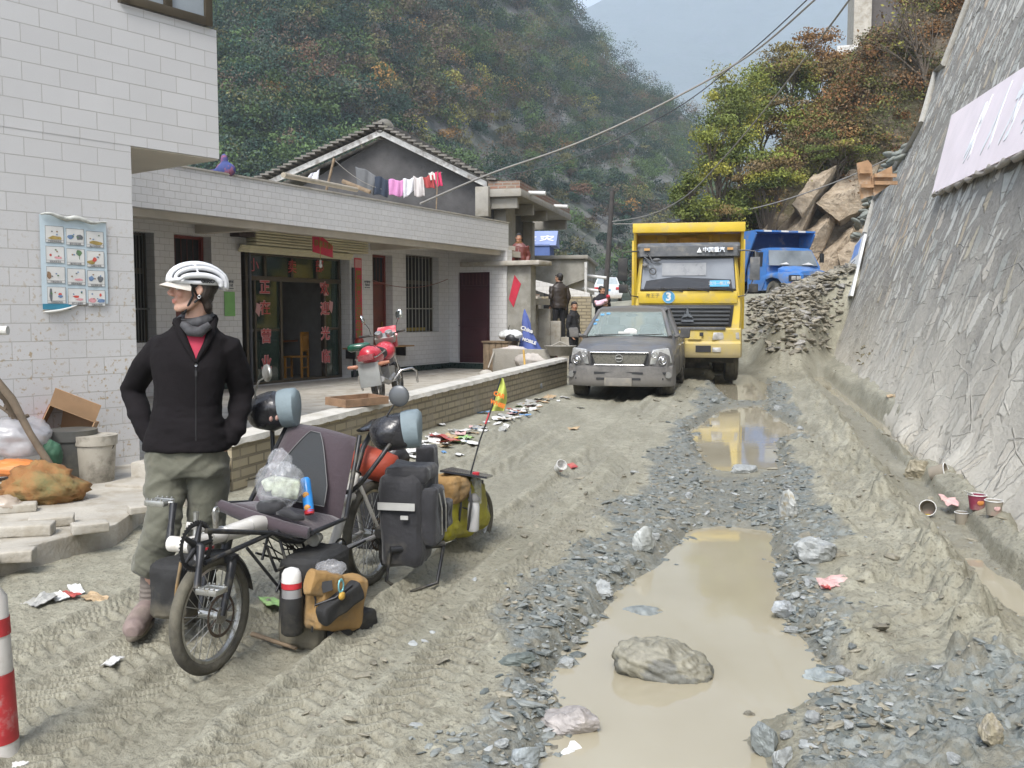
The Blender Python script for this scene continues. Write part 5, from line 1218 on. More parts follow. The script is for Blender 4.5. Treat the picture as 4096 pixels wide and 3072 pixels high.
_cl = [('towel','dark grey cloth hanging folded at the left end of the washing line','cloth',[(768,358),(812,378),(806,420),(772,408)],(.12,.125,.13)),
 ('trousers','dark navy trousers hanging second on the washing line','trousers',[(810,380),(840,388),(838,425),(808,420)],(.025,.035,.055)),
 ('shirt','bright pink shirt hanging in the middle of the washing line','shirt',[(839,388),(872,389),(870,424),(841,422)],(.52,.22,.42)),
 ('shirt','plain white shirt hanging right of the pink shirt','shirt',[(871,388),(896,384),(893,412),(872,430)],(.60,.60,.63)),
 ('jacket','pale grey baby suit with dangling legs on the washing line','clothes',[(893,382),(915,384),(918,425),(895,424)],(.50,.47,.46)),
 ('vest','dark red patterned garment with yellow edge near the line end','clothes',[(913,383),(935,378),(940,408),(918,404)],(.33,.05,.05)),
 ('hat','small white cap pegged near the right end of the washing line','hat',[(926,372),(940,374),(942,390),(930,388)],(.6,.56,.52)),
 ('sweater','crimson sweater hanging at the right end of the washing line','sweater',[(934,377),(952,370),(957,400),(945,404)],(.50,.04,.11)),
 ('shirt','white shirt with blue collar hanging at the far left above the parapet','shirt',[(668,380),(690,366),(686,392),(655,392)],(.60,.60,.64))]
for i, a in enumerate(_cl): cloth(*a[:4], 21.9, a[4], i + 1, .03)
mb = MB(); mb.ell((0, 0, .09), (.16, .1, .12)); mb.ell((-.02, 0, .24), (.06, .05, .1)); mb.box((-.1, 0, .06), (.3, .1, .06)); o = remesh('bundle', mb, .02, M('bundle_blue', (.04, .06, .20), .8, dirt=.4, dc=(.5, .12, .05), dsc=8), smooth_it=2, label='small blue and orange cloth bundle on the parapet beside the overhang', cat='bundle'); o.location = SF.w(SF.hit(229, 165, FO)[0], FO + .07, fzt + .0)
# ================================================================ RETAINING WALL
wb0 = Vector((8.96, 26.5, .0)); wa = Vector((.26, .966, 0)).normalized(); wn = Vector((wa.y, -wa.x, 0)); BAT = .34
nrm = (Vector((0, 0, 1)) + wn * BAT).normalized(); nout = nrm.cross(wa).normalized()
if nout.x > 0: nout = -nout
def whit(px, py, off=0):
 d = ray(px, py); o = Vector((0, 0, CAMH)); q = wb0 + nout * off; t_ = (q - o).dot(nout) / d.dot(nout); p = o + d * t_
 r_ = p - wb0; return (r_.dot(wa), r_.dot(nrm), p)
edge = [(833, 362), (840, 297), (852, 262), (865, 233), (874.6, 199), (893, 170), (911, 143), (921.7, 123), (936, 72), (944, 64), (968.7, 0), (985, -40), (1010, -110)]
ev = [(whit(*e)[1], whit(*e)[0]) for e in edge]
vs_ = [e[0] for e in ev]; ss_ = [e[1] for e in ev]; vmax = vs_[-1]
print('board', whit(846,300)[2], whit(860,240)[2], 'edge', whit(840,297)[2])
def stone_wall_mat():
 m, n, b = _new('stone_masonry'); tc = _obj(n)
 mp = n.nodes.new('ShaderNodeMapping'); mp.inputs['Rotation'].default_value = (0, 0, .16); mp.inputs['Scale'].default_value = (3.0, 2.0, 1); n.links.new(tc, mp.inputs[0])
 ns = n.nodes.new('ShaderNodeTexNoise'); ns.inputs['Scale'].default_value = 2.5; ns.inputs['Detail'].default_value = 3; n.links.new(tc, ns.inputs['Vector'])
 ad = n.nodes.new('ShaderNodeMixRGB'); ad.blend_type = 'ADD'; ad.inputs[0].default_value = .3; n.links.new(mp.outputs[0], ad.inputs[1]); n.links.new(ns.outputs['Color'], ad.inputs[2])
 vo = n.nodes.new('ShaderNodeTexVoronoi'); vo.voronoi_dimensions = '2D'; vo.inputs['Scale'].default_value = 1; vo.inputs['Randomness'].default_value = .95; n.links.new(ad.outputs[0], vo.inputs['Vector'])
 ve = n.nodes.new('ShaderNodeTexVoronoi'); ve.voronoi_dimensions = '2D'; ve.feature = 'DISTANCE_TO_EDGE'; ve.inputs['Scale'].default_value = 1; ve.inputs['Randomness'].default_value = .95; n.links.new(ad.outputs[0], ve.inputs['Vector'])
 sc = n.nodes.new('ShaderNodeSeparateColor'); n.links.new(vo.outputs['Color'], sc.inputs[0])
 cr = n.nodes.new('ShaderNodeValToRGB'); n.links.new(sc.outputs[0], cr.inputs[0]); e = cr.color_ramp.elements
 e[0].position = 0; e[0].color = (.44, .425, .38, 1); e[1].position = 1; e[1].color = (.46, .42, .32, 1)
 for p_, c_ in ((.3, (.56, .55, .50, 1)), (.55, (.38, .385, .35, 1)), (.75, (.62, .61, .56, 1)), (.9, (.46, .35, .24, 1))): q = e.new(p_); q.color = c_
 fine = _noise(n, tc, 16, 8, .7)
 stone = _mix(n, _mr(n, fine, .4, .75, 0, .4), cr.outputs[0], (.20, .195, .17))
 mort = _mix(n, _mr(n, fine, .35, .65), (.19, .18, .16), (.31, .295, .262))
 thr = _math(n, 'ADD', ve.outputs['Distance'], _math(n, 'MULTIPLY', _math(n, 'SUBTRACT', fine, .5), .16))
 f = _math(n, 'MULTIPLY', _mr(n, thr, .10, .17), _mr(n, sc.outputs[1], .26, .36))
 col = _mix(n, f, mort, stone)
 mp2 = n.nodes.new('ShaderNodeMapping'); mp2.inputs['Rotation'].default_value = (0, 0, -1.1); mp2.inputs['Scale'].default_value = (1.2, 5.5, 1); n.links.new(tc, mp2.inputs[0])
 v2 = n.nodes.new('ShaderNodeTexVoronoi'); v2.voronoi_dimensions = '2D'; v2.feature = 'DISTANCE_TO_EDGE'; v2.inputs['Scale'].default_value = .62; n.links.new(mp2.outputs[0], v2.inputs['Vector'])
 rib = _math(n, 'MULTIPLY', _mr(n, v2.outputs['Distance'], .012, .03, 1, 0), _mr(n, _noise(n, tc, 1.7, 2), .5, .56))
 col = _mix(n, _math(n, 'MULTIPLY', rib, .6), col, (.30, .29, .27))
 sp_ = n.nodes.new('ShaderNodeSeparateXYZ'); n.links.new(tc, sp_.inputs[0])
 z_ = _math(n, 'ADD', sp_.outputs[1], _math(n, 'MULTIPLY', _noise(n, tc, .7, 7, .72), -4.4)); z_ = _math(n, 'ADD', z_, _math(n, 'MULTIPLY', fine, -1.2))
 mf = _mr(n, z_, -2.3, -.3, 1, 0)
 col = _mix(n, _math(n, 'MULTIPLY', mf, .85), col, (.52, .49, .42))
 n.links.new(col, b.inputs['Base Color']); b.inputs['Roughness'].default_value = .92
 h = _math(n, 'ADD', _math(n, 'MULTIPLY', f, .7), _math(n, 'MULTIPLY', fine, .6)); h = _math(n, 'ADD', h, _math(n, 'MULTIPLY', rib, .5))
 _bump(n, b, h, .05, .9)
 return m
n_u, n_v = 260, 150; V = []
sn = -32.0
uu = np.linspace(0, 1, n_u) ** .75; vv = np.linspace(-.5, vmax, n_v)
eS = np.interp(vv, vs_, ss_)
Sg = sn + (eS[None, :] - sn) * uu[:, None]; Vg = np.repeat(vv[None], n_u, 0)
dspl = .035 * fbm(Sg * 1.2, Vg * 1.1, None, 4, 5) + .02 * fbm(Sg * 5, Vg * 2.5, None, 3, 6) + .25 * np.exp(-np.clip(Vg, 0, 9) / .35) * (.6 + .5 * fbm(Sg * 1.3, Vg * 2, None, 3, 15))
Lc = np.stack([Sg, Vg, dspl], -1).reshape(-1, 3)
_i = (np.arange(n_u - 1)[:, None] * n_v + np.arange(n_v - 1)[None, :]).ravel()
Fq = np.stack([_i, _i + n_v, _i + n_v + 1, _i + 1], 1)
endr = Lc.reshape(n_u, n_v, 3)[-1] + np.array([1.2, 0, -3.0]); V = np.concatenate([Lc, endr]); k_ = np.arange(n_v - 1); l0 = (n_u - 1) * n_v + k_
Fq = np.concatenate([Fq, np.stack([l0, n_u * n_v + k_, n_u * n_v + k_ + 1, l0 + 1], 1)])
rw = npmesh('stone_retaining_wall', V, Fq, stone_wall_mat(), smooth=True, label='high leaning rubble stone retaining wall along the right of the road', cat='wall')
R = Matrix((wa, nrm, nout)).transposed().to_4x4(); R.translation = wb0; rw.matrix_world = R
WM = R
mb = MB(); mb.tube([whit(*e, 0.05)[2] for e in edge], .09, 6); mb.build('edge_mortar', M('edge_cement', (.30, .29, .26), .9, bump=.02, bsc=10), rw, smooth=60)
rw.children[0].matrix_parent_inverse = WM.inverted()
def onwall(poly, off): return [Vector((whit(a, b, off)[0], whit(a, b, off)[1], 0)) for a, b in poly]
bp = onwall([dd(2061, 250), dd(2212, 152), dd(2212, 330), dd(2019, 420)], .10)
d1 = (bp[1] - bp[0]).normalized(); d2 = (bp[2] - bp[3]).normalized(); bp[1] = bp[0] + d1 * 9; bp[2] = bp[3] + d2 * 9
sgn_ = thing('slogan_board', 'faded pink slogan board with white characters fixed on the stone wall', 'sign'); sgn_.matrix_world = WM @ Matrix.Translation((0, 0, 0))
mb = MB(); mb.add([tuple(p + Vector((0, 0, .10))) for p in bp] + [tuple(p + Vector((0, 0, .15))) for p in bp], [(0, 1, 2, 3), (4, 5, 6, 7), (0, 1, 5, 4), (1, 2, 6, 5), (2, 3, 7, 6), (3, 0, 4, 7)]); mb.build('board', M('faded_pink', (.82, .73, .75), .6, var=.05, sc=2), sgn_)
mb = MB(); mb.tube([tuple(bp[3].lerp(bp[2], i / 30) + Vector((0, -.02 + .03 * math.sin(i * 1.9), .11))) for i in range(31)], [.04 + .02 * math.sin(i * 2.3) for i in range(31)], 6); mb.build('torn_rim', M('torn_rim', (.30, .27, .23), .8), sgn_, smooth=60)
WL = M('white_letter', (.80, .82, .84), .6)
for ch, (a, b), hpx in (('以', (2085, 345), 0), ('人', (2128, 322), 0), ('为', (2172, 290), 0), ('本', (2216, 262), 0)):
 s_, v_, _ = whit(*dd(a, b), .155);
 hgt = .74 * abs(np.interp(s_, [bp[2].x, bp[3].x], [bp[2].y, bp[3].y]) - np.interp(s_, [bp[1].x, bp[0].x], [bp[1].y, bp[0].y]))
 text(ch, 1.0, TM((s_, (np.interp(s_, [bp[2].x, bp[3].x], [bp[2].y, bp[3].y]) + np.interp(s_, [bp[1].x, bp[0].x], [bp[1].y, bp[0].y])) / 2, .156), (-1, 0, 0), (0, 1, 0)) @ Matrix.Diagonal((.58 * hgt, hgt * 1.0, 1, 1)), sgn_, WL, 'letter', .003, bold=.022)
bp = onwall([dd(1852, 531), dd(1873, 506), dd(1843, 640), dd(1821, 646)], .08)
nb_ = thing('notice_board', 'narrow white notice board with blue heading standing on the far end of the stone wall', 'sign'); nb_.matrix_world = WM
def qd(mb, a, b, c, d, z0, z1): mb.add([(p.x, p.y, z0) for p in (a, b, c, d)] + [(p.x, p.y, z1) for p in (a, b, c, d)], [(0, 1, 2, 3), (4, 5, 6, 7), (0, 1, 5, 4), (1, 2, 6, 5), (2, 3, 7, 6), (3, 0, 4, 7)])
mb = MB(); qd(mb, *bp, .08, .16); mb.build('board', PAPER, nb_)
def bi(u, v): return bp[0].lerp(bp[1], u).lerp(bp[3].lerp(bp[2], u), v)
mb = MB(); qd(mb, bi(.06, .03), bi(.75, .03), bi(.75, .32), bi(.06, .32), .161, .166); mb.build('heading', M('heading_blue', (.17, .28, .55), .6, var=.25, sc=3), nb_)
mb = MB()
for k in range(9): qd(mb, bi(.15, .38 + k * .06), bi(.6, .38 + k * .06), bi(.6, .40 + k * .06), bi(.15, .40 + k * .06), .161, .165)
mb.build('text_lines', DTX if True else None, nb_)
SB = M('sandbag', (.20, .215, .19), .85, var=.3, sc=5, bump=.01, bsc=30, dirt=.3, dc=(.14, .12, .09))
rs = random.Random(12)
_path = [(908, 146), (900, 158), (893, 172), (884, 185), (875, 196), (868, 207), (864, 218), (858, 232), (852, 246)]
k = 0
for i in range(54):
 u = i / 54 * (len(_path) - 1); j = int(u); a, b = _path[j], _path[min(j + 1, len(_path) - 1)]; px = a[0] + (b[0] - a[0]) * (u - j) + rs.uniform(-7, 3); py = a[1] + (b[1] - a[1]) * (u - j) + rs.uniform(-6, 4)
 s_, v_, p = whit(px, py, .0); p = p + Vector((rs.uniform(-.1, .2), rs.uniform(-.2, .6), 0))
 mb = MB(); mb.ell((0, 0, 0), (.30, .17, .085), n=14, m=8); me = mb.mesh('sandbag', 180)
 o = link('sandbag', me, SB, None, label='grey green sandbag in the pile along the far top edge of the stone wall', cat='sandbag', group='sandbags on the wall edge')
 co = np.empty(len(me.vertices) * 3, np.float32); me.vertices.foreach_get('co', co); co = co.reshape(-1, 3); co *= (1 + .22 * fbm(co[:, 0] * 7 + i, co[:, 1] * 7, co[:, 2] * 9, 3))[:, None]; me.vertices.foreach_set('co', co.ravel())
 o.location = p; o.rotation_euler = (rs.uniform(-.5, .5), rs.uniform(-.6, .6), rs.uniform(-1.2, 1.2))
Yp = 27.6
for i, (pg, lb) in enumerate([([(857, 163), (868, 160), (872, 165), (874, 195), (861, 199)], 'tall upright formwork board of pale timber above the sandbags'), ([(872, 176), (892, 166), (893, 183), (874, 196)], 'lower wide formwork board beside the tall one above the sandbags')]):
 mb = MB(); mb.slab([P(a, b, Yp - i * .1 + .0) for a, b in pg], .06, (0, -1, 0))
 for c_ in (.3, .7):
  a = P(pg[0][0], pg[0][1], Yp).lerp(P(pg[-1][0], pg[-1][1], Yp), c_); b = P(pg[1][0], pg[1][1], Yp).lerp(P(pg[-2][0], pg[-2][1], Yp), c_); mb.box((a + b) / 2 + Vector((0, -.1 - i * .1, 0)), ((b - a).length, .08, .1))
 mb.build('formwork_board', M('raw_timber' + str(i), (.36, .22, .12), .8, var=.25, sc=4, dirt=.35, dc=(.45, .40, .33)), None, label=lb, cat='board')
# ---- house on the hill
HH = Frame(tuple(P(900, 30, 56)[:2]), -.25); t = thing('hilltop_house', 'white house with grey doorway on top of the slope at the upper right', 'house', (HH.p0.x, HH.p0.y, 0), HH.a)
def hh(px, py): return HH.hit(px, py)
x0_, z1_ = hh(856, -60); x1_, z0_ = hh(975, 46); xs_ = [hh(q, 0)[0] for q in (872, 905, 923, 937)]
mb = MB(); walls(mb, x0_, x1_, z0_ - 3, z1_, 0, .3, [(xs_[0], xs_[1], z0_ + .9, z1_ - .8), (xs_[2], xs_[3], z0_ + .2, z1_ - .8)]); mb.bb(x0_, x1_, 4, 4.3, z0_ - 3, z1_); mb.bb(x0_ + .001, x0_ + .3, .301, 4, z0_ - 3, z1_); mb.build('wall', CONCL, t)
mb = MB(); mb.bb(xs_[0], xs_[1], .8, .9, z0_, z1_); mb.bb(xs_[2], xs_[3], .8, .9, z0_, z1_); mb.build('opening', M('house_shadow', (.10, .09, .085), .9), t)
mb = MB(); mb.bb(xs_[1] + .3, xs_[2] - .1, -.5, -.2, z0_ - 3, z1_); mb.build('pillar', M('tan_pillar', (.33, .27, .19), .8), t)
mb = MB(); mb.bb(x0_ - 1, x1_, -1.6, -.55, z0_ - 3, z0_ + .1); mb.build('terrace', WHITE, t)
# ================================================================ VEHICLES
TYRE = M('tyre', (.022, .021, .02), .85, var=.2, bump=.004, bsc=40, dirt=.75, dc=(.17, .155, .12), dsc=6)
TYRED = M('tyre_muddy', (.03, .028, .025), .9, var=.2, bump=.006, bsc=40, dirt=1.0, dc=(.13, .12, .09), dsc=4)
RIM = M('rim_steel', (.30, .30, .29), .5, met=.7, dirt=.8, dc=(.20, .18, .14))
CHROME = M('chrome', (.60, .60, .60), .18, met=1, dirt=.25, dc=(.3, .28, .24), dsc=9)
DUSTSKYG = glass('windscreen', (.30, .36, .34), .42, .06, .9)  # patchy pane, greenish sky reflection put into its base colour
RUB = M('black_rubber', (.018, .018, .018), .7, dirt=.4, dc=(.12, .11, .09))
def wheel(parent, c, r, w, rimr=.6, mt=TYRE, ax='x', name='wheel'):
 """tyre with tread blocks > rim"""
 A = {'x': Vector((1, 0, 0)), 'y': Vector((0, 1, 0))}[ax]; c = Vector(c); u, v, _ = frame_from((0, 0, 0), A); n = 44
 prof = [(-.5, rimr), (-.5, .86), (-.42, .96), (-.22, .995), (-.2, .975), (.0, 1.0), (.2, .975), (.22, .995), (.42, .96), (.5, .86), (.5, rimr)]
 rings = []
 for i in range(n):
  a = 2 * math.pi * i / n; d = u * math.cos(a) + v * math.sin(a)
  rings.append([c + A * (p[0] * w) + d * (r * (p[1] - (.022 if (i % 2 and p[1] > .95) else 0))) for p in prof])
 mb = MB(); m = len(prof); vs = [p for q in rings for p in q]; fs = []
 for i in range(n):
  for k in range(m): fs.append((i * m + k, ((i + 1) % n) * m + k, ((i + 1) % n) * m + (k + 1) % m, i * m + (k + 1) % m))
 mb.add(vs, fs); t = mb.build(name, mt, parent, smooth=35)
 mb = MB(); mb.tube([c - A * w * .38, c - A * w * .33, c + A * w * .33, c + A * w * .38], [r * rimr, r * rimr * .99, r * rimr * .99, r * rimr], 28); mb.tube([c - A * w * .46, c + A * w * .46], r * .16, 12)
 for k in range(6):
  a = k * math.pi / 3; d = u * math.cos(a) + v * math.sin(a)
  for s_ in (-1, 1): mb.cyl(c + d * r * rimr * .6 + A * s_ * w * .37, c + d * r * rimr * .6 + A * s_ * w * .41, r * .08, n=8)
 mb.build('rim', RIM, t, smooth=35); return t
def sym(pts): return [(x, z) for x, z in pts] + [(-x, z) for x, z in reversed(pts)]
# ---- pickup
PK_ = M('dusty_paint', (.095, .097, .105), .42, var=.12, sc=3, dirt=.8, dc=(.15, .14, .12), dsc=1.2, zdirt=(.35, 1.0), coat=.2)
PLM = M('dusty_plastic', (.05, .05, .05), .7, dirt=.7, dc=(.20, .19, .175), dsc=2, zdirt=(.3, .8))
def pickup():
 pz = -.03; t = thing('pickup', 'dusty dark grey double cab pickup parked in the road before the yellow truck', 'pickup truck', (P(618.5, 400, 16.3).x, 16.3, pz), -math.atan(.235))
 st = [(.10, .76, .82, .40, .74, .70, .86, .89), (.30, .80, .86, .36, .80, .76, .925, .955), (.75, .84, .885, .34, .86, .79, .985, 1.02), (1.25, .86, .895, .34, .95, .80, 1.07, 1.11), (1.6, .86, .90, .34, 1.0, .85, 1.09, 1.10), (3.3, .86, .90, .34, 1.0, .86, 1.09, 1.09)]
 rings = []
 for y, wb_, wm, zl, zm, ws, zt, zc in st: rings.append([(x, y, z) for x, z in sym([(.0, zl), (wb_, zl), (wm, zl + .15), (wm, zm), (ws, zt), (ws * .5, (zt + zc * 2) / 3), (0.001, zc)])])
 mb = MB(); mb.loft(rings); body = mb.build('body', PK_, t, smooth=50, sub=0)
 mb = MB(); mb.bb(-.89, -.83, 3.32, 5.05, .42, 1.12); mb.bb(.83, .89, 3.32, 5.05, .42, 1.12); mb.bb(-.83, .83, 3.32, 3.38, .42, 1.12); mb.bb(-.83, .83, 4.99, 5.05, .42, 1.12); mb.bb(-.83, .83, 3.38, 4.99, .55, .6); mb.build('cargo_bed', PK_, t, bevel=.02)
 b = {'fl': (-.79, 1.22, 1.09), 'fr': (.79, 1.22, 1.09), 'rl': (-.80, 3.30, 1.09), 'rr': (.80, 3.30, 1.09)}; r = {'fl': (-.60, 1.92, 1.58), 'fr': (.60, 1.92, 1.58), 'rl': (-.62, 3.15, 1.60), 'rr': (.62, 3.15, 1.60)}
 mb = MB()
 for k in b: mb.tube([b[k], r[k]], [.045, .04], 8)
 for s_ in (-1, 1): mb.tube([(s_ * .85, 2.28, 1.09), (s_ * .64, 2.42, 1.6)], .04, 6)
 rr = [[(x, y, z) for x, z in sym([(0.001, zt - .03), (w_, zt - .03), (w_ + .03, zt), (w_ * .9, zt + .05), (0.001, zt + .075)])] for y, w_, zt in ((1.86, .60, 1.565), (2.1, .63, 1.60), (3.0, .64, 1.61), (3.2, .62, 1.595))]
 mb.loft(rr); mb.build('cabin', PK_, t, smooth=50)
 def pane(pts, name='window'):
  m = MB(); m.slab(pts, .006); return m.build(name, DUSTSKYG, t)
 ws_ = pane([(-.74, 1.25, 1.11), (.74, 1.25, 1.11), (.575, 1.88, 1.57), (-.575, 1.88, 1.57)], 'windscreen')
 pane([(-.72, 3.28, 1.11), (.72, 3.28, 1.11), (.58, 3.16, 1.57), (-.58, 3.16, 1.57)], 'rear_window')
 for s_ in (-1, 1):
  pane([(s_ * .805, 1.4, 1.1), (s_ * .825, 2.26, 1.1), (s_ * .63, 2.38, 1.57), (s_ * .61, 1.98, 1.57)]); pane([(s_ * .825, 2.32, 1.1), (s_ * .815, 3.22, 1.1), (s_ * .63, 3.1, 1.58), (s_ * .64, 2.46, 1.58)])
 INT = M('interior', (.03, .03, .03), .8)
 for s_ in (-1, 1):
  mb = MB(); mb.box((s_ * .37, 2.2, 1.05), (.46, .14, .5), (-.15, 0, 0)); mb.box((s_ * .37, 2.24, 1.37), (.24, .1, .18)); mb.build('seat', INT, t, bevel=.04)
 mb = MB(); mb.bb(-.76, .76, 1.26, 1.6, 1.02, 1.12); mb.build('dashboard', INT, t, bevel=.03)
 mb = MB(); mb.torus((.36, 1.72, 1.14), (0, -.8, .5), .19, .016, 24, 6); mb.build('steering_wheel', INT, t, smooth=90)
 mb = MB(); mb.ell((.02, 1.86, 1.49), (.12, .02, .035)); mb.build('inner_mirror', INT, ws_, smooth=90)
 mb = MB(); mb.box((.0, 1.36, 1.15), (.34, .1, .08)); mb.ell((.05, 1.38, 1.18), (.13, .06, .07)); mb.build('tissue_pack', PAPER, ws_, smooth=60)
 WS = M('sticker_blue', (.10, .28, .5), .6)
 for i, (x, z) in enumerate(((-.53, 1.50), (-.42, 1.52), (-.62, 1.40), (-.64, 1.33))):
  yy = 1.25 + (z - 1.11) / .46 * .63; mb = MB(); mb.box((x, yy - .012, z), (.07, .004, .05), (-.9, 0, 0)); mb.build('sticker', WS, ws_)
 mb = MB(); mb.bb(-.50, .50, .045, .11, .62, .86); mb.build('grille_back', BLK, t)
 m, n, bb_ = _new('mesh_grille'); tc = _obj(n); vo = n.nodes.new('ShaderNodeTexVoronoi'); vo.feature = 'DISTANCE_TO_EDGE'; vo.inputs['Scale'].default_value = 42; vo.inputs['Randomness'].default_value = .15; n.links.new(tc, vo.inputs['Vector'])
 n.links.new(_mix(n, _mr(n, vo.outputs['Distance'], .10, .2), (.13, .125, .10), (.015, .015, .015)), bb_.inputs['Base Color']); bb_.inputs['Roughness'].default_value = .5
 mb = MB(); mb.prism([(-.475, .835), (.475, .835), (.41, .655), (-.41, .655)], .035, .044); g = mb.build('grille', m, t)
 mb = MB(); mb.tube([(-.50, .02, .855), (.50, .02, .855), (.43, .02, .64), (-.43, .02, .64)], .02, 6, closed=True); mb.build('grille_frame', CHROME, g, smooth=60)
 mb = MB(); mb.torus((0, .015, .755), (0, 1, 0), .062, .01, 24, 6); mb.bb(-.045, .045, .008, .03, .745, .765); mb.build('emblem', CHROME, g, smooth=60)
 HL = M('lamp_glass', (.62, .63, .62), .12, met=.35, var=.2, sc=14, spec=.8)
 for s_ in (-1, 1):
  mb = MB(); mb.loft([[(s_ * x, y, z) for x, y, z in q] for q in ([(.57, .02, .90), (.84, .20, .93), (.90, .32, .66), (.52, .03, .64)], [(.56, .12, .90), (.78, .3, .93), (.84, .4, .66), (.52, .12, .64)])]); h = mb.build('headlight', HL, t, bevel=.02)
  mb = MB(); mb.torus((s_ * .74, .07, .72), (-s_ * .35, 1, 0), .065, .012, 20, 5); mb.ell((s_ * .74, .10, .72), (.055, .03, .055)); mb.torus((s_ * .60, .02, .82), (-s_ * .25, 1, 0), .0001 + .05, .008, 16, 5); mb.build('lens', CHROME, h, smooth=80)
 rg = [[(x, y, z) for y, z in ((yy + .0, .27), (yy - .05, .33), (yy - .06, .50), (yy - .03, .60), (yy + .05, .63), (yy + .25, .62), (yy + .25, .27))] for x, yy in ((-.93, .45), (-.90, .22), (-.72, .07), (-.4, .0), (0, -.02), (.4, .0), (.72, .07), (.90, .22), (.93, .45))]
 mb = MB(); mb.loft(rg); mb.build('front_bumper', PLM, t, smooth=40)
 mb = MB()
 for x0, x1 in ((-.80, -.52), (-.42, .42), (.52, .80)):
  for z in (.405, .505): mb.bb(x0 + (.04 if z < .45 else 0), x1 - (.04 if z < .45 else 0), -.068 + .10 * (abs(x0 + x1) > .5), .2, z - .018, z + .018)
 mb.build('air_intake', BLK, t)
 for s_ in (-1, 1):
  mb = MB(); mb.cyl((s_ * .84, .07, .47), (s_ * .80, .2, .47), .055, n=16); mb.build('fog_lamp', M('lamp_dull', (.20, .20, .19), .3) if 'lamp_dull' not in bpy.data.materials else bpy.data.materials['lamp_dull'], t, smooth=40)
  mb = MB(); mb.loft([[(s_ * (x + .0), y, z) for x, y, z in q] for q in ([(.93, 1.50, 1.06), (1.13, 1.53, 1.06), (1.15, 1.53, 1.26), (.96, 1.50, 1.27)], [(.95, 1.62, 1.09), (1.10, 1.62, 1.09), (1.11, 1.62, 1.23), (.97, 1.62, 1.24)])]); mb.cyl((s_ * .84, 1.55, 1.09), (s_ * .97, 1.55, 1.13), .03); mb.build('wing_mirror', PLM, t, bevel=.03, seg=3)
  wheel(t, (s_ * .77, .86, .36), .36, .24, .58, TYRED if s_ < 0 else TYRE); wheel(t, (s_ * .77, 3.88, .36), .36, .24, .58)
  mb = MB(); mb.torus((s_ * .875, .86, .38), (1, 0, 0), .41, .035, 30, 6, .6); mb.torus((s_ * .88, 3.88, .38), (1, 0, 0), .41, .035, 30, 6, .6);
  mb.v = [(x, y, max(z, .36)) for x, y, z in mb.v]; mb.build('wheel_arch', PK_, t, smooth=60)
  for y in (2.29, 3.31): m2 = MB(); m2.bb(s_ * .897, s_ * .903, y - .006, y + .006, .42, 1.04); m2.build('door_gap', BLK, t)
  for y in (2.05, 3.05): m2 = MB(); m2.bb(s_ * .90, s_ * .925, y, y + .15, .92, .95); m2.build('door_handle', CHROME, t)
 mb = MB(); mb.bb(-.235, .235, -.105, -.09, .285, .425); mb.build('number_plate', M('mud_plate', (.20, .19, .17), .8, var=.15, dirt=.5), t, bevel=.006)
 mb = MB(); mb.bb(-.7, .7, .3, 4.8, .3, .42); mb.cyl((-.7, .86, .34), (.7, .86, .34), .05); mb.build('chassis', BLK, t)
 mb = MB()
 for x0, x1 in ((-.6, .05), (.1, .66)): mb.cyl((x0, 1.23, 1.125), (x1, 1.30, 1.145), .009, n=5)
 mb.build('wiper', BLK, t)
 return t
pickup()
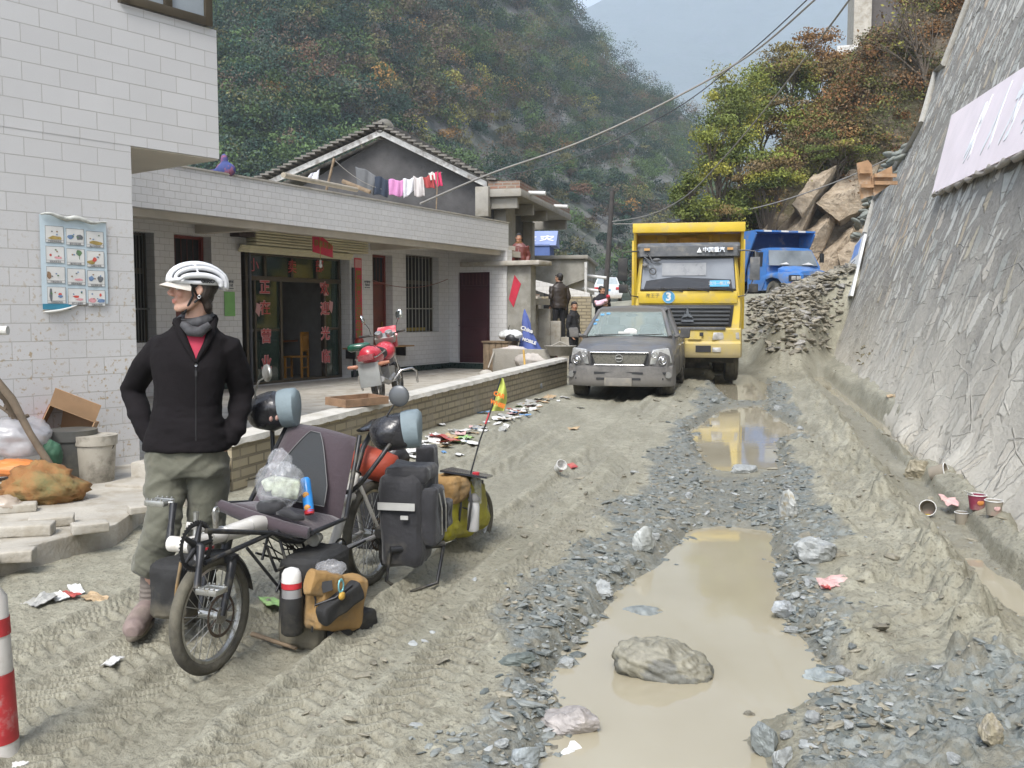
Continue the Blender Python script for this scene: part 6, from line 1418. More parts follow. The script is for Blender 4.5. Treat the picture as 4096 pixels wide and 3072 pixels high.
# ---- yellow dump truck
YEL = M('yellow_paint', (.56, .40, .03), .5, var=.1, sc=2, dirt=.42, dc=(.40, .32, .14), dsc=3, coat=.2)
YELM = M('yellow_muddy', (.54, .41, .08), .6, var=.1, sc=2, dirt=.6, dc=(.44, .37, .22), dsc=3, zdirt=(.5, 1.25))
GRYP = M('grey_plastic', (.085, .09, .095), .55, var=.2, sc=8, dirt=.45, dc=(.20, .19, .17), dsc=5)
def dumptruck():
 t = thing('dump_truck', 'big yellow dump truck with a tall front shield and the number 3 on its cab', 'truck', (P(686.5, 380, 20.3).x, 20.3, -.03), -math.atan(.182))
 rg = [[(x, y, z) for x, z in sym([(0.001, 1.2), (w_, 1.2), (w_ + .02, 1.7), (w_ - .02, 2.05), (w_ - .10, 2.72), (w_ - .2, 2.86), (0.001, 2.9)])] for y, w_ in ((.12, 1.08), (.2, 1.13), (1.7, 1.13))]
 def shift(y, z): return y + (max(z - 2.0, 0) * .18 if y < 1 else 0)
 rg = [[(x, shift(y, z), z) for x, y, z in r_] for r_ in rg]
 mb = MB(); mb.loft(rg); mb.build('cab', YEL, t, smooth=35)
 yw = lambda z: .12 + (z - 2.0) * .18
 mb = MB(); q = [(-1.0, yw(2.03) - .02, 2.03), (1.0, yw(2.03) - .02, 2.03), (.95, yw(2.72) - .02, 2.72), (-.95, yw(2.72) - .02, 2.72)]; mb.slab(q, .03, (0, -1, 0)); wsn = mb.build('windscreen', M('dark_screen', (.15, .165, .18), .08, var=.35, sc=.9, spec=.9), t)
 mb = MB(); mb.tube([(a[0], a[1] - .005, a[2]) for a in q], .025, 6, closed=True); mb.build('rubber_seal', RUB, wsn)
 mb = MB(); mb.slab([(-.93, yw(2.05) - .055, 2.05), (.93, yw(2.05) - .055, 2.05), (.9, yw(2.26) - .055, 2.24), (-.3, yw(2.26) - .055, 2.3), (-.88, yw(2.26) - .055, 2.22)], .003, (0, -1, 0)); mb.build('dashboard', M('dash_dark', (.015, .016, .018), .15), wsn)
 mb = MB(); mb.slab([(-.55, yw(2.4) - .053, 2.33), (.38, yw(2.4) - .053, 2.33), (.38, yw(2.6) - .053, 2.60), (-.55, yw(2.6) - .053, 2.60)], .002, (0, -1, 0)); mb.build('rear_window', M('painted_rear_light', (.26, .27, .28), .3), wsn)  # pale patch on the windscreen, paints daylight coming through the back of the cab
 mb = MB(); mb.bb(.46, .86, .035, .045, 2.09, 2.22); c_ = mb.build('route_card', M('card_blue', (.12, .45, .75), .5), wsn); text('汶川—都江堰', .075, TM((.66, .031, 2.155), (1, 0, 0), (0, 0, 1)), c_, PAPER, 'letter', .001, bold=.001)
 rg = [[(x, y, z) for y, z in ((yy + .02, 2.72), (yy - .16, 2.74), (yy - .15, 2.95), (yy, 3.03), (yy + .25, 3.03), (yy + .25, 2.72))] for x, yy in ((-1.08, .35), (-1.02, .26), (0, .2), (1.02, .26), (1.08, .35))]
 mb = MB(); mb.loft(rg); vs_ = mb.build('sun_visor', GRYP, t, smooth=40)
 text('中国重汽', .115, TM((.53, .02, 2.86), (1, 0, 0), (0, .06, 1)), vs_, CHROME, 'letter', .006, bold=.002)
 mb = MB(); mb.prism([(.18, 2.81), (.28, 2.81), (.23, 2.92)], .02, .035); mb.build('emblem', CHROME, vs_)
 for s_ in (-1, 1): mb = MB(); mb.bb(s_ * .87 - .06, s_ * .87 + .06, .03, .08, 2.86, 2.91); mb.build('marker_lamp', M('amber', (.45, .25, .08), .3) if 'amber' not in bpy.data.materials else bpy.data.materials['amber'], vs_)
 mb = MB(); mb.bb(-1.04, 1.04, .07, .14, 1.73, 1.99); mb.build('front_panel', YEL, t, bevel=.02)
 mb = MB(); mb.prism([(-.97, 1.70), (.97, 1.70), (.92, 1.24), (-.92, 1.24)], .075, .13); g = mb.build('grille', BLK, t, bevel=.01)
 for i in range(5):
  mb = MB(); z = 1.64 - i * .083; mb.box((0, .05, z), (1.80 - i * .02, .06, .035), (.5, 0, 0)); mb.build('slat', M('slat_grey', (.075, .08, .085), .4) if 'slat_grey' not in bpy.data.materials else bpy.data.materials['slat_grey'], g, bevel=.006)
 mb = MB()
 for k in range(3):
  a = math.pi / 2 + k * 2.094; c = Vector((.0, 0, 1.50)); d = Vector((math.cos(a), 0, math.sin(a))); e = Vector((-math.sin(a), 0, math.cos(a)))
  mb.slab([c + d * .15 + Vector((0, -.005, 0)), c + e * .035 + d * .03 + Vector((0, -.005, 0)), c - d * .01 + Vector((0, -.005, 0)), c - e * .035 + d * .03 + Vector((0, -.005, 0))], .03, (0, -1, 0))
 mb.tube([(-.12, .005, 1.40), (.12, .005, 1.40), (0, .005, 1.66)], .012, 6, closed=True); mb.bb(-.13, .13, -.01, .02, 1.34, 1.385); mb.build('emblem', M('emblem_grey', (.13, .14, .15), .35, met=.5), g)
 mb = MB(); mb.prism([(-.40 + .135 * math.cos(a), 1.87 + .135 * math.sin(a)) for a in [i * math.pi / 14 for i in range(28)]], .058, .069); d3 = mb.build('number_disc', M('disc_blue', (.06, .27, .45), .5), t)
 mb = MB(); mb.torus((-.40, .062, 1.87), (0, 1, 0), .128, .007, 28, 4); mb.build('disc_rim', PAPER, d3)
 text('3', .24, TM((-.40, .055, 1.87), (1, 0, 0), (0, 0, 1)), d3, PAPER, 'digit', .002, bold=.010)
 text('海王子', .10, TM((-.74, .066, 1.90), (1, 0, 0), (0, 0, 1)), t, M('letter_dull', (.25, .20, .06), .5), 'letter', .002, bold=.001)
 rg = [[(x, y, z) for y, z in ((yy, .58), (yy - .06, .66), (yy - .07, .88), (yy - .01, .93), (yy - .03, 1.18), (yy + .02, 1.21), (yy + .4, 1.21), (yy + .4, .58))] for x, yy in ((-1.16, .35), (-1.12, .14), (-.9, .04), (0, .02), (.9, .04), (1.12, .14), (1.16, .35))]
 mb = MB(); mb.loft(rg); bp_ = mb.build('bumper', YELM, t, smooth=35)
 mb = MB(); mb.bb(-.4, .8, -.03, .02, 1.17, 1.235); mb.build('step_strip', GRYP, bp_, bevel=.01)
 for s_ in (-1, 1):
  mb = MB(); mb.loft([[(s_ * x, y, z) for x, y, z in ((.55, -.03, 1.12), (1.08, .08, 1.12), (1.10, .10, .97), (.52, -.03, .96))], [(s_ * x, y, z) for x, y, z in ((.55, .05, 1.12), (1.08, .15, 1.12), (1.10, .17, .97), (.52, .05, .96))]]); h = mb.build('headlight', M('head_glass', (.45, .44, .42), .15, met=.3, var=.3, sc=12) if 'head_glass' not in bpy.data.materials else bpy.data.materials['head_glass'], bp_, bevel=.012)
  mb = MB(); mb.bb(s_ * .62 - .09, s_ * .62 + .09, -.055, .0, .70, .80); mb.build('fog_lamp', bpy.data.materials['head_glass'], bp_, bevel=.01)
  mb = MB(); mb.tube([(s_ * .98, .2, 2.86), (s_ * 1.25, .02, 2.84), (s_ * 1.38, .0, 2.82), (s_ * 1.40, .0, 2.6)], .018, 6); mb.tube([(s_ * 1.38, .0, 2.3), (s_ * 1.2, .05, 1.90), (s_ * 1.05, .12, 1.88)], .014, 6); mb.bb(s_ * 1.38 - .1, s_ * 1.38 + .1, -.04, .06, 2.22, 2.70); mr_ = mb.build('mirror', RUB if s_ < 0 else GRYP, t, bevel=.02, seg=2)
  mb = MB(); mb.bb(s_ * 1.36 - .1, s_ * 1.36 + .09, -.04, .05, 1.96, 2.14); mb.build('wide_mirror', RUB, mr_, bevel=.02)
  wheel(t, (s_ * .98, 1.35, .52), .52, .30, .55, TYRED); wheel(t, (s_ * .95, 4.9, .52), .52, .5, .55, TYRED); wheel(t, (s_ * .95, 6.2, .52), .52, .5, .55, TYRED)
  mb = MB(); mb.torus((s_ * 1.0, 1.35, .58), (1, 0, 0), .62, .12, 30, 6, 1.3); mb.v = [(x, y, max(z, .62)) for x, y, z in mb.v]; mb.build('mudguard', YELM, t, smooth=60)
 mb = MB(); mb.bb(-.55, -.25, -.051, .1, .70, .84); mb.bb(.18, .5, -.051, .1, .70, .84); mb.bb(.26, .34, -.04, .1, 1.04, 1.12); mb.build('opening', BLK, bp_)
 mb = MB(); mb.bb(.02, .3, -.036, -.02, .97, 1.13); mb.build('number_plate', YELM, bp_)
 mb = MB()
 for a, b in (((-.55, 0), (-.0, .04)), ((.0, 0), (.55, .04)), ((.5, 0), (.98, .03))): mb.tube([(a[0] + .45, .06, 1.99), (a[0], .0, 2.06)], .012, 5)
 mb.build('wiper', BLK, t)
 mb = MB(); mb.tube([(-.92, .1, 2.72), (-.72, -.06, 2.58), (-.85, .1, 2.8)], .02, 6); mb.torus((-.74, -.05, 2.42), (.2, 1, .3), .07, .015, 16, 6); mb.tube([(-.95, .1, 2.62), (-.74, -.05, 2.42)], .012, 5); mb.ell((-.9, .05, 2.55), (.07, .04, .05)); mb.ell((-.66, .02, 2.66), (.09, .04, .04)); mb.build('curb_mirror', GRYP, t, smooth=60)
 mb = MB(); mb.bb(-.45, .45, .5, 7.4, .62, .95); mb.bb(-1.0, 1.0, .5, .9, .45, .6); mb.bb(-.5, .5, 1.0, 1.7, .3, .6); mb.build('chassis', M('chassis_dirt', (.04, .038, .033), .9, dirt=.6, dc=(.14, .125, .1)), t)
 zt = 3.52; w_ = 1.19
 mb = MB(); mb.bb(-w_, w_, 2.25, 2.37, 1.15, zt - .15); mb.build('front_board', YEL, t)
 mb = MB(); mb.bb(-w_ - .02, w_ + .02, 1.05, 2.37, zt - .14, zt - .02); mb.bb(-w_ - .04, w_ + .04, 1.0, 1.12, zt - .20, zt + .01); mb.build('canopy', YEL, t, bevel=.01)
 for s_ in (-1, 1):
  mb = MB(); mb.prism([(1.25, zt - .16), (2.24, zt - .16), (2.24, 1.1), (1.9, 1.1)], s_ * w_ - .03, s_ * w_ + .03, 'x'); mb.build('side_gusset', YEL, t)
  mb = MB(); mb.bb(s_ * w_ - .05, s_ * w_ + .05, 2.372, 7.9, 1.15, zt - .2);
  for k in range(6): mb.bb(s_ * (w_ + .05), s_ * (w_ + .14), 2.6 + k * 1.0, 2.75 + k * 1.0, 1.15, zt - .25)
  mb.build('side_wall', YEL, t, bevel=.01)
  mb = MB(); mb.bb(s_ * .62 - .1, s_ * .62 + .1, 2.15, 2.249, 3.2, 3.36); mb.bb(s_ * .5 - .03, s_ * .5 + .03, 2.12, 2.249, 1.2, 3.34); mb.build('rib', YEL, t, bevel=.01)
 mb = MB(); mb.bb(-w_, w_, 7.9, 8.0, 1.15, 3.3); mb.bb(-w_ + .05, w_ - .05, 2.371, 7.899, 1.15, 1.25); mb.build('floor', YEL, t)
 mb = MB(); mb.bb(-.46, .46, 2.13, 2.2, 2.9, 3.25); mb.tube([(0, 2.05, 1.3), (0, 2.05, 3.2)], [.14, .12], 14); mb.bb(-.2, .2, 1.95, 2.15, 3.15, 3.28); mb.build('hoist', M('ochre_paint', (.42, .26, .03), .5), t)
 mb = MB(); mb.ell((-.32, 1.3, zt + .04), (.17, .14, .07)); mb.ell((-.22, 1.35, zt + .08), (.08, .1, .05)); mb.build('black_bundle', BLK, t, smooth=80)
 return t
dumptruck()
# ---- blue dump truck
BLU = M('blue_paint', (.045, .17, .46), .45, var=.1, sc=2, dirt=.5, dc=(.22, .22, .22), dsc=3, zdirt=(.35, .8), coat=.3)
BLUD = M('blue_dark', (.02, .07, .22), .5, dirt=.2)
def bluetruck():
 p = P(818, 290, 32.6); z0 = 1.70; t = thing('blue_truck', 'bright blue bonneted dump truck on the upper lane behind the rubble bank', 'truck', (p.x, p.y, z0), rad(17))
 rg = [[(x, y, z) for x, z in sym([(0.001, .75), (.40 * k, .75), (.62 * k, .98), (.60 * k, zt_ - .08), (.45 * k, zt_), (0.001, zt_ + .03)])] for y, k, zt_ in ((.25, 1.0, 1.22), (.5, 1.05, 1.28), (1.35, 1.2, 1.44))]
 mb = MB(); mb.loft(rg); mb.build('bonnet', BLU, t, smooth=40)
 for s_ in (-1, 1):
  rg = [[(s_ * x, y, z) for x, z in ((.5, zb), (1.12, zb), (1.14, zt_ - .1), (1.08, zt_), (.5, zt_ + .02))] for y, zb, zt_ in ((.12, .72, 1.08), (.35, .72, 1.17), (.7, .98, 1.20), (1.1, 1.05, 1.20), (1.5, .98, 1.18), (1.75, .6, 1.14))]
  mb = MB(); mb.loft(rg); mb.build('fender', BLU, t, smooth=40)
  for k in range(2): mb = MB(); mb.bb(s_ * (.70 + .2 * k) - .085, s_ * (.70 + .2 * k) + .085, .09, .14, .92, 1.05); mb.build('headlight', bpy.data.materials['head_glass'], t, bevel=.01)
  mb = MB(); mb.bb(s_ * .80 - .17, s_ * .80 + .17, .10, .14, .76, .84); mb.build('indicator', M('orange_lens', (.55, .14, .03), .3) if 'orange_lens' not in bpy.data.materials else bpy.data.materials['orange_lens'], t)
  mb = MB(); mb.bb(s_ * .66, s_ * 1.08, .101, .12, .87, 1.09); mb.build('lamp_surround', M('lamp_black', (.03, .03, .03), .5) if 'lamp_black' not in bpy.data.materials else bpy.data.materials['lamp_black'], t)
  wheel(t, (s_ * .93, 1.15, .47), .47, .26, .55, TYRED); wheel(t, (s_ * .9, 4.4, .47), .47, .5, .55, TYRED)
  mb = MB(); mb.tube([(s_ * 1.05, 1.9, 2.0), (s_ * 1.32, 1.75, 2.02), (s_ * 1.34, 1.75, 1.88)], .014, 5); mb.bb(s_ * 1.34 - .08, s_ * 1.34 + .08, 1.72, 1.77, 1.62, 1.95); mb.build('mirror', RUB, t, bevel=.01)
 mb = MB()
 for k in range(6): mb.bb(-.56, .56, .16 - .02, .2, .84 + k * .045, .86 + k * .045)
 mb.build('grille', RUB, t); mb = MB(); mb.torus((.0, .12, .97), (0, 1, 0), .06, .012, 16, 5); mb.build('emblem', CHROME, t)
 mb = MB(); mb.bb(-1.12, 1.12, -.02, .1, .48, .70); mb.build('bumper', BLU, t, bevel=.02); mb = MB(); mb.bb(-.22, .22, -.035, -.021, .52, .66); mb.build('number_plate', RED, t)
 rg = [[(x, y, z) for x, z in sym([(0.001, .6), (1.08, .6), (1.1, 1.45), (.92, 2.05), (.8, 2.12), (0.001, 2.14)])] for y in (1.5, 2.75)]
 rg[0] = [(x, y + max(z - 1.45, 0) * .45, z) for x, y, z in rg[0]]
 mb = MB(); mb.loft(rg); mb.build('cab', BLU, t, smooth=35)
 mb = MB(); mb.slab([(-1.0, 1.47, 1.48), (1.0, 1.47, 1.48), (.87, 1.72, 2.03), (-.87, 1.72, 2.03)], .02, (0, -1, .4)); w1 = mb.build('windscreen', M('screen_grey', (.17, .19, .20), .08, var=.3, sc=1.5, spec=.9), t)
 mb = MB(); mb.slab([(-.6, 1.45, 1.52), (-.2, 1.45, 1.52), (-.3, 1.47, 1.60)], .01, (0, -1, .4)); mb.build('paper', PAPER, w1); mb = MB(); mb.slab([(.3, 1.45, 1.52), (.8, 1.45, 1.52), (.6, 1.47, 1.60)], .01, (0, -1, .4)); mb.build('paper', PAPER, w1)
 for s_ in (-1, 1): mb = MB(); mb.slab([(s_ * 1.11, 1.75, 1.45), (s_ * 1.11, 2.6, 1.45), (s_ * .955, 2.6, 2.0), (s_ * .97, 1.95, 1.97)], .02, (s_, 0, .3)); mb.build('window', BLK, t)
 mb = MB(); mb.bb(-1.2, 1.2, 2.95, 3.05, .95, 2.7); mb.bb(-1.2, -1.12, 3.051, 6.4, .95, 2.1); mb.bb(1.12, 1.2, 3.051, 6.4, .95, 2.1); mb.bb(-1.2, 1.2, 6.4, 6.5, .95, 2.1); mb.bb(-1.119, 1.119, 3.051, 6.399, .95, 1.05)
 for k in range(4):
  for s_ in (-1, 1): mb.bb(s_ * 1.2, s_ * 1.27, 3.2 + k, 3.32 + k, .95, 2.1)
 mb.build('tipper_body', BLUD, t, bevel=.01)
 mb = MB()
 for s_ in (-1, 1): mb.prism([(2.0, 2.62), (2.1, 2.74), (3.0, 2.74), (3.0, 1.2), (2.78, 1.2), (2.5, 1.9)], s_ * 1.2 - .025, s_ * 1.2 + .025, 'x')
 mb.bb(-1.22, 1.22, 2.0, 3.06, 2.70, 2.76); mb.build('shield', BLU, t)
 mb = MB()
 for k in range(3): mb.bb(-.9 + k * .7, -.6 + k * .7, 1.985, 1.999, 2.70, 2.76)
 mb.build('reflector', PAPER, t)
 mb = MB(); mb.bb(-.4, .4, .3, 6.2, .5, .9); mb.build('chassis', RUB, t)
bluetruck()
# ---- white sedan far up the road
def sedan():
 p = P(607, 300, 54); z0 = ground_z(p.x, 54); t = thing('white_car', 'small white saloon car seen from behind beyond the utility pole', 'car', (p.x, 54, z0), -.1)
 WP = M('white_car_paint', (.60, .62, .64), .3, coat=.4, zdirt=(.2, .7));
 rg = [[(x, y, z) for x, z in sym([(0.001, .25), (.80, .25), (.87, .5), (.85, .85), (.72, zt_), (0.001, zt_ + .03)])] for y, zt_ in ((.0, .98), (.3, 1.04), (2.8, .98), (4.0, .85), (4.3, .7))]
 mb = MB(); mb.loft(rg); mb.build('body', WP, t, smooth=40)
 rg = [[(-.72, .45 + 0, 1.0), (.72, .45, 1.0), (.72, 3.2, .98), (-.72, 3.2, .98)], [(-.55, .95, 1.46), (.55, .95, 1.46), (.55, 2.3, 1.46), (-.55, 2.3, 1.46)]]
 mb = MB(); mb.loft(rg); mb.build('cabin', WP, t, bevel=.04)
 mb = MB(); mb.slab([(-.62, .46, 1.04), (.62, .46, 1.04), (.5, .87, 1.42), (-.5, .87, 1.42)], .02, (0, -1, .6)); mb.build('rear_window', M('car_glass', (.30, .34, .35), .1), t)
 for s_ in (-1, 1):
  mb = MB(); mb.bb(s_ * .66 - .17, s_ * .66 + .17, -.02, .1, .72, .88); mb.build('tail_light', M('tail_red', (.4, .03, .04), .3) if 'tail_red' not in bpy.data.materials else bpy.data.materials['tail_red'], t, bevel=.02)
  wheel(t, (s_ * .75, .8, .3), .3, .2); wheel(t, (s_ * .75, 3.4, .3), .3, .2); mb = MB(); mb.ell((s_ * .95, 2.9, 1.02), (.1, .05, .07)); mb.build('wing_mirror', BLK, t)
 mb = MB(); mb.bb(-.2, .2, -.012, .0, .66, .76); mb.build('number_plate', bpy.data.materials['disc_blue'], t)
sedan()
# ---- motorcycle
def moto():
 MR = M('moto_red', (.50, .03, .05), .3, var=.1, dirt=.35, dc=(.50, .36, .33), dsc=6, coat=.3); SIL = M('moto_silver', (.38, .38, .37), .4, met=.7, dirt=.5, dc=(.25, .23, .19))
 p = P(378, 392, 14.2); t = thing('motorcycle', 'red and grey motorcycle leaning on its stand behind the low brick wall', 'motorcycle', (p.x, p.y, FLZ), -.08); t.rotation_euler = (0, rad(-9), -.12); t.scale = (.94, .94, .94)
 for y, nm in ((.15, 'wheel'), (1.45, 'wheel')):
  mb = MB(); mb.torus((0, y, .30), (1, 0, 0), .25, .05, 36, 8); w_ = mb.build(nm, TYRE, t, smooth=80); mb = MB(); mb.torus((0, y, .30), (1, 0, 0), .20, .012, 30, 5); mb.cyl((-.06, y, .3), (.06, y, .3), .06)
  for k in range(6): a = k * 1.047; mb.tube([(0, y, .3), (0, y + .2 * math.cos(a), .3 + .2 * math.sin(a))], .012, 5)
  mb.build('rim', SIL, w_, smooth=60)
 mb = MB(); mb.tube([(.07, 1.45, .3), (.07, 1.2, .95)], .022, 8); mb.tube([(-.07, 1.45, .3), (-.07, 1.2, .95)], .022, 8); mb.build('fork', CHROME, t, smooth=60)
 mb = MB(); mb.tube([(0, 1.2, .85), (0, .9, .45), (0, .5, .4), (0, .15, .3)], .03, 8); mb.bb(-.12, .12, .55, .95, .28, .55); mb.tube([(.13, .8, .4), (.15, .3, .3), (.16, -.15, .38)], [.03, .045, .05], 10); mb.cyl((-.1, .1, .3), (-.1, -.05, .75), .03); mb.cyl((.1, .1, .3), (.1, -.05, .75), .03); mb.build('engine_frame', SIL, t, smooth=50)
 mb = MB(); mb.ell((0, .88, .80), (.19, .30, .16), (.25, 0, 0)); mb.ell((0, .78, .78), (.16, .2, .14)); mb.build('fuel_tank', MR, t, smooth=90)
 mb = MB(); mb.tube([(0, .65, .78), (0, .3, .78), (0, -.05, .84)], [.10, .13, .11], 12, sx=1.2); mb.build('seat', RUB, t, smooth=80)
 mb = MB(); mb.tube([(0, .3, .72), (0, .0, .78), (0, -.22, .80)], [.12, .16, .10], 12, sx=1.2); tl = mb.build('tail_cowl', MR, t, smooth=80)
 mb = MB(); mb.bb(-.13, .13, -.30, -.16, .70, .80)
 tlm = mb.build('tail_light', M('tail_lens', (.33, .02, .03), .25), tl, bevel=.015)
 mb = MB()
 for k in range(5): mb.bb(-.12, .12, -.306, -.301, .712 + k * .018, .716 + k * .018)
 mb.build('lens_ribs', PL, tlm)
 mb = MB(); mb.bb(-.18, .16, -.20, -.17, .28, .66); mb.build('number_plate', M('plate_grey', (.33, .34, .33), .6, dirt=.5, dc=(.24, .22, .18)), t, bevel=.01)
 mb = MB(); mb.tube([(-.17, -.12, .80), (-.17, .25, .84), (-.17, -.12, .80)], .01); mb.tube([(-.2, .2, .82), (-.17, -.28, .74), (.17, -.28, .74), (.2, .2, .82)], .012, 6); mb.build('grab_rail', CHROME, t)
 for s_ in (-1, 1):
  mb = MB(); mb.tube([(s_ * .1, -.16, .62), (s_ * .2, -.18, .62), (s_ * .34, -.18, .63)], [.015, .034, .026], 10); mb.build('indicator', M('ind_orange', (.45, .2, .12), .4) if 'ind_orange' not in bpy.data.materials else bpy.data.materials['ind_orange'], t, smooth=60)
  mb = MB(); mb.tube([(s_ * .12, 1.12, .98), (s_ * .18, 1.05, 1.08), (s_ * .36, .95, 1.10)], .012, 6); mb.tube([(s_ * .24, 1.02, 1.10), (s_ * .40, .92, 1.10)], .02, 8); h = mb.build('handlebar', RUB, t, smooth=60)
  mb = MB(); mb.tube([(s_ * .22, 1.05, 1.1), (s_ * .24, 1.06, 1.22), (s_ * .30, 1.05, 1.33)], .006, 5); mb.build('mirror_stem', RUB, h)
  mb = MB(); mb.ell((s_ * .32, 1.04, 1.38), (.065, .015, .085) if s_ > 0 else (.03, .05, .09), (0, s_ * .25, 0)); mr_ = mb.build('mirror', M('mirror_face', (.5, .52, .5), .05, met=1) if 'mirror_face' not in bpy.data.materials else bpy.data.materials['mirror_face'], h, smooth=80)
  mb = MB(); mb.tube([(s_ * .14, .6, .30), (s_ * .30, .62, .45), (s_ * .46, .75, .46), (s_ * .50, .85, .40), (s_ * .48, .92, .2)], .018, 8); mb.build('crash_bar', CHROME, t, smooth=60)
 mb = MB(); mb.box((0, 1.12, 1.02), (.34, .16, .12), (.6, 0, 0)); mb.cyl((-.09, 1.08, 1.05), (-.09, 1.04, 1.12), .062, n=18); mb.cyl((.09, 1.08, 1.05), (.09, 1.04, 1.12), .062, n=18); ds = mb.build('dashboard', SIL, t, bevel=.008)
 mb = MB()
 for s_ in (-.09, .09): mb.torus((s_, 1.036, 1.122), (0, -.5, .9), .058, .008, 20, 5)
 mb.build('gauge_rim', CHROME, ds)
 mb = MB(); mb.add([(-.2, 1.2, 1.04), (.2, 1.2, 1.04), (.16, 1.32, 1.22), (-.16, 1.32, 1.22), (-.2, 1.22, 1.04), (.2, 1.22, 1.04), (.16, 1.34, 1.22), (-.16, 1.34, 1.22)], [(0, 1, 2, 3), (7, 6, 5, 4), (0, 4, 5, 1), (1, 5, 6, 2), (2, 6, 7, 3), (3, 7, 4, 0)]); mb.box((0, 1.28, .95), (.3, .14, .2)); mb.build('fairing', MR, t, bevel=.02)
 mb = MB(); mb.tube([(-.34, -.0, .93), (-.3, .0, .93), (-.05, .08, .93), (.0, .08, .93)], [.04, .065, .065, .04], 14); o = mb.build('green_bag_roll', M('green_gloss', (.01, .08, .045), .15, coat=.5), None, smooth=60, label='shiny dark green rolled rain cape lying across the motorcycle seat', cat='roll')
 bpy.context.view_layer.update(); o.matrix_world = t.matrix_basis.copy()
moto()
# ================================================================ LOADED TANDEM BICYCLE
_bo = G(208, 671); BA = math.atan2(.94, .34); BK = Frame((_bo.x, _bo.y), BA, 0)
BZ = -.015
def B(px, py, off=0):
 u, z = BK.hit(px, py, off); return Vector((u, off, z - BZ))
def Bw(px, py, Y):
 """frame pixel at depth Y in the bicycle's own axes"""
 q = P(px, py, Y) - BK.p0; return Vector((q.dot(BK.ex), q.dot(BK.ey), q.z - BZ))
FRW = M('frame_white', (.62, .60, .56), .3, var=.06, sc=4, dirt=.35, dc=(.35, .31, .24), dsc=8, coat=.4)
FRB = M('frame_black', (.022, .023, .026), .4, met=.3, dirt=.35, dc=(.15, .135, .10), dsc=9)
ALY = M('alloy', (.42, .42, .40), .35, met=.9, dirt=.45, dc=(.22, .2, .15), dsc=20)
NYL = M('nylon_black', (.017, .017, .020), .75, var=.25, sc=7, bump=.006, bsc=26, dirt=.12, dc=(.13, .12, .095), dsc=3, sheen=.2)
NYM = M('nylon_muddy', (.018, .018, .018), .8, var=.25, sc=7, bump=.006, bsc=20, dirt=.25, dc=(.14, .125, .09), dsc=4, zdirt=(-.13, -.03))
PURP = M('seat_purple', (.044, .030, .037), .85, var=.15, sc=5, bump=.004, bsc=40, sheen=.4)
MESH = M('seat_mesh', (.020, .023, .026), .75, var=.2, sc=30, bump=.002, bsc=200)
TAN = M('tan_canvas', (.30, .18, .065), .85, var=.25, sc=6, bump=.006, bsc=30, dirt=.4, dc=(.14, .12, .085), dsc=4)
YELB = M('yellow_bag', (.34, .31, .02), .45, var=.15, sc=4, bump=.01, bsc=14, dirt=.5, dc=(.16, .14, .07), dsc=4)
BUFF = M('cuff_blue', (.17, .215, .235), .75, var=.15, sc=5, bump=.004, bsc=30)
LEA = M('glossy_black', (.020, .020, .023), .28, var=.2, sc=5, bump=.01, bsc=12, coat=.2)
REF = M('reflector_grey', (.42, .42, .40), .4)
bike = thing('tandem_bicycle', 'muddy white tandem touring bicycle with a front recliner seat and black bags', 'bicycle', (BK.p0.x, BK.p0.y, BZ), BA)
def spoked(parent, c, r, name='wheel', n=28, tw=.026, disc=True):
 c = Vector(c); mb = MB(); mb.torus(c, (0, 1, 0), r - tw, tw, 60, 10)
 t = mb.build(name, TYRED, parent, smooth=80)
 mb = MB(); mb.torus(c, (0, 1, 0), r - tw * 2.1, .012, 50, 6, 1.2); mb.cyl(c + Vector((0, -.05, 0)), c + Vector((0, .05, 0)), .022); mb.cyl(c + Vector((0, -.055, 0)), c + Vector((0, -.035, 0)), .036); mb.build('rim', ALY, t, smooth=60)
 mb = MB()
 for k in range(n):
  a = 2 * math.pi * k / n; b = a + (.5 if k % 2 else -.5); s_ = -.035 if k % 4 < 2 else .035
  mb.cyl(c + Vector((.02 * math.cos(b), s_, .02 * math.sin(b))), c + Vector(((r - tw * 2.1) * math.cos(a), 0, (r - tw * 2.1) * math.sin(a))), .0021, n=4)
 mb.build('spokes', ALY, t)
 if disc:
  mb = MB(); mb.torus(c + Vector((0, -.05, 0)), (0, 1, 0), .085, .007, 30, 4, .3)
  for k in range(6): a = k * 1.047; mb.cyl(c + Vector((.02 * math.cos(a), -.05, .02 * math.sin(a))), c + Vector((.085 * math.cos(a + .4), -.05, .085 * math.sin(a + .4))), .004, n=4)
  mb.build('brake_disc', M('rust_disc', (.10, .075, .06), .5, met=.6) if 'rust_disc' not in bpy.data.materials else bpy.data.materials['rust_disc'], t)
 return t
fh = Vector((.03, 0, .25)); spoked(bike, fh, .252)
rhub = B(371, 537); rhub.z = .285; spoked(bike, rhub, .295, n=32)
bb = B(185, 545); bm = B(228, 533); be = B(256, 524); un = B(316, 546); rb = B(331, 552)
mb = MB(); mb.tube([bb + Vector((-.0, 0, 0)), bb.lerp(bm, .5), bm, be, be + Vector((.06, 0, -.01))], [.028, .028, .034, .040, .036], 16); mb.tube([be + Vector((0, 0, -.01)), un, rb], [.03, .03, .03], 14); mb.cyl(bb + Vector((0, -.035, 0)), bb + Vector((0, .07, 0)), .032, n=18)
st_ = B(356, 473); st_.y = 0
mb.tube([rb, st_], [.026, .024], 14); mb.tube([B(305, 520), B(352, 496)], .026, 12)
for s_ in (-.06, .06): mb.tube([B(357, 485) + Vector((0, s_ * .3, 0)), rhub + Vector((0, s_, 0))], .011, 8); mb.tube([rb + Vector((0, s_ * .4, 0)), rhub + Vector((0, s_, 0))], .013, 8)
mb.build('frame', FRW, bike, smooth=50)
mb = MB()
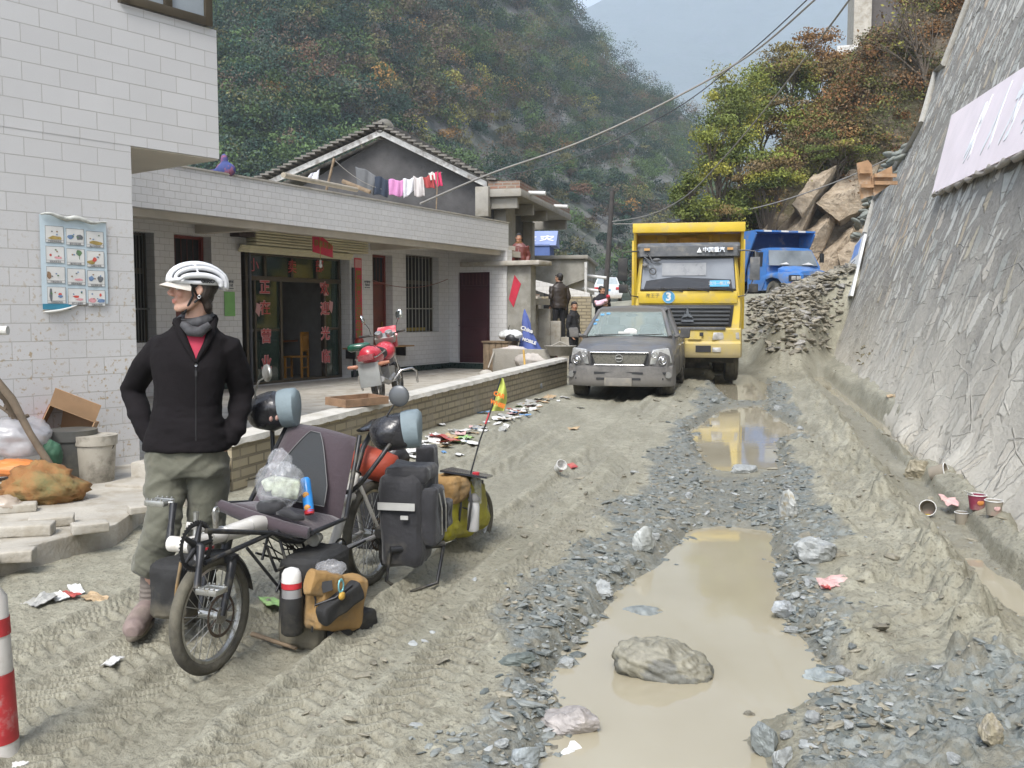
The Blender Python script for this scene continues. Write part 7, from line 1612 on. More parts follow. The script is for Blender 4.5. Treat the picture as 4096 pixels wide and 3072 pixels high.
for q in (B(222, 535), B(247, 527), B(207, 538)): mb.torus(q, (bm - bb), .0355, .004, 20, 4)
mb.build('clamp_band', ALY, bike)
cr = bb + Vector((0, -.055, 0)); mb = MB(); mb.torus(cr, (0, 1, 0), .090, .010, 40, 6, .5);
for k in range(44): a = k * math.pi / 22; mb.box(cr + Vector((math.cos(a) * .100, 0, math.sin(a) * .100)), (.007, .004, .007), (0, -a, 0))
for k in range(5): a = k * 1.257; mb.tube([cr, cr + Vector((.09 * math.cos(a), 0, .09 * math.sin(a)))], [.016, .009], 6)
mb.build('chainring', M('ring_dark', (.04, .04, .042), .4, met=.7), bike, smooth=60)
def crank(s_, px, py, out, name='crank'):
 a = bb + Vector((0, s_ * .078, 0)); e = B(px, py, s_ * .095); d = (e - a).normalized(); e = a + d * .165 + Vector((0, s_ * .012, 0))
 mb = MB(); mb.tube([a + Vector((0, -s_ * .015, 0)), a, a.lerp(e, .5), e], [.019, .019, .013, .016], 10); c_ = mb.build(name, FRB, bike, smooth=60)
 p = e + Vector((0, s_ * .07, 0)); mb = MB()
 for q in (-.032, .032): mb.box(p + Vector((q, 0, .0)), (.010, .095, .024))
 for q in (-.045, .045): mb.box(p + Vector((0, q, 0)), (.074, .008, .020))
 mb.cyl(e, p + Vector((0, s_ * .045, 0)), .009)
 for k in range(4): mb.box(p + Vector((-.032, -.035 + k * .023, .015)), (.008, .006, .01)); mb.box(p + Vector((.032, -.035 + k * .023, .015)), (.008, .006, .01))
 mb.build('pedal', ALY, c_, bevel=.002)
crank(1, 177, 497, .2); crank(-1, 193, 597, -.19)
mb = MB(); ft = Vector((.14, 0, .52));
for s_ in (-.055, .055): mb.tube([fh + Vector((0, s_, 0)), fh + Vector((.06, s_ * 1.1, .18)), Vector((.12, s_ * .8, .46))], [.013, .020, .022], 10)
mb.box((.12, 0, .47), (.05, .12, .03)); mb.cyl((.12, 0, .46), (.16, 0, .56), .022)
mb.build('fork', FRB, bike, smooth=50)
mb = MB(); rgs = []
for i in range(19):
 a = rad(8 + i * 5.0) ; r_ = .272; c = fh + Vector((-math.cos(a) * r_ * -1, 0, math.sin(a) * r_)); n_ = Vector((math.cos(a), 0, math.sin(a)))
 rgs.append([c + Vector((0, -.034, 0)) - n_ * .018, c + Vector((0, -.02, 0)), c + Vector((0, .02, 0)), c + Vector((0, .034, 0)) - n_ * .018, c + Vector((0, .0, 0)) - n_ * .004])
mb.loft(rgs); mb.build('mudguard', FRB, bike, smooth=60)
mb = MB(); A_, C_ = B(271, 533, -.10), B(205, 531, -.06)
for a, b, o1, o2, r_ in (((206, 531), (272, 533), -.07, -.12, .011), ((205, 563), (272, 533), -.075, -.12, .011), ((272, 533), (300, 541), -.12, -.16, .010), ((247, 548), (281, 590), -.1, -.14, .007), ((266, 545), (276, 571), -.13, -.14, .007), ((276, 571), (310, 555), -.14, -.15, .007), ((280, 540), (287, 566), -.10, -.14, .007), ((287, 566), (276, 592), -.14, -.14, .006), ((256, 553), (283, 560), .1, .1, .006), ((302, 541), (308, 559), -.12, -.13, .006), ((268, 536), (262, 560), .05, .05, .007), ((291, 538), (300, 575), .08, .1, .006)):
 mb.tube([B(*a, o1), B(*b, o2)], r_, 7)
mb.tube([B(276, 532, -.1), B(285, 540, -.12), B(300, 541, -.14), B(312, 532, -.16)], .016, 8)
mb.build('lower_rack', FRB, bike, smooth=60)
mb = MB(); rr_ = random.Random(4)
for k in range(9):
 a, b = B(rr_.uniform(262, 290), rr_.uniform(535, 548), -.05), B(rr_.uniform(295, 330), rr_.uniform(545, 560), -.05); m_ = a.lerp(b, .5) + Vector((0, rr_.uniform(-.05, .05), -rr_.uniform(.02, .08))); mb.tube([a, a.lerp(m_, .6), m_, m_.lerp(b, .6), b], .0035, 5)
for k in range(3): mb.tube([B(208, 549, .03 * k), B(222, 551, .05), B(232, 556, .03)], .003, 5)
mb.build('brake_cable', M('cable_black', (.015, .015, .015), .4), bike, smooth=80)
mb = MB(); a = B(314, 539, -.17); mb.tube([a + Vector((.05, 0, 0)), a, a - Vector((.01, 0, 0))], [.02, .036, .034], 16); l_ = mb.build('headlamp', ALY, bike, smooth=50)
mb = MB(); mb.cyl(B(186, 525, .06), B(206, 528, .0), .014, n=12); mb.build('boom_bar', FRW, bike);
mb = MB(); mb.tube([B(195, 543, 0), B(196, 527, 0), B(196, 512, 0)], [.012, .010, .012], 8); mb.build('clamp_post', ALY, bike, smooth=60); mb = MB(); mb.tube([B(216, 528, .0), B(215, 512, .0)], [.011, .014], 8); mb.torus(B(216, 511, 0), (0, 1, 0), .014, .007, 14, 6); mb.build('clamp_post', ALY, bike, smooth=60)
def sheet(name, pts, th, m, parent, nx=14, ny=14, bulge=.02, smooth=60, edge=None):
 tl, tr, br, bl = [Vector(p) for p in pts]; nrm_ = (tr - tl).cross(bl - tl).normalized(); V = []
 for k in (0, 1):
  for j in range(ny + 1):
   for i in range(nx + 1):
    u, v = i / nx, j / ny; p = tl.lerp(tr, u).lerp(bl.lerp(br, u), v); e = min(u, 1 - u, v, 1 - v) * 6; e = min(1, e) ** .5
    V.append(p + nrm_ * ((-1 if k else 1) * th * .5 * e + bulge * (math.sin(math.pi * u) * (.6 + .4 * math.sin(math.pi * v)) - .4)))
 N = (nx + 1) * (ny + 1); Fq = []
 for j in range(ny):
  for i in range(nx):
   a = j * (nx + 1) + i; Fq.append((a, a + 1, a + nx + 2, a + nx + 1)); Fq.append((N + a + nx + 1, N + a + nx + 2, N + a + 1, N + a))
 for i in range(nx): Fq.append((i, N + i, N + i + 1, i + 1)); a = ny * (nx + 1) + i; Fq.append((a + 1, N + a + 1, N + a, a))
 for j in range(ny): a = j * (nx + 1); b = (j + 1) * (nx + 1); Fq.append((b, N + b, N + a, a)); a += nx; b += nx; Fq.append((a, N + a, N + b, b))
 mb = MB(); mb.add(V, Fq); return mb.build(name, m, parent, smooth=smooth)
TL, TR, BR_, BL_ = B(289, 421, .20), B(356, 436, -.19), B(340, 519, -.19), B(251, 503, .19)
bk = sheet('backrest', [TL, TR, BR_, BL_], .05, PURP, bike, bulge=-.03)
def on_back(u, v, o=0):
 p = TL.lerp(TR, u).lerp(BL_.lerp(BR_, u), v); n_ = (TR - TL).cross(BL_ - TL).normalized()
 if n_.x > 0: n_ = -n_
 return p + n_ * o
ring = [(.5 + (.29 + .07 * t_) * s_ * min(1, (1.04 - (1 - t_)) ** .5 * 1.15), .13 + .84 * t_) for s_, ts in ((1, [i / 17 for i in range(18)]), (-1, [1 - i / 17 for i in range(18)])) for t_ in ts]
mb = MB(); mb.add([on_back(u, v, .072 - .02 * math.sin(math.pi * u)) for u, v in ring] + [on_back(.5, .56, .060)], [(i, (i + 1) % 36, 36) for i in range(36)]); mb.build('mesh_panel', MESH, bk, smooth=80)
mb = MB(); mb.tube([on_back(u, v, .076 - .02 * math.sin(math.pi * u)) for u, v in ring], .0028, 5, closed=True); mb.build('piping', M('piping_grey', (.12, .12, .12), .6), bk, smooth=80)
_n = (TR - TL).cross(BL_ - TL).normalized(); _n = -_n if _n.x > 0 else _n
S0, S1 = B(221, 505, .20), B(307, 533, -.20)
sheet('seat', [BL_ + Vector((0, .0, .0)), BR_, S1 + Vector((.0, 0, 0)), S0], .05, PURP, bike, bulge=.0)
mb = MB(); mb.tube([S0 + Vector((0, .01, 0)), S0.lerp(S1, .3) + Vector((.0, 0, -.012)), S0.lerp(S1, .7) + Vector((0, 0, -.012)), S1 - Vector((0, .01, 0))], [.026, .032, .032, .028], 12); mb.build('seat_roll', PURP, bike, smooth=80)
mb = MB(); mb.tube([S0 + Vector((.01, .03, 0)), BL_ + Vector((.02, .02, 0)), TL + Vector((.02, .01, 0))], .012, 8); mb.tube([S1 + Vector((.01, -.02, 0)), BR_ + Vector((.02, -.02, 0)), TR + Vector((.02, -.01, 0))], .012, 8); mb.tube([B(300, 520, 0), B(335, 512, -.15)], .014); mb.build('seat_frame', FRB, bike, smooth=70)
mb = MB(); sdl = B(371, 428); mb.tube([st_, B(363, 448), sdl - Vector((0, 0, .03))], .015, 10); mb.torus(st_, (st_ - rb), .026, .006, 18, 5); mb.build('seat_post', FRB, bike, smooth=60)
mb = MB(); mb.tube([sdl + Vector((-.13, 0, .0)), sdl + Vector((-.02, 0, .01)), sdl + Vector((.1, 0, .02)), sdl + Vector((.14, 0, .02))], [.02, .04, .075, .05], 14); mb.v = [(x, y, sdl.z + (z - sdl.z) * .45) for x, y, z in mb.v]; mb.build('saddle', LEA, bike, smooth=80)
mb = MB()
mb.tube([B(342, 493, -.08), B(352, 491, -.14), B(362, 482, -.2), B(381, 457, -.3), B(393, 440, -.32)], .012, 8); mb.tube([B(300, 470, .1), B(280, 470, .25), B(273, 452, .30), B(272, 425, .31)], .012, 8); mb.tube([B(342, 493, -.08), B(300, 470, .1)], .012, 8)
mb.build('rear_handlebar', FRB, bike, smooth=70)
def mitt(cx, cy, Y, flip, lbl):
 q = lambda a, b, y=0: Bw(cx + a, cy + b, Y + y)
 pts = [q(-25, 4), q(-20, 3), q(-8, 1), q(6, -1), q(15, -3)]
 mb = MB(); mb.tube(pts, [.03, .075, .102, .098, .092], 20); me_ = mb.build('bar_mitt', LEA, bike, smooth=80, sub=1)
 co = np.empty(len(me_.data.vertices) * 3, np.float32); me_.data.vertices.foreach_get('co', co); co = co.reshape(-1, 3); co += (fbm(co[:, 0] * 16, co[:, 1] * 16, co[:, 2] * 16, 3, 4) * .012)[:, None]; me_.data.vertices.foreach_set('co', co.ravel())
 mb = MB(); mb.tube([q(9, -2), q(15, -3), q(24, -4), q(26, -4)], [.096, .101, .100, .082], 20); mb.build('cuff', BUFF, me_, smooth=50)
 return me_, q
mL, qL = mitt(272, 411, 4.82, 0, ''); mR, qR = mitt(395, 432, 4.86, 0, '')
for a, b in ((-1, 8), (5, 7)): mb = MB(); mb.ell(qL(a, b, -.086), (.012, .008, .014)); mb.build('sticker', M('sticker_pink', (.40, .24, .2), .5) if 'sticker_pink' not in bpy.data.materials else bpy.data.materials['sticker_pink'], mL, smooth=80)
MIR = M('mirror_back', (.10, .105, .11), .35, met=.4)
for pts, cc, R_, mt_ in (([(255, 403), (255, 392), (259, 381), (266, 377)], (267, 373), (.018, .05, .045), ALY), ([(382, 425), (388, 414), (396, 402)], (399, 396), (.015, .055, .055), MIR)):
 Y = 4.78 if cc[0] < 300 else 4.82
 mb = MB(); mb.tube([Bw(*p, Y) for p in pts], .0055, 6); s_ = mb.build('mirror_stem', FRB if cc[0] > 300 else ALY, bike, smooth=80); mb = MB(); mb.cyl(Bw(pts[0][0], pts[0][1] + 1, Y) - Vector((0, 0, .03)), Bw(*pts[0], Y), .016); mb.build('clamp', LEA, s_)
 mb = MB(); mb.ell(Bw(*cc, Y), R_, (0, 0, .2 if cc[0] > 300 else -.6), 18, 12); mb.build('mirror', mt_, s_, smooth=80)
def bag(name, c, d, m, parent=None, rz=0, rot=None, bev=.04, seed=0, bulge=.022, lbl=None, cat=None, sub=3):
 mb = MB(); mb.box((0, 0, 0), d); me = mb.mesh(name); o = link(name, me, m, parent, label=lbl, cat=cat)
 md = o.modifiers.new('b', 'BEVEL'); md.width = bev; md.segments = 3; md2 = o.modifiers.new('s', 'SUBSURF'); md2.subdivision_type = 'SIMPLE'; md2.levels = sub; bake(o)
 me = o.data; n = len(me.vertices); co = np.empty(n * 3, np.float32); me.vertices.foreach_get('co', co); co = co.reshape(-1, 3)
 f = fbm(co[:, 0] * 9 + seed * 5, co[:, 1] * 9, co[:, 2] * 7, 4, seed) * bulge + .008 * fbm(co[:, 0] * 30 + seed, co[:, 1] * 30, co[:, 2] * 22, 2); nr = co / (np.array(d) * .5); nr = nr / (np.linalg.norm(nr, axis=1)[:, None] + 1e-6)
 co += nr * (f + bulge * (1 - np.clip(np.abs(nr).max(1), 0, 1)))[:, None]; me.vertices.foreach_set('co', co.ravel()); me.update(); me.polygons.foreach_set('use_smooth', [True] * len(me.polygons)); me.set_sharp_from_angle(angle=rad(55))
 o.location = c; o.rotation_euler = rot if rot else (0, 0, rz); return o
pc = Bw(407, 517, 4.98)
pn = bag('rear_pannier', pc, (.26, .22, .50), NYL, bike, bev=.05, seed=1, rz=.15)
bag('front_pocket', Vector((-.0, -.14, .02)), (.20, .08, .30), NYL, pn, bev=.03, seed=2); bag('side_pouch', Vector((.12, -.17, .0)), (.12, .08, .15), NYL, pn, bev=.025, seed=3)
bag('lid', Vector((.02, -.02, .24)), (.26, .24, .08), NYL, pn, bev=.035, seed=4)
mb = MB(); mb.box((-.15, .01, .085), (.008, .20, .038), (0, 0, 0)); mb.box((-.155, -.035, .03), (.008, .04, .02)); mb.build('reflective_strip', REF, pn)
mb = MB(); mb.tube([(-.16, .04, -.14), (.02, -.2, -.14)], .018, 10); mb.tube([(-.14, .05, -.15), (-.17, .06, -.30), (-.12, -.02, -.38), (-.02, -.17, -.34), (.0, -.2, -.15)], .010, 8); mb.build('crash_bar', FRB, pn, smooth=70)
mb = MB()
for x in (-.03, .05): mb.tube([(x, -.185, .14), (x, -.20, .06), (x, -.2, -.08)], .006, 5)
mb.build('zip_pull', ALY, pn)
pf = bag('rear_pannier', B(375, 510, .22), (.28, .2, .42), NYL, bike, bev=.05, seed=7)
bag('tool_pouch', Bw(427, 467, 5.2), (.12, .10, .24), NYL, bike, bev=.02, seed=5, rz=.2)
rd_ = M('red_roll', (.30, .045, .02), .6, var=.2, sc=7, bump=.006, bsc=20)
mb = MB(); a, b = Bw(358, 458, 5.3), Bw(392, 470, 5.25); mb.tube([a - (b - a) * .1, a, a.lerp(b, .5), b, b + (b - a) * .1], [.05, .085, .092, .085, .045], 16); mb.build('sleeping_roll', rd_, bike, smooth=80)
mb = MB(); a, b = Bw(383, 448, 5.5), Bw(402, 462, 5.4); mb.tube([a, a.lerp(b, .5), b], [.06, .085, .06], 14); mb.build('stuff_sack', LEA, bike, smooth=80)
fp = B(318, 598, -.22)
fpn = bag('front_pannier', Bw(316, 594, 4.33), (.34, .22, .42), NYM, bike, bev=.05, seed=8, rz=.1)
tb = bag('tan_pocket', Bw(335, 602, 4.17), (.27, .13, .24), TAN, bike, bev=.045, seed=9, rz=-.35, rot=(0, .25, -.35))
for k, (px, py, d) in enumerate([(323, 584, (.17, .05, .10)), (340, 603, (.22, .06, .08))]): bag('flap', Bw(px, py, 4.075 - k * .0), d, TAN if k == 0 else NYM, bike, bev=.02, seed=20 + k, rot=(0, .35 - k * .7, -.35), sub=2)
mb = MB(); mb.tube([Bw(310, 583, 4.06), Bw(316, 600, 4.05), Bw(312, 632, 4.05)], .005, 5); mb.tube([Bw(315, 605, 4.03), Bw(335, 598, 4.03), Bw(352, 585, 4.10)], .006, 5); mb.build('zip', BLK, bike, smooth=80)
bag('base_bag', Bw(345, 625, 4.30), (.26, .2, .12), NYM, bike, bev=.04, seed=11, rz=-.2)
mb = MB(); mb.slab([Bw(321, 582, 4.035), Bw(332, 580, 4.035), Bw(333, 590, 4.03), Bw(323, 593, 4.03)], .004); mb.build('label_patch', BLK, bike)
mb = MB(); mb.torus(Bw(341, 586, 4.02), (.2, 1, 0), .016, .004, 16, 5); mb.v = [(x, y, Bw(341, 586, 4.02).z + (z - Bw(341, 586, 4.02).z) * 1.7) for x, y, z in mb.v]; mb.build('carabiner', M('cyan_metal', (.2, .5, .55), .3, met=.5), bike, smooth=80)
mb = MB(); mb.ell(Bw(342, 596, 4.02), (.022, .012, .018)); mb.build('badge', M('badge_yellow', (.5, .3, .05), .5, var=.4, sc=60), bike, smooth=80)
def flask(c, m_low, r=.042, h=.27, parent=bike):
 c = Vector(c); mb = MB(); mb.tube([c, c + Vector((0, 0, .01)), c + Vector((0, 0, h * .62))], [r * .9, r * 1.12, r * 1.12], 16); o = mb.build('bottle_sleeve', m_low, parent, smooth=50)
 mb = MB(); mb.tube([c + Vector((0, 0, h * .60)), c + Vector((0, 0, h * .76))], r, 16); mb.build('bottle', M('bottle_silver', (.36, .36, .37), .35, met=.4) if 'bottle_silver' not in bpy.data.materials else bpy.data.materials['bottle_silver'], o, smooth=50)
 mb = MB(); mb.tube([c + Vector((0, 0, h * .77)), c + Vector((0, 0, h * .86))], r * 1.01, 16); mb.build('red_band', M('band_red', (.45, .03, .04), .4) if 'band_red' not in bpy.data.materials else bpy.data.materials['band_red'], o, smooth=50)
 mb = MB(); mb.tube([c + Vector((0, 0, h * .865)), c + Vector((0, 0, h * 1.0)), c + Vector((0, 0, h * 1.07)), c + Vector((0, 0, h * 1.1))], [r, r * .95, r * .7, r * .2], 16); mb.build('cup_lid', WHITE, o, smooth=70)
 return o
flask(Bw(292.5, 634, 4.07), NYM, .044, .27)
fl_ = bag('front_pannier', Bw(182, 586, 4.32), (.24, .20, .26), NYM, bike, bev=.05, seed=13)
flask(Bw(205, 592, 4.25), NYM, .045, .25); mb = MB(); mb.tube([Bw(181, 562, 4.18), Bw(177, 585, 4.15), Bw(175, 605, 4.18)], .008, 6); mb.build('tan_edge', TAN, bike, smooth=80)
mb = MB(); mb.tube([Bw(299, 625, 4.25), Bw(301, 645, 4.24), Bw(303, 658, 4.22)], [.012, .012, .013], 7); mb.tube([Bw(299, 628, 4.25), Bw(281, 630, 4.4)], .008, 6); mb.build('kickstand', FRB, bike, smooth=70)
mb = MB(); a = G(*dd(545, 1375), -.0); b = G(*dd(640, 1408), .0); mb.tube([a + Vector((0, 0, .012)), b + Vector((0, 0, .015))], [.012, .008], 6); mb.build('stick', WOOD, None, smooth=60, label='thin brown stick lying in the mud behind the front wheel', cat='stick')
mb = MB()
for k in range(30):
 a = k / 29; p = B(365 - 27 * a, 541 + 14 * a, -.07); mb.box(p, (.012, .006, .010))
mb.torus(rhub + Vector((0, -.06, 0)), (0, 1, 0), .05, .012, 20, 6, 1.2); mb.tube([rhub + Vector((0, -.07, 0)), rhub + Vector((-.03, -.08, -.12)), rhub + Vector((.0, -.08, -.16))], [.02, .015, .02], 8); mb.box(rhub + Vector((-.03, -.08, .02)), (.08, .04, .05)); mb.torus(rb + Vector((0, -.05, 0)), (0, 1, 0), .07, .007, 28, 5, .6)
mb.build('rear_drivetrain', M('drive_dark', (.06, .058, .055), .5, met=.5, dirt=.4), bike, smooth=50)
def film(name, c, r, lbl, seed, squash=(1, 1, 1), cat='bag', m=None):
 mb = MB(); mb.ell((0, 0, 0), (r * squash[0], r * squash[1], r * squash[2]), n=44, m=30); me = mb.mesh(name, 180); n = len(me.vertices); co = np.empty(n * 3, np.float32); me.vertices.foreach_get('co', co); co = co.reshape(-1, 3); q = co / r
 d = 1 + .30 * (1 - 2 * np.abs(fbm(q[:, 0] * 2.3 + seed, q[:, 1] * 2.3, q[:, 2] * 1.6, 4, seed))) - .15; co *= d[:, None]; me.vertices.foreach_set('co', co.ravel()); me.update()
 o = link(name, me, m or FILM, None, label=lbl, cat=cat); o.location = c; return o
FILM = glass('clear_film', (.62, .63, .66), .20, .22, .9)
o = film('plastic_bag', P(280, 489, 4.33) + Vector((0, 0, .02)), .105, 'clear knotted plastic bag of groceries on the front seat of the bicycle', 5, (1.0, .7, .95))
mb = MB(); mb.box((.02, .03, -.02), (.12, .07, .09), (0, .2, .3)); mb.box((-.05, .03, .0), (.07, .05, .06), (0, -.4, 0)); mb.build('packet', M('packet_green', (.42, .46, .36), .5, var=.7, sc=22), o, bevel=.012)
film('bag_top', (0, 0, 0), .06, 'x', 9, (.9, .6, 1)).location = P(279, 468, 4.36); bpy.data.objects['bag_top'].parent = o; bpy.data.objects['bag_top'].location = (-.005, .03, .10)
for k in ('label', 'category'): del bpy.data.objects['bag_top'][k]
CK = M('cookie_blue', (.02, .19, .50), .3, var=.3, sc=10)
a, b = P(309.5, 514, 4.36), P(305, 478, 4.42); mb = MB(); mb.tube([a, a.lerp(b, .06), a.lerp(b, .5), a.lerp(b, .94), b], [.026, .029, .030, .029, .020], 14, sx=.8); ck = mb.build('biscuit_packet', CK, None, smooth=60, label='blue biscuit packet standing upright on the bicycle seat', cat='packet')
for k in (.2, .55): mb = MB(); c = a.lerp(b, k) + Vector((-.0, -.026, 0)); mb.ell(c, (.016, .006, .016)); mb.build('biscuit_print', M('biscuit_print', (.50, .24, .05), .5) if 'biscuit_print' not in bpy.data.materials else bpy.data.materials['biscuit_print'], ck, smooth=80)
mb = MB(); mb.tube([a + Vector((0, 0, -.001)), a.lerp(b, .10)], [.027, .030], 14, sx=.81); mb.build('red_end', bpy.data.materials['band_red'], ck, smooth=60)
mb = MB(); a, b = P(258, 507, 4.33), P(284, 506, 4.28); mb.tube([a, a.lerp(b, .15), a.lerp(b, .85), b], [.02, .032, .032, .02], 12, sx=1.0); mb.build('black_pouch', NYL, None, smooth=80, label='small black pouch lying on the bicycle seat before the plastic bag', cat='pouch')
mb = MB(); a, b = P(277, 512, 4.28), P(304, 518, 4.26); mb.tube([a, a.lerp(b, .3) + Vector((0, 0, .01)), a.lerp(b, .7) - Vector((0, 0, .005)), b], [.015, .024, .02, .012], 8); mb.build('black_strap', NYL, None, smooth=80, label='crumpled black strap on the bicycle seat below the biscuit packet', cat='strap')
o = film('plastic_wrap', P(331, 568, 4.12), .045, 'crumpled clear plastic wrapping stuffed in the top of the tan pocket', 12, (1.4, .6, .8))
# ---- trailer
TA = G(463, 549, -.03); TF = BA - .12; tr = thing('bicycle_trailer', 'single wheel bicycle trailer loaded with a mustard yellow dry bag', 'trailer', (TA.x, TA.y, -.03), TF)
def Tw(px, py, Y): q = P(px, py, Y) - Vector((TA.x, TA.y, -.03)); ex = Vector((math.cos(TF), math.sin(TF), 0)); ey = Vector((-math.sin(TF), math.cos(TF), 0)); return Vector((q.dot(ex), q.dot(ey), q.z))
spoked(tr, (.08, -.06, .19), .20, n=20, disc=False)
yb = bag('dry_bag', Tw(456, 508, 5.75), (.52, .22, .34), YELB, tr, bev=.09, seed=31, bulge=.03)
bag('top_bag', Tw(447, 488, 5.6), (.22, .22, .16), TAN, tr, bev=.06, seed=33, bulge=.03)
mb = MB(); mb.tube([Tw(440, 538, 5.5), Tw(470, 532, 5.8), Tw(478, 500, 5.85), Tw(482, 480, 5.85)], .012, 7); mb.tube([Tw(438, 500, 5.45), Tw(470, 510, 5.7), Tw(455, 538, 5.6)], .010, 6); mb.tube([Tw(470, 510, 5.7), (0, -.06, .2)], .010, 6); mb.tube([Tw(425, 540, 5.4), Tw(440, 545, 5.5), (0, .06, .2)], .012, 6); mb.build('trailer_frame', FRB, tr, smooth=70)
mb = MB()
for px in (447, 460, 470): mb.tube([Tw(px, 488, 5.62), Tw(px + 1, 505, 5.55), Tw(px - 2, 530, 5.6)], .008, 5)
mb.build('strap', NYL, tr, smooth=70)
mb = MB(); q = [Tw(440, 470, 5.5), Tw(487, 477, 5.65), Tw(493, 475, 6.1), Tw(452, 467, 6.1)]; mb.slab(q, .012); mb.build('solar_panel', M('panel_dark', (.03, .032, .04), .2), tr)
a = Tw(473, 531, 5.62); mb = MB(); mb.tube([a, a + Vector((0, 0, .01)), a + Vector((.01, 0, .15)), a + Vector((.012, 0, .18))], [.03, .036, .036, .03], 14); bt = mb.build('water_bottle', M('bottle_frost', (.50, .50, .50), .3), tr, smooth=60); mb = MB(); mb.tube([a + Vector((.012, 0, .18)), a + Vector((.013, 0, .20)), a + Vector((.014, 0, .225))], [.037, .036, .012], 12); mb.build('cap', GRYP, bt, smooth=60)
a = Tw(476, 503, 5.75); mb = MB(); mb.tube([a, a + Vector((0, 0, .14)), a + Vector((0, 0, .17))], [.035, .035, .02], 12); b2 = mb.build('water_bottle', glass('pet_clear', (.6, .62, .6), .35), tr, smooth=60); mb = MB(); mb.cyl(a + Vector((0, 0, .165)), a + Vector((0, 0, .19)), .022); mb.build('cap', bpy.data.materials['band_red'], b2)
mb = MB(); mb.tube([Tw(470, 476, 5.85), Tw(480, 440, 5.88), Tw(491, 410, 5.9), Tw(501, 378, 5.92)], .005, 6); fp_ = mb.build('flag_pole', FRB, tr, smooth=80); mb = MB(); mb.tube([Tw(485.5, 424, 5.89), Tw(489.5, 413, 5.9)], .0065, 6); mb.build('red_tape', bpy.data.materials['band_red'], fp_)
FLG = M('flag_yellow', (.50, .56, .12), .7, var=.2, sc=10); V = []; n = 12
for j in range(n + 1):
 for i in range(6):
  u, v = i / 5, j / n; x0 = 501.5 - 9.5 * v - .5; w_ = (2 + 10.5 * math.sin(min(1, v * 1.15) * 1.7)) * u; p = Tw(x0 + w_, 378 + 33 * v, 5.92 + .03 * math.sin(u * 5 + v * 4)); V.append(p)
mb = MB(); mb.add(V, [(j * 6 + i, j * 6 + i + 1, (j + 1) * 6 + i + 1, (j + 1) * 6 + i) for j in range(n) for i in range(5)]); fg = mb.build('flag', FLG, fp_, smooth=180, fix=False) if 0 else link('flag', mb.mesh('flag', 180), FLG, fp_)
OR = M('flag_orange', (.60, .16, .02), .6)
for s_, (px, py), sz in (('CAR', (499, 395), .036), ('WHEE', (497.5, 404), .034)): text(s_, sz, TM(Tw(px, py, 5.86), (Tw(px + 5, py + 2, 5.86) - Tw(px, py, 5.86)), (Tw(px + 1, py - 5, 5.86) - Tw(px, py, 5.86))), fg, OR, 'letter', .002, bold=.002)
# ================================================================ PEOPLE
SKIN = col_mat('skin', .5, var=.06, spec=.35, sub=.15, bump=.0006, bsc=300)
HAIRD = M('hair_dark', (.012, .010, .009), .55, var=.3, sc=40, bump=.004, bsc=160)
HAIRB = M('hair_brown', (.022, .014, .009), .6, var=.3, sc=40, bump=.004, bsc=160)
def head_prims(mb, c, yaw, s=1.0, pitch=0, jaw=1.0):
 R = Euler((pitch, 0, yaw)).to_matrix(); c = Vector(c)
 q = lambda x, y, z: c + R @ Vector((x * s, y * s, z * s))
 E = lambda p, r: mb.ell(q(*p), tuple(v * s for v in r), R, 18, 12)
 E((0, .014, .036), (.073, .092, .083)); E((0, -.030, -.018), (.058, .060, .080)); E((0, -.048, .035), (.055, .042, .045))
 mb.tube([q(-.016, -.070, -.090), q(.016, -.070, -.090)], .020 * s * jaw, 10)
 for k in (-1, 1):
  mb.tube([q(k * .052, .004, -.045), q(k * .042, -.03, -.078), q(k * .014, -.066, -.092)], [.020 * s, .021 * s, .018 * s], 10)
  E((k * .036, -.066, -.022), (.022, .022, .022)); E((k * .030, -.080, .022), (.022, .011, .008)); E((k * .011, -.100, -.028), (.009, .011, .008))
  mb.tube([q(k * .074, .006, .018), q(k * .082, .018, .016), q(k * .083, .022, -.004), q(k * .077, .012, -.024), q(k * .072, .004, -.02)], [.007 * s, .009 * s, .010 * s, .009 * s, .005 * s], 8)
  E((k * .074, .008, -.004), (.008, .012, .02))
 mb.tube([q(0, -.086, .022), q(0, -.098, .002), q(0, -.114, -.020), q(0, -.106, -.030)], [.008 * s, .009 * s, .0125 * s, .008 * s], 10)
 mb.tube([q(-.020, -.086, -.0545), q(0, -.097, -.0515), q(.020, -.086, -.0545)], [.004 * s, .0065 * s, .004 * s], 8); mb.tube([q(-.017, -.086, -.063), q(0, -.095, -.0645), q(.017, -.086, -.063)], [.004 * s, .0075 * s, .004 * s], 8)
 return q, R
def face_cols(co, q, base, s=1.0):
 c = np.repeat(np.array([base], float), len(co), 0)
 def near(p, r): return np.exp(-(np.linalg.norm(co - np.array(q(*p)), axis=1) / (r * s)) ** 2)[:, None]
 red = np.array([base[0] * 1.02, base[1] * .62, base[2] * .60])
 for p, r, k in (((0, -.112, -.022), .016, .5), ((.04, -.08, -.03), .026, .45), ((-.04, -.08, -.03), .026, .45), ((0, .0, 0), .001, 0)): c = c * (1 - near(p, r) * k) + red * near(p, r) * k
 lip = np.array([base[0] * .82, base[1] * .36, base[2] * .40])
 for x in (-.014, 0, .014): w_ = near((x, -.096, -.058), .011); c = c * (1 - w_ * .75) + lip * w_ * .75
 for k in (-1, 1):
  for x in (.020, .030, .040): w_ = near((k * x, -.088, .026), .0065); c = c * (1 - w_ * .85) + np.array([.05, .03, .02]) * w_ * .85
  w_ = near((k * .030, -.083, .006), .009); c = c * (1 - w_ * .5) + np.array([.10, .05, .04]) * w_ * .5
 return c
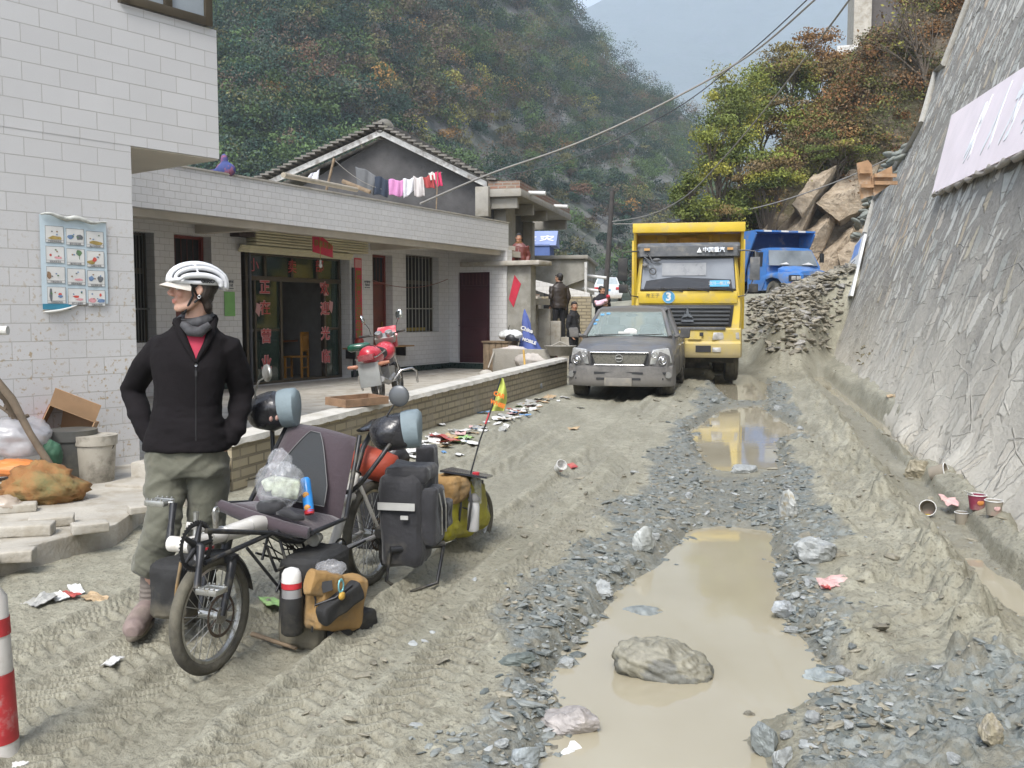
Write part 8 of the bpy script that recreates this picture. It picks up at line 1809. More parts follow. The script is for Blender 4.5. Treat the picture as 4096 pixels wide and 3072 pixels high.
def eyes(q, parent, s=1.0):
 for k in (-1, 1):
  mb = MB(); mb.ell(q(k * .030, -.0790, .006), (.0115 * s,) * 3, n=12, m=10); e = mb.build('eye', M('eye_white', (.45, .43, .41), .2) if 'eye_white' not in bpy.data.materials else bpy.data.materials['eye_white'], parent, smooth=180)
  mb = MB(); mb.ell(q(k * .030, -.0868, .0055), (.0055 * s,) * 3, n=10, m=8); mb.build('iris', HAIRB, e, smooth=180)
def rings(mb, lst, lat=(1, 0, 0), n=24, pw=2.4):
 """stack of rounded-box rings: (centre, half width, half depth)"""
 L = Vector(lat).normalized(); D = L.cross(Vector((0, 0, 1))).normalized(); out = []
 for c, a, b in lst:
  c = Vector(c); r_ = []
  for k in range(n):
   t = 2 * math.pi * k / n; x = math.copysign(abs(math.cos(t)) ** (2 / pw), math.cos(t)); y = math.copysign(abs(math.sin(t)) ** (2 / pw), math.sin(t)); r_.append(c + L * a * x + D * b * y)
  out.append(r_)
 mb.loft(out)
def hand(mb, w_, d, s=1.0, side=1, curl=.5):
 """palm with five bent fingers starting at the wrist w_ along direction d"""
 d = Vector(d).normalized(); lat = d.cross(Vector((0, -1, .2))).normalized(); nn = lat.cross(d).normalized(); w_ = Vector(w_)
 mb.tube([w_, w_ + d * .04 * s, w_ + d * .085 * s], [.024 * s, .032 * s, .030 * s], 10, sx=.9)
 for i, (o, L) in enumerate(((-.028, .062), (-.010, .072), (.009, .068), (.027, .054))):
  a = w_ + d * .082 * s + lat * o * s; b = a + (d + nn * curl * .4).normalized() * L * .5 * s; c = b + (d * .6 + nn * curl * 1.4).normalized() * L * .5 * s; mb.tube([a - d * .015 * s, a, b, c], [.009 * s, .0095 * s, .0088 * s, .0075 * s], 8)
 a = w_ + d * .03 * s - lat * side * .024 * s; b = a + (d * .7 - lat * side * .8).normalized() * .035 * s; c = b + (d + nn * .5).normalized() * .03 * s; mb.tube([a, b, c], [.012 * s, .0105 * s, .009 * s], 8)
# ---------------- the cyclist
def cyclist():
 base = Vector((-1.60, 4.52, .012)); t = thing('person', 'cyclist in black fleece, white helmet and rolled olive trousers, hands in pockets', 'person', base)
 L_ = lambda px, py, Y=4.52: P(px, py, Y) - base
 hc = L_(193.5, 290, 4.50); yaw = rad(-60)
 mb = MB(); q, R = head_prims(mb, hc, yaw, .97, rad(-2))
 nk = [hc + Vector((.022, .02, -.05)), L_(196, 322, 4.53), L_(193, 334, 4.53)]; mb.tube(nk, [.052, .054, .075], 16)
 tor = [((193, 331, 4.53), .10, .07), ((192, 341, 4.53), .165, .09), ((190, 365, 4.53), .16, .105), ((189, 395, 4.53), .14, .10), ((187, 420, 4.52), .145, .10), ((187, 445, 4.52), .165, .11), ((187, 462, 4.52), .16, .10)]
 rings(mb, [(L_(*c), a, b) for c, a, b in tor])
 armL = [L_(160, 343, 4.55), L_(133, 390, 4.66), L_(144, 428, 4.55), L_(157, 448, 4.53)]; armR = [L_(229, 343, 4.55), L_(241, 393, 4.66), L_(236, 430, 4.55), L_(221, 449, 4.53)]
 for A in (armL, armR): mb.tube([A[0], A[0].lerp(A[1], .5), A[1], A[1].lerp(A[2], .4), A[2]], [.052, .045, .038, .038, .027], 12)
 hand(mb, armL[2], armL[3] - armL[2], .9, 1); hand(mb, armR[2], armR[3] - armR[2], .9, -1)
 legL = [L_(168, 462, 4.52), L_(162, 530, 4.44), L_(150, 585, 4.52), L_(148, 610, 4.53)]; legR = [L_(208, 462, 4.54), L_(206, 532, 4.60), L_(203, 575, 4.74), L_(201, 598, 4.78)]
 for A in (legL, legR): mb.tube([A[0], A[0].lerp(A[1], .5), A[1], A[1].lerp(A[2], .5), A[2], A[3]], [.085, .072, .052, .050, .036, .034], 14)
 body = remesh('body', mb, .0052, SKIN, t, 3); vcols(body, lambda co: face_cols(co, q, (.45, .275, .205), .97)); eyes(q, body, .97)
 mb = MB(); mb.ell(q(0, .030, .035), (.080, .088, .083), R, 18, 12); mb.ell(q(0, .060, -.025), (.060, .036, .045), R); mb.tube([q(.06, .03, -.02), q(.05, .06, -.08), q(.02, .07, -.11)], [.018, .022, .012], 8); mb.ell(q(.078, .038, .0), (.012, .03, .05), R)
 h = remesh('hair', mb, .007, HAIRB, t, 2, disp=lambda co: .004 * fbm(co[:, 0] * 90, co[:, 1] * 90, co[:, 2] * 30, 3))
 mb = MB(); mb.torus(q(.082, .010, -.034), (0, 1, 0), .007, .002, 12, 5); mb.build('ear_ring', CHROME, body, smooth=80)
 HW = M('helmet_white', (.60, .61, .63), .22, coat=.5, var=.03, spec=.6)
 hq = lambda x, y, z: q(x, y, z + .0)
 def hp(th, ph, k=1.0):
  a = th * rad(100); x = math.sin(ph) * .100; rr = math.cos(ph) ** .8
  return hq(x * k, (.018 + math.sin(a) * .138 * (.55 + .45 * rr)) * k, (.048 + math.cos(a) * .082 * rr * (1 if abs(th) < .9 else 1) - .028 * (th > 0) * th ** 2 + .0) * 1)
 mb = MB(); mb.ell(hq(0, .020, .055), (.084, .112, .076), R, 24, 14); inn = mb.build('helmet_liner', M('liner_dark', (.03, .032, .036), .6), None, smooth=180); inn.parent = t
 hm_ = MB()
 for j, ph in enumerate((-80, -52, -26, 0, 26, 52, 80)):
  ph = rad(ph); pts = [hp(-1 + 2 * i / 16, ph) for i in range(17)]; wd = [.0075 + .0045 * math.sin(math.pi * i / 16) + .002 * (i > 12) for i in range(17)]
  if abs(j - 3) == 3: wd = [w_ * 1.25 for w_ in wd]
  hm_.tube(pts, wd, 8)
 for th in (-.95, -.1, .98):
  pts = [hp(th, rad(a)) for a in range(-76, 77, 19)]; hm_.tube(pts, [.009 if th != -.1 else .005] * len(pts), 8)
 hm_.tube([hq(.092 * math.sin(rad(a)), .018 - .128 * math.cos(rad(a)), .036 + .003 * math.cos(rad(a * 2))) for a in range(-172, 181, 16)], .011, 8, closed=True)
 hel = remesh('helmet', hm_, .0036, HW, t, 2); inn.name = 'liner'; inn.parent = hel
 text('GIRO', .026, TM(q(.1045, .045, .042), R @ Vector((0, 1, 0)), R @ Vector((.0, 0, 1))), hel, BLK, 'lettering', .003, bold=.001)
 CAPM = M('cap_cream', (.50, .47, .42), .8, var=.05, bump=.001, bsc=200); mb = MB(); V = []; nv, nu = 8, 14
 for k in (0, 1):
  for j in range(nv + 1):
   for i in range(nu + 1):
    a = rad(-72 + 144 * i / nu); r_ = .088 + .074 * (j / nv) * math.cos(a * .9); V.append(q(math.sin(a) * r_ * .88, .0 - math.cos(a) * r_ + .005, .048 - .028 * (j / nv) - .020 * (math.sin(a) ** 2) * (.4 + j / nv) - .004 * k))
 N = (nv + 1) * (nu + 1); mb.add(V, [tuple(x + (N if k else 0) for x in ((j * (nu + 1) + i, j * (nu + 1) + i + 1, (j + 1) * (nu + 1) + i + 1, (j + 1) * (nu + 1) + i))) for k in (0, 1) for j in range(nv) for i in range(nu)] + [(nv * (nu + 1) + i, nv * (nu + 1) + i + 1, N + nv * (nu + 1) + i + 1, N + nv * (nu + 1) + i) for i in range(nu)]); mb.build('visor', CAPM, hel, smooth=50)
 STR = M('strap_black', (.015, .015, .016), .7); mb = MB()
 for k in (-1, 1):
  mb.tube([q(k * .088, -.030, .035), q(k * .078, -.018, -.03), q(k * .058, -.035, -.075), q(k * .03, -.045, -.108)], .006, 6, sx=1); mb.tube([q(k * .085, .05, .02), q(k * .085, .035, -.02), q(k * .068, -.01, -.062)], .005, 6)
 mb.tube([q(-.03, -.045, -.108), q(0, -.05, -.116), q(.03, -.045, -.108)], .006, 6); mb.build('strap', STR, hel, smooth=80)
 JK = M('fleece_black', (.0105, .009, .010), .95, var=.25, sc=9, bump=.003, bsc=220, spec=.15)
 mb = MB(); jr = [((194, 322, 4.54), .085, .075), ((194, 330, 4.54), .115, .085), ((192, 338, 4.54), .175, .10), ((190.5, 350, 4.54), .190, .118), ((190, 366, 4.53), .180, .125), ((189.5, 385, 4.53), .163, .122), ((188, 405, 4.53), .158, .120), ((187, 420, 4.52), .170, .126), ((187, 436, 4.52), .198, .142), ((187, 446, 4.52), .208, .150), ((187, 450, 4.52), .204, .146)]
 rings(mb, [(L_(*c), a, b) for c, a, b in jr], pw=2.3)
 for A, s_ in ((armL, -1), (armR, 1)):
  pts = [A[0] + Vector((-s_ * .05, 0, -.012)), A[0] + Vector((-s_ * .008, 0, -.022)), A[0].lerp(A[1], .5) + Vector((s_ * .008, 0, 0)), A[1] + Vector((s_ * .005, 0, 0)), A[1].lerp(A[2], .5), A[2], A[2].lerp(A[3], .55)]
  mb.tube(pts, [.060, .070, .064, .060, .055, .047, .045], 18)
 def fold(co):
  z = co[:, 2]; x = co[:, 0]; arm = sstep(.19, .24, np.abs(x + .02)); f = .0045 * fbm(x * 5, co[:, 1] * 5, z * 6, 3, 2)
  f = f + .003 * arm * np.sin(z * 80 + 9 * fbm(x * 6, z * 5, None, 2, 3)) * sstep(1.28, 1.0, z) + .006 * fbm(x * 9, co[:, 1] * 7, z * 26, 3, 5) * sstep(1.15, .95, z)
  return f + .0022 * fbm(x * 40, co[:, 1] * 40, z * 55, 2, 8)
 jk = remesh('fleece_jacket', mb, .0075, JK, t, 5, disp=fold)
 def fx(px, py, o=.003):
  o0 = Vector((0, 0, CAMH)) - base; d = ray(px, py).normalized(); ok, loc, nn, _ = jk.ray_cast(o0, d)
  return (loc - d * o) if ok else L_(px, py, 4.40)
 def patch(name, rows, m, o, parent=jk):
  mb = MB(); V = []; n = 8
  for (xa, xb, y) in rows:
   for i in range(n + 1): V.append(fx(xa + (xb - xa) * i / n, y, o))
  mb.add(V, [(j * (n + 1) + i, j * (n + 1) + i + 1, (j + 1) * (n + 1) + i + 1, (j + 1) * (n + 1) + i) for j in range(len(rows) - 1) for i in range(n)]); me = mb.mesh(name, 180, fix=False); return link(name, me, m, parent)
 patch('red_shirt', [(184, 209, 327), (185, 208, 331), (187, 205.5, 337), (189.5, 203, 344), (192, 200, 351), (194, 197.8, 357), (195.4, 196.4, 361.5)], M('shirt_red', (.36, .028, .060), .85, var=.12, sc=12, bump=.002, bsc=60), .006)
 mb = MB(); mb.tube([fx(178, 330, 0) + Vector((0, .03, .05)), fx(178, 326, .004) + Vector((0, 0, .02)), fx(181, 333, .010), fx(186.5, 345, .010), fx(192, 355, .008), fx(195.5, 362, .006)], [.014, .019, .020, .016, .011, .006], 10); mb.tube([fx(214, 330, 0) + Vector((0, .03, .05)), fx(214, 326, .004) + Vector((0, 0, .02)), fx(211, 333, .010), fx(206, 345, .010), fx(200, 355, .008), fx(196.3, 362, .006)], [.014, .019, .020, .016, .011, .006], 10)
 mb.torus(L_(195.5, 321, 4.55), (-.05, -.15, 1), .085, .022, 28, 8, 1.2); mb.build('collar', JK, jk, smooth=80)
 mb = MB(); mb.torus(L_(195, 319.5, 4.53), (-.1, -.32, 1), .066, .027, 30, 10, 1.0); bf = mb.build('neck_tube', M('buff_grey', (.06, .06, .065), .85, var=.6, sc=18, bump=.004, bsc=60), t, smooth=90)
 mb = MB(); mb.tube([L_(183, 324, 4.44), L_(190, 331, 4.42), L_(200, 332, 4.42), L_(210, 325, 4.44)], [.018, .026, .026, .018], 10); mb.build('fold', bpy.data.materials['buff_grey'], bf, smooth=80)
 mb = MB(); mb.tube([fx(196, y, .0015) for y in range(363, 446, 6)], .0022, 5); z_ = mb.build('zip_line', STR, jk, smooth=80)
 a = fx(196, 364, .006); mb = MB(); mb.torus(a - Vector((0, 0, .006)), (0, 1, .0), .005, .0016, 12, 5); mb.build('zip_slider', CHROME, z_); a = fx(196, 371, .006); mb = MB(); mb.box(a - Vector((0, 0, .012)), (.010, .004, .026)); mb.build('zip_pull', STR, z_)
 TR_ = M('olive_trousers', (.105, .105, .078), .85, var=.15, sc=5, bump=.003, bsc=50, sheen=.15, dirt=.15, dc=(.2, .18, .13))
 mb = MB(); rings(mb, [(L_(*c), a, b) for c, a, b in (((187, 438, 4.52), .165, .105), ((187, 452, 4.52), .178, .12), ((187, 466, 4.52), .187, .125), ((188, 474, 4.52), .180, .11))], pw=2.4)
 for A, s_, kn in ((legL, -1, ((151, 573, 4.52), (150, 570, 4.52))), (legR, 1, ((203, 572, 4.74), (203, 570, 4.73)))):
  e = L_(*kn[0]); mb.tube([A[0] + Vector((0, 0, .02)), A[0].lerp(A[1], .3), A[0].lerp(A[1], .7), A[1], A[1].lerp(e, .35), A[1].lerp(e, .75) + Vector((-.012, 0, 0)), e + Vector((0, 0, .03)), e], [.096, .096, .084, .074, .074, .080, .074, .053], 20)
 def tf(co):
  x, y, z = co[:, 0], co[:, 1], co[:, 2]; w_ = fbm(x * 3, y * 3, z * 3, 2, 5)
  f = .019 * (1 - 2 * np.abs(fbm(x * 4.5 + z * 2.5 + w_, y * 4, z * 9 - x * 6, 3, 9))) * .8 - .004
  knee = np.exp(-((z - .42) / .10) ** 2) + np.exp(-((z - .86) / .07) ** 2) + .8 * np.exp(-((z - .27) / .06) ** 2)
  return f + .009 * knee * (1 - 2 * np.abs(fbm(x * 7, y * 7, z * 22 + x * 14, 3, 19)))
 remesh('trousers', mb, .008, TR_, t, 4, disp=tf)
 SOCK = M('leg_warmer', (.155, .135, .118), .95, var=.12, sc=8, bump=.002, bsc=90); SHOE = M('shoe_mauve', (.215, .165, .150), .85, var=.25, sc=14, bump=.003, bsc=60, dirt=.5, dc=(.2, .17, .13)); SOLE = M('sole_dark', (.06, .05, .04), .9, dirt=.8)
 for A, toe, heel, c0 in ((legL, G(131, 641, .012) - base, L_(149, 616, 4.54), (151, 574, 4.52)), (legR, G(184, 622, .012) - base, L_(199, 606, 4.78), (203, 570, 4.73))):
  mb = MB(); an = A[3]; mb.tube([L_(*c0), L_(*c0).lerp(an, .5), an, an - Vector((0, 0, .03))], [.049, .046, .043, .042], 16); remesh('sock', mb, .006, SOCK, t, 2, disp=lambda co: .003 * np.sin(co[:, 2] * 260) * sstep(.25, .1, co[:, 2]))
  heel = Vector((heel.x, heel.y, .05)); toe = Vector((toe.x, toe.y + .03, .045)); dr = (toe - heel); dr.z = 0; ln = dr.length; dr.normalize()
  mb = MB(); mb.tube([heel - dr * .03, heel + Vector((0, 0, .01)), heel + dr * ln * .4 + Vector((0, 0, .012)), heel + dr * ln * .75, toe, toe + dr * .035 - Vector((0, 0, .006))], [.034, .050, .051, .055, .050, .030], 16); mb.tube([heel + Vector((0, 0, .02)), an - Vector((0, 0, .01)), an + Vector((0, 0, .025))], [.045, .046, .050], 14)
  mb.tube([an + dr * .03, heel + dr * ln * .55 + Vector((0, 0, .035))], [.030, .026], 10); sh_ = remesh('shoe', mb, .006, SHOE, t, 4)
  mb = MB()
  for k in range(5): c = an + dr * (.045 + .022 * k) + Vector((0, 0, .028 - .018 * k)); l2 = Vector((-dr.y, dr.x, 0)); mb.tube([c - l2 * .028 - Vector((0, 0, .012)), c + Vector((0, 0, .006)), c + l2 * .028 - Vector((0, 0, .012))], .0035, 5)
  mb.build('laces', M('lace', (.24, .13, .12), .8) if 'lace' not in bpy.data.materials else bpy.data.materials['lace'], sh_, smooth=80)
  mb = MB(); ring = []
  l2 = Vector((-dr.y, dr.x, 0));
  for k in range(22): a = 2 * math.pi * k / 22; p = heel.lerp(toe, .5) + dr * math.cos(a) * (ln * .5 + .055) + l2 * math.sin(a) * .047 * (1 + .12 * math.cos(a)); ring.append((p.x, p.y))
  mb.prism(ring, .0, .022, 'z'); mb.build('sole', SOLE, sh_, bevel=.006)
cyclist()
# ---------------- people in the background
def figure(label, base, H_, yaw, jc, tc, pose='stand', hair=HAIRD, long_coat=0, bare=(.36, .20, .12), shoe=(.03, .03, .03), hy=0, armp=None, vox=.013, fur=None, shine=.6, half=False):
 base = Vector(base); t = thing('person', label, 'person', base, yaw); k = H_ / 1.72
 V_ = lambda x, y, z: Vector((x * k, y * k, z * k))
 mb = MB(); q, R = head_prims(mb, V_(0, -.02, 1.585), hy, k * 1.0); mb.tube([V_(0, .0, 1.52), V_(0, .01, 1.42)], [.052 * k, .06 * k], 12)
 rings(mb, [(V_(*c), a * k, b * k) for c, a, b in (((0, 0, 1.44), .09, .07), ((0, 0, 1.38), .16, .09), ((0, 0, 1.15), .14, .10), ((0, 0, .95), .15, .11))])
 ap = armp or [((-.19, 0, 1.37), (-.25, .04, 1.10), (-.22, -.06, .88)), ((.19, 0, 1.37), (.25, .04, 1.10), (.22, -.06, .88))]
 for i, A in enumerate(ap): A = [V_(*a) for a in A]; mb.tube([A[0], A[1], A[2]], [.05 * k, .04 * k, .028 * k], 10); hand(mb, A[2], (A[2] - A[1]) if not armp else ((1 - 2 * i) * .6 * 1.0, -.3, 0), k, 1 - 2 * i)
 L0 = [((-.09, 0, .92), (-.10, -.02, .50), (-.10, .02, .08)), ((.09, 0, .92), (.11, .0, .50), (.12, .02, .08))]
 for A in L0: A = [V_(*a) for a in A]; mb.tube(A, [.08 * k, .055 * k, .035 * k], 10)
 body = remesh('body', mb, .009, SKIN, t, 2); vcols(body, lambda co: face_cols(co, q, bare, k)); eyes(q, body, k)
 mb = MB(); mb.ell(q(0, .026, .045), (.084 * k, .094 * k, .090 * k), R, 16, 10); mb.ell(q(0, .055, -.01), (.074 * k, .05 * k, .07 * k), R); mb.tube([q(-.05, -.07, .075), q(0, -.085, .08), q(.05, -.07, .075)], .016 * k, 8)
 remesh('hair', mb, .009, hair, t, 2, disp=lambda co: .005 * fbm(co[:, 0] * 60, co[:, 1] * 60, co[:, 2] * 60, 3))
 jm = M('jacket_' + label[:8], jc, .45 if shine > .5 else .85, var=.2, sc=6, bump=.004, bsc=40, spec=.5)
 mb = MB(); hem = .82 - long_coat; rings(mb, [(V_(*c), a * k, b * k) for c, a, b in (((0, .01, 1.47), .075, .07), ((0, .0, 1.42), .15, .095), ((0, 0, 1.35), .205, .12), ((0, 0, 1.1), .19, .135), ((0, 0, .95), .195, .145), ((0, 0, hem), .205, .15))])
 for A in ap: A = [V_(*a) for a in A]; mb.tube([A[0], A[0].lerp(A[1], .5), A[1], A[2]], [.075 * k, .068 * k, .060 * k, .045 * k], 12)
 jk = remesh('jacket', mb, vox, jm, t, 4, disp=lambda co: .012 * fbm(co[:, 0] * 7, co[:, 1] * 7, co[:, 2] * 16, 3, 5))
 mb = MB(); mb.torus(V_(0, .0, 1.47), (0, -.2, 1), .075 * k, .022 * k, 20, 8); mb.build('collar', jm if fur is None else M('fur_' + label[:6], fur, .95, var=.4, sc=50, bump=.01, bsc=90), jk, smooth=90)
 mb = MB(); mb.tube([V_(0, -.09, 1.42), V_(0, -.137, 1.2), V_(0, -.150, hem + .03)], .004 * k, 5); mb.build('zip_line', STEEL, jk)
 tm = M('trousers_' + label[:8], tc, .9, var=.2, sc=5, bump=.004, bsc=30)
 mb = MB(); rings(mb, [(V_(0, 0, 1.0), .15 * k, .11 * k), (V_(0, 0, .85), .165 * k, .12 * k)])
 for A in L0: A = [V_(*a) for a in A]; mb.tube([A[0], A[0].lerp(A[1], .5), A[1], A[2]], [.09 * k, .085 * k, .072 * k, .060 * k], 14)
 remesh('trousers', mb, vox, tm, t, 3, disp=lambda co: .010 * fbm(co[:, 0] * 9, co[:, 1] * 9, co[:, 2] * 14, 3, 7))
 sm = M('shoe_' + label[:8], shoe, .6, dirt=.3)
 for s_ in (-.10, .12):
  mb = MB(); mb.tube([V_(s_, .07, .045), V_(s_, .02, .05), V_(s_ * 1.1, -.10, .045), V_(s_ * 1.15, -.17, .035)], [.035 * k, .045 * k, .045 * k, .028 * k], 12); mb.tube([V_(s_, .02, .06), V_(s_, .02, .11)], .045 * k, 10); mb.build('shoe', sm, t, smooth=80)
 return t, q, V_
STEEL = CHROME
_p = P(559, 341, 24.1); figure('tall man in brown leather jacket seen from behind, standing on the concrete steps', (_p.x, _p.y, STEPZ + .0), 1.70, rad(200), (.030, .022, .018), (.010, .010, .012), shoe=(.5, .5, .5), hy=rad(35))
_p = P(573.5, 350, 22.3); figure('man in black suit turning his head to the camera beside the pickup', (_p.x, _p.y, .16), 1.62, rad(60), (.012, .012, .014), (.010, .010, .011), hy=rad(-50), shine=.2)
_p = P(519, 300, 23.75); figure('woman in a shiny maroon padded jacket leaning at the terrace coping', (_p.x, _p.y, 1.86), 1.62, rad(-8), (.13, .030, .022), (.02, .02, .02), hy=rad(12), fur=(.20, .09, .03), bare=(.42, .22, .13))
_p = P(601.5, 310, 27.5); AP = [((-.19, 0, 1.37), (-.23, -.06, 1.12), (-.02, -.26, 1.14)), ((.19, 0, 1.37), (.23, -.04, 1.12), (.06, -.28, 1.20))]
tt, q_, V_ = figure('man in a dark jacket cradling a baby beside the yellow truck', (_p.x, _p.y, .62), 1.66, rad(10), (.014, .014, .018), (.02, .02, .022), hy=rad(35), armp=AP, shine=.2)
b = thing('person', 'baby in pink clothes and a red cap, carried in the arms of a man', 'person', tt.location, tt.rotation_euler[2])
mb = MB(); q_, R_ = head_prims(mb, V_(.12, -.30, 1.36), rad(150), .62, 0); mb.tube([V_(.10, -.30, 1.28), V_(-.16, -.28, 1.20)], [.06, .07], 10); mb.tube([V_(-.1, -.26, 1.2), V_(-.3, -.28, 1.25)], [.05, .03], 8); mb.tube([V_(-.1, -.32, 1.18), V_(-.28, -.36, 1.15)], [.05, .03], 8); mb.tube([V_(.05, -.34, 1.28), V_(-.02, -.42, 1.24)], [.035, .02], 8)
bo = remesh('body', mb, .009, SKIN, b, 2); vcols(bo, lambda co: face_cols(co, q_, (.45, .26, .18), .62)); eyes(q_, bo, .62)
mb = MB(); mb.tube([V_(.09, -.30, 1.27), V_(-.16, -.28, 1.19)], [.075, .085], 12); mb.tube([V_(-.1, -.26, 1.2), V_(-.29, -.28, 1.245)], [.062, .045], 10); mb.tube([V_(-.1, -.32, 1.18), V_(-.27, -.355, 1.15)], [.062, .045], 10); mb.tube([V_(.05, -.34, 1.28), V_(-.01, -.41, 1.245)], [.048, .035], 8); remesh('suit', mb, .012, M('baby_pink', (.62, .42, .50), .85), b, 3)
mb = MB(); mb.ell(q_(0, .02, .06), (.058, .064, .056), R_, 14, 10); mb.torus(q_(0, .01, .04), R_ @ Vector((0, 0, 1)), .054, .010, 20, 6); mb.build('cap', M('cap_red', (.40, .02, .04), .8), b, smooth=80)
# ================================================================ SMALL THINGS
def put(mb, name, m, lbl, cat, loc, rot=(0, 0, 0), **k):
 o = mb.build(name, m, None, label=lbl, cat=cat, **k); o.location = loc; o.rotation_euler = rot; return o
q = G(*dd(150, 985), .42); CB = M('carton', (.36, .225, .125), .85, var=.12, sc=5, dirt=.25, dc=(.2, .14, .09)); CBR = M('carton_red', (.30, .09, .07), .8, var=.5, sc=7)
t = thing('cardboard_box', 'open red printed cardboard box tilted on top of the grey bucket', 'box', P(*dd(147, 925), 7.55), .5); t.rotation_euler = (-.12, .42, .25)
mb = MB(); w_, d_, h_ = .36, .27, .26; mb.bb(-w_ / 2, w_ / 2, d_ / 2 - .008, d_ / 2, -h_ / 2, h_ / 2); mb.bb(-w_ / 2, -w_ / 2 + .008, -d_ / 2, d_ / 2 - .009, -h_ / 2, h_ / 2); mb.bb(w_ / 2 - .008, w_ / 2, -d_ / 2, d_ / 2 - .009, -h_ / 2, h_ / 2); mb.bb(-w_ / 2 + .009, w_ / 2 - .009, -d_ / 2, d_ / 2 - .009, -h_ / 2, -h_ / 2 + .008); mb.bb(-w_ / 2 + .009, w_ / 2 - .009, -d_ / 2, d_ / 2 - .009, h_ / 2 - .008, h_ / 2); mb.build('shell', CB, t)
mb = MB(); mb.bb(-w_ / 2 - .004, -w_ / 2 - .001, -d_ / 2, d_ / 2, -h_ / 2, h_ / 2); mb.build('printed_side', CBR, t)
for rx, off in ((-1.04, (0, -d_ / 2 - .04, h_ / 2 + .068)), (.42, (0, -d_ / 2 - .075, -h_ / 2 - .033))): mb = MB(); mb.box((0, 0, 0), (w_, .16, .006)); o = mb.build('flap', CB, t); o.location = off; o.rotation_euler = (rx, 0, 0)
def bucket(px, py, z, r0, r1, h, m, lbl, band=None, inner=None):
 p = G(*dd(px, py), z); t = thing('bucket', lbl, 'bucket', (p.x, p.y + r0, z)); mb = MB(); mb.tube([(0, 0, 0), (0, 0, .01), (0, 0, h * .78), (0, 0, h * .8), (0, 0, h), (0, 0, h)], [r0 * .97, r0, r1 * .98, r1 * 1.06, r1 * 1.08, r1 * .99], 28, cap=False); mb.tube([(0, 0, .004), (0, 0, .006)], r0 * .98, 28); mb.tube([(0, 0, h), (0, 0, h - .05)], [r1 * .99, r1 * .97], 28, cap=False); mb.build('shell', m, t, smooth=40)
 mb = MB(); mb.tube([(0, 0, h - .02), (0, 0, h - .012)], r1 * .98, 28); mb.build('contents', inner or DARK, t)
 mb = MB(); mb.tube([(r1 * math.cos(a), -r1 * 1.1 * math.sin(a) * .55, h * .82 - math.sin(a) * h * .3) for a in [i * math.pi / 12 for i in range(13)]], .004, 5); mb.build('handle', BLK, t, smooth=80); return t
bk_ = bucket(193, 1045, PLZ, .13, .15, .36, M('bucket_white', (.40, .37, .31), .5, var=.12, sc=6, dirt=.55, dc=(.10, .09, .07), dsc=6), 'dirty white plastic bucket with orange contents beside the tiled house corner', inner=M('orange_stuff', (.45, .20, .03), .8, var=.4, sc=30))
mb = MB(); mb.tube([(0, 0, .21), (0, 0, .26)], [.1385, .1415], 28, cap=False); mb.build('muddy_band', M('mud_band', (.13, .12, .08), .9, var=.4, sc=15), bk_, smooth=60)
bucket(140, 1045, PLZ, .15, .17, .40, M('bucket_grey', (.07, .07, .065), .7, dirt=.6, dc=(.15, .14, .11)), 'dark grey muddy bucket carrying the tilted cardboard box')
SK = M('sack_orange', (.27, .125, .04), .8, var=.4, sc=3, bump=.015, bsc=14, dirt=.55, dc=(.12, .14, .06), dsc=3)
def sack(name, lbl, px, py, z, s, m, seed, rz=0, cat='sack', Y=None, k=.18):
 mb = MB(); mb.ell((0, 0, 0), (s[0], s[1], s[2]), n=40, m=26); me = mb.mesh(name, 180); n = len(me.vertices); co = np.empty(n * 3, np.float32); me.vertices.foreach_get('co', co); co = co.reshape(-1, 3)
 u = co / np.array(s); d = 1 + k * fbm(u[:, 0] * 2 + seed, u[:, 1] * 2, u[:, 2] * 2, 4, seed) + k * .6 * (1 - 2 * np.abs(fbm(u[:, 0] * 3.5 + seed, u[:, 1] * 3.5, u[:, 2] * 2, 3, seed + 3))); d = d + k * .25 * (1 - 2 * np.abs(fbm(u[:, 0] * 8 + seed, u[:, 1] * 8, u[:, 2] * 5, 2, seed))); co *= d[:, None]; co[:, 2] = np.maximum(co[:, 2], -s[2] * .72); me.vertices.foreach_set('co', co.ravel()); me.update()
 o = link(name, me, m, None, label=lbl, cat=cat); p = G(*dd(px, py), z) if Y is None else P(*dd(px, py), Y); o.location = (p.x, p.y, z + s[2] * .7) if Y is None else p; o.rotation_euler = (0, 0, rz); return o
sack('sack', 'brown orange and green woven sack lying at the wall foot', 88, 1082, PLZ, (.22, .17, .13), SK, 3, .3, k=.42)
sack('orange_sheet', 'folded bright orange plastic sheet on top of the woven sack', 22, 1012, 0, (.2, .12, .06), M('orange_plastic', (.55, .19, .05), .5, var=.1, bump=.008, bsc=12), 4, .1, 'sheet', Y=6.7)
sack('film_bundle', 'clear crumpled plastic sheeting piled at the left edge behind the sack', 28, 950, 0, (.24, .2, .15), glass('film_grey', (.45, .45, .47), .55, .3, .8), 6, 0, 'plastic', Y=7.0, k=.3)
sack('green_cloth', 'dark green cloth scrap between the orange sheet and the branch', 112, 985, 0, (.07, .07, .1), M('cloth_green', (.03, .09, .05), .7), 8, 0, 'cloth', Y=6.9)
sack('small_bag', 'small clear bag with orange peel on the platform at the left edge', 10, 1105, PLZ, (.10, .08, .06), glass('film_warm', (.5, .42, .34), .6, .3), 9, 0, 'bag')
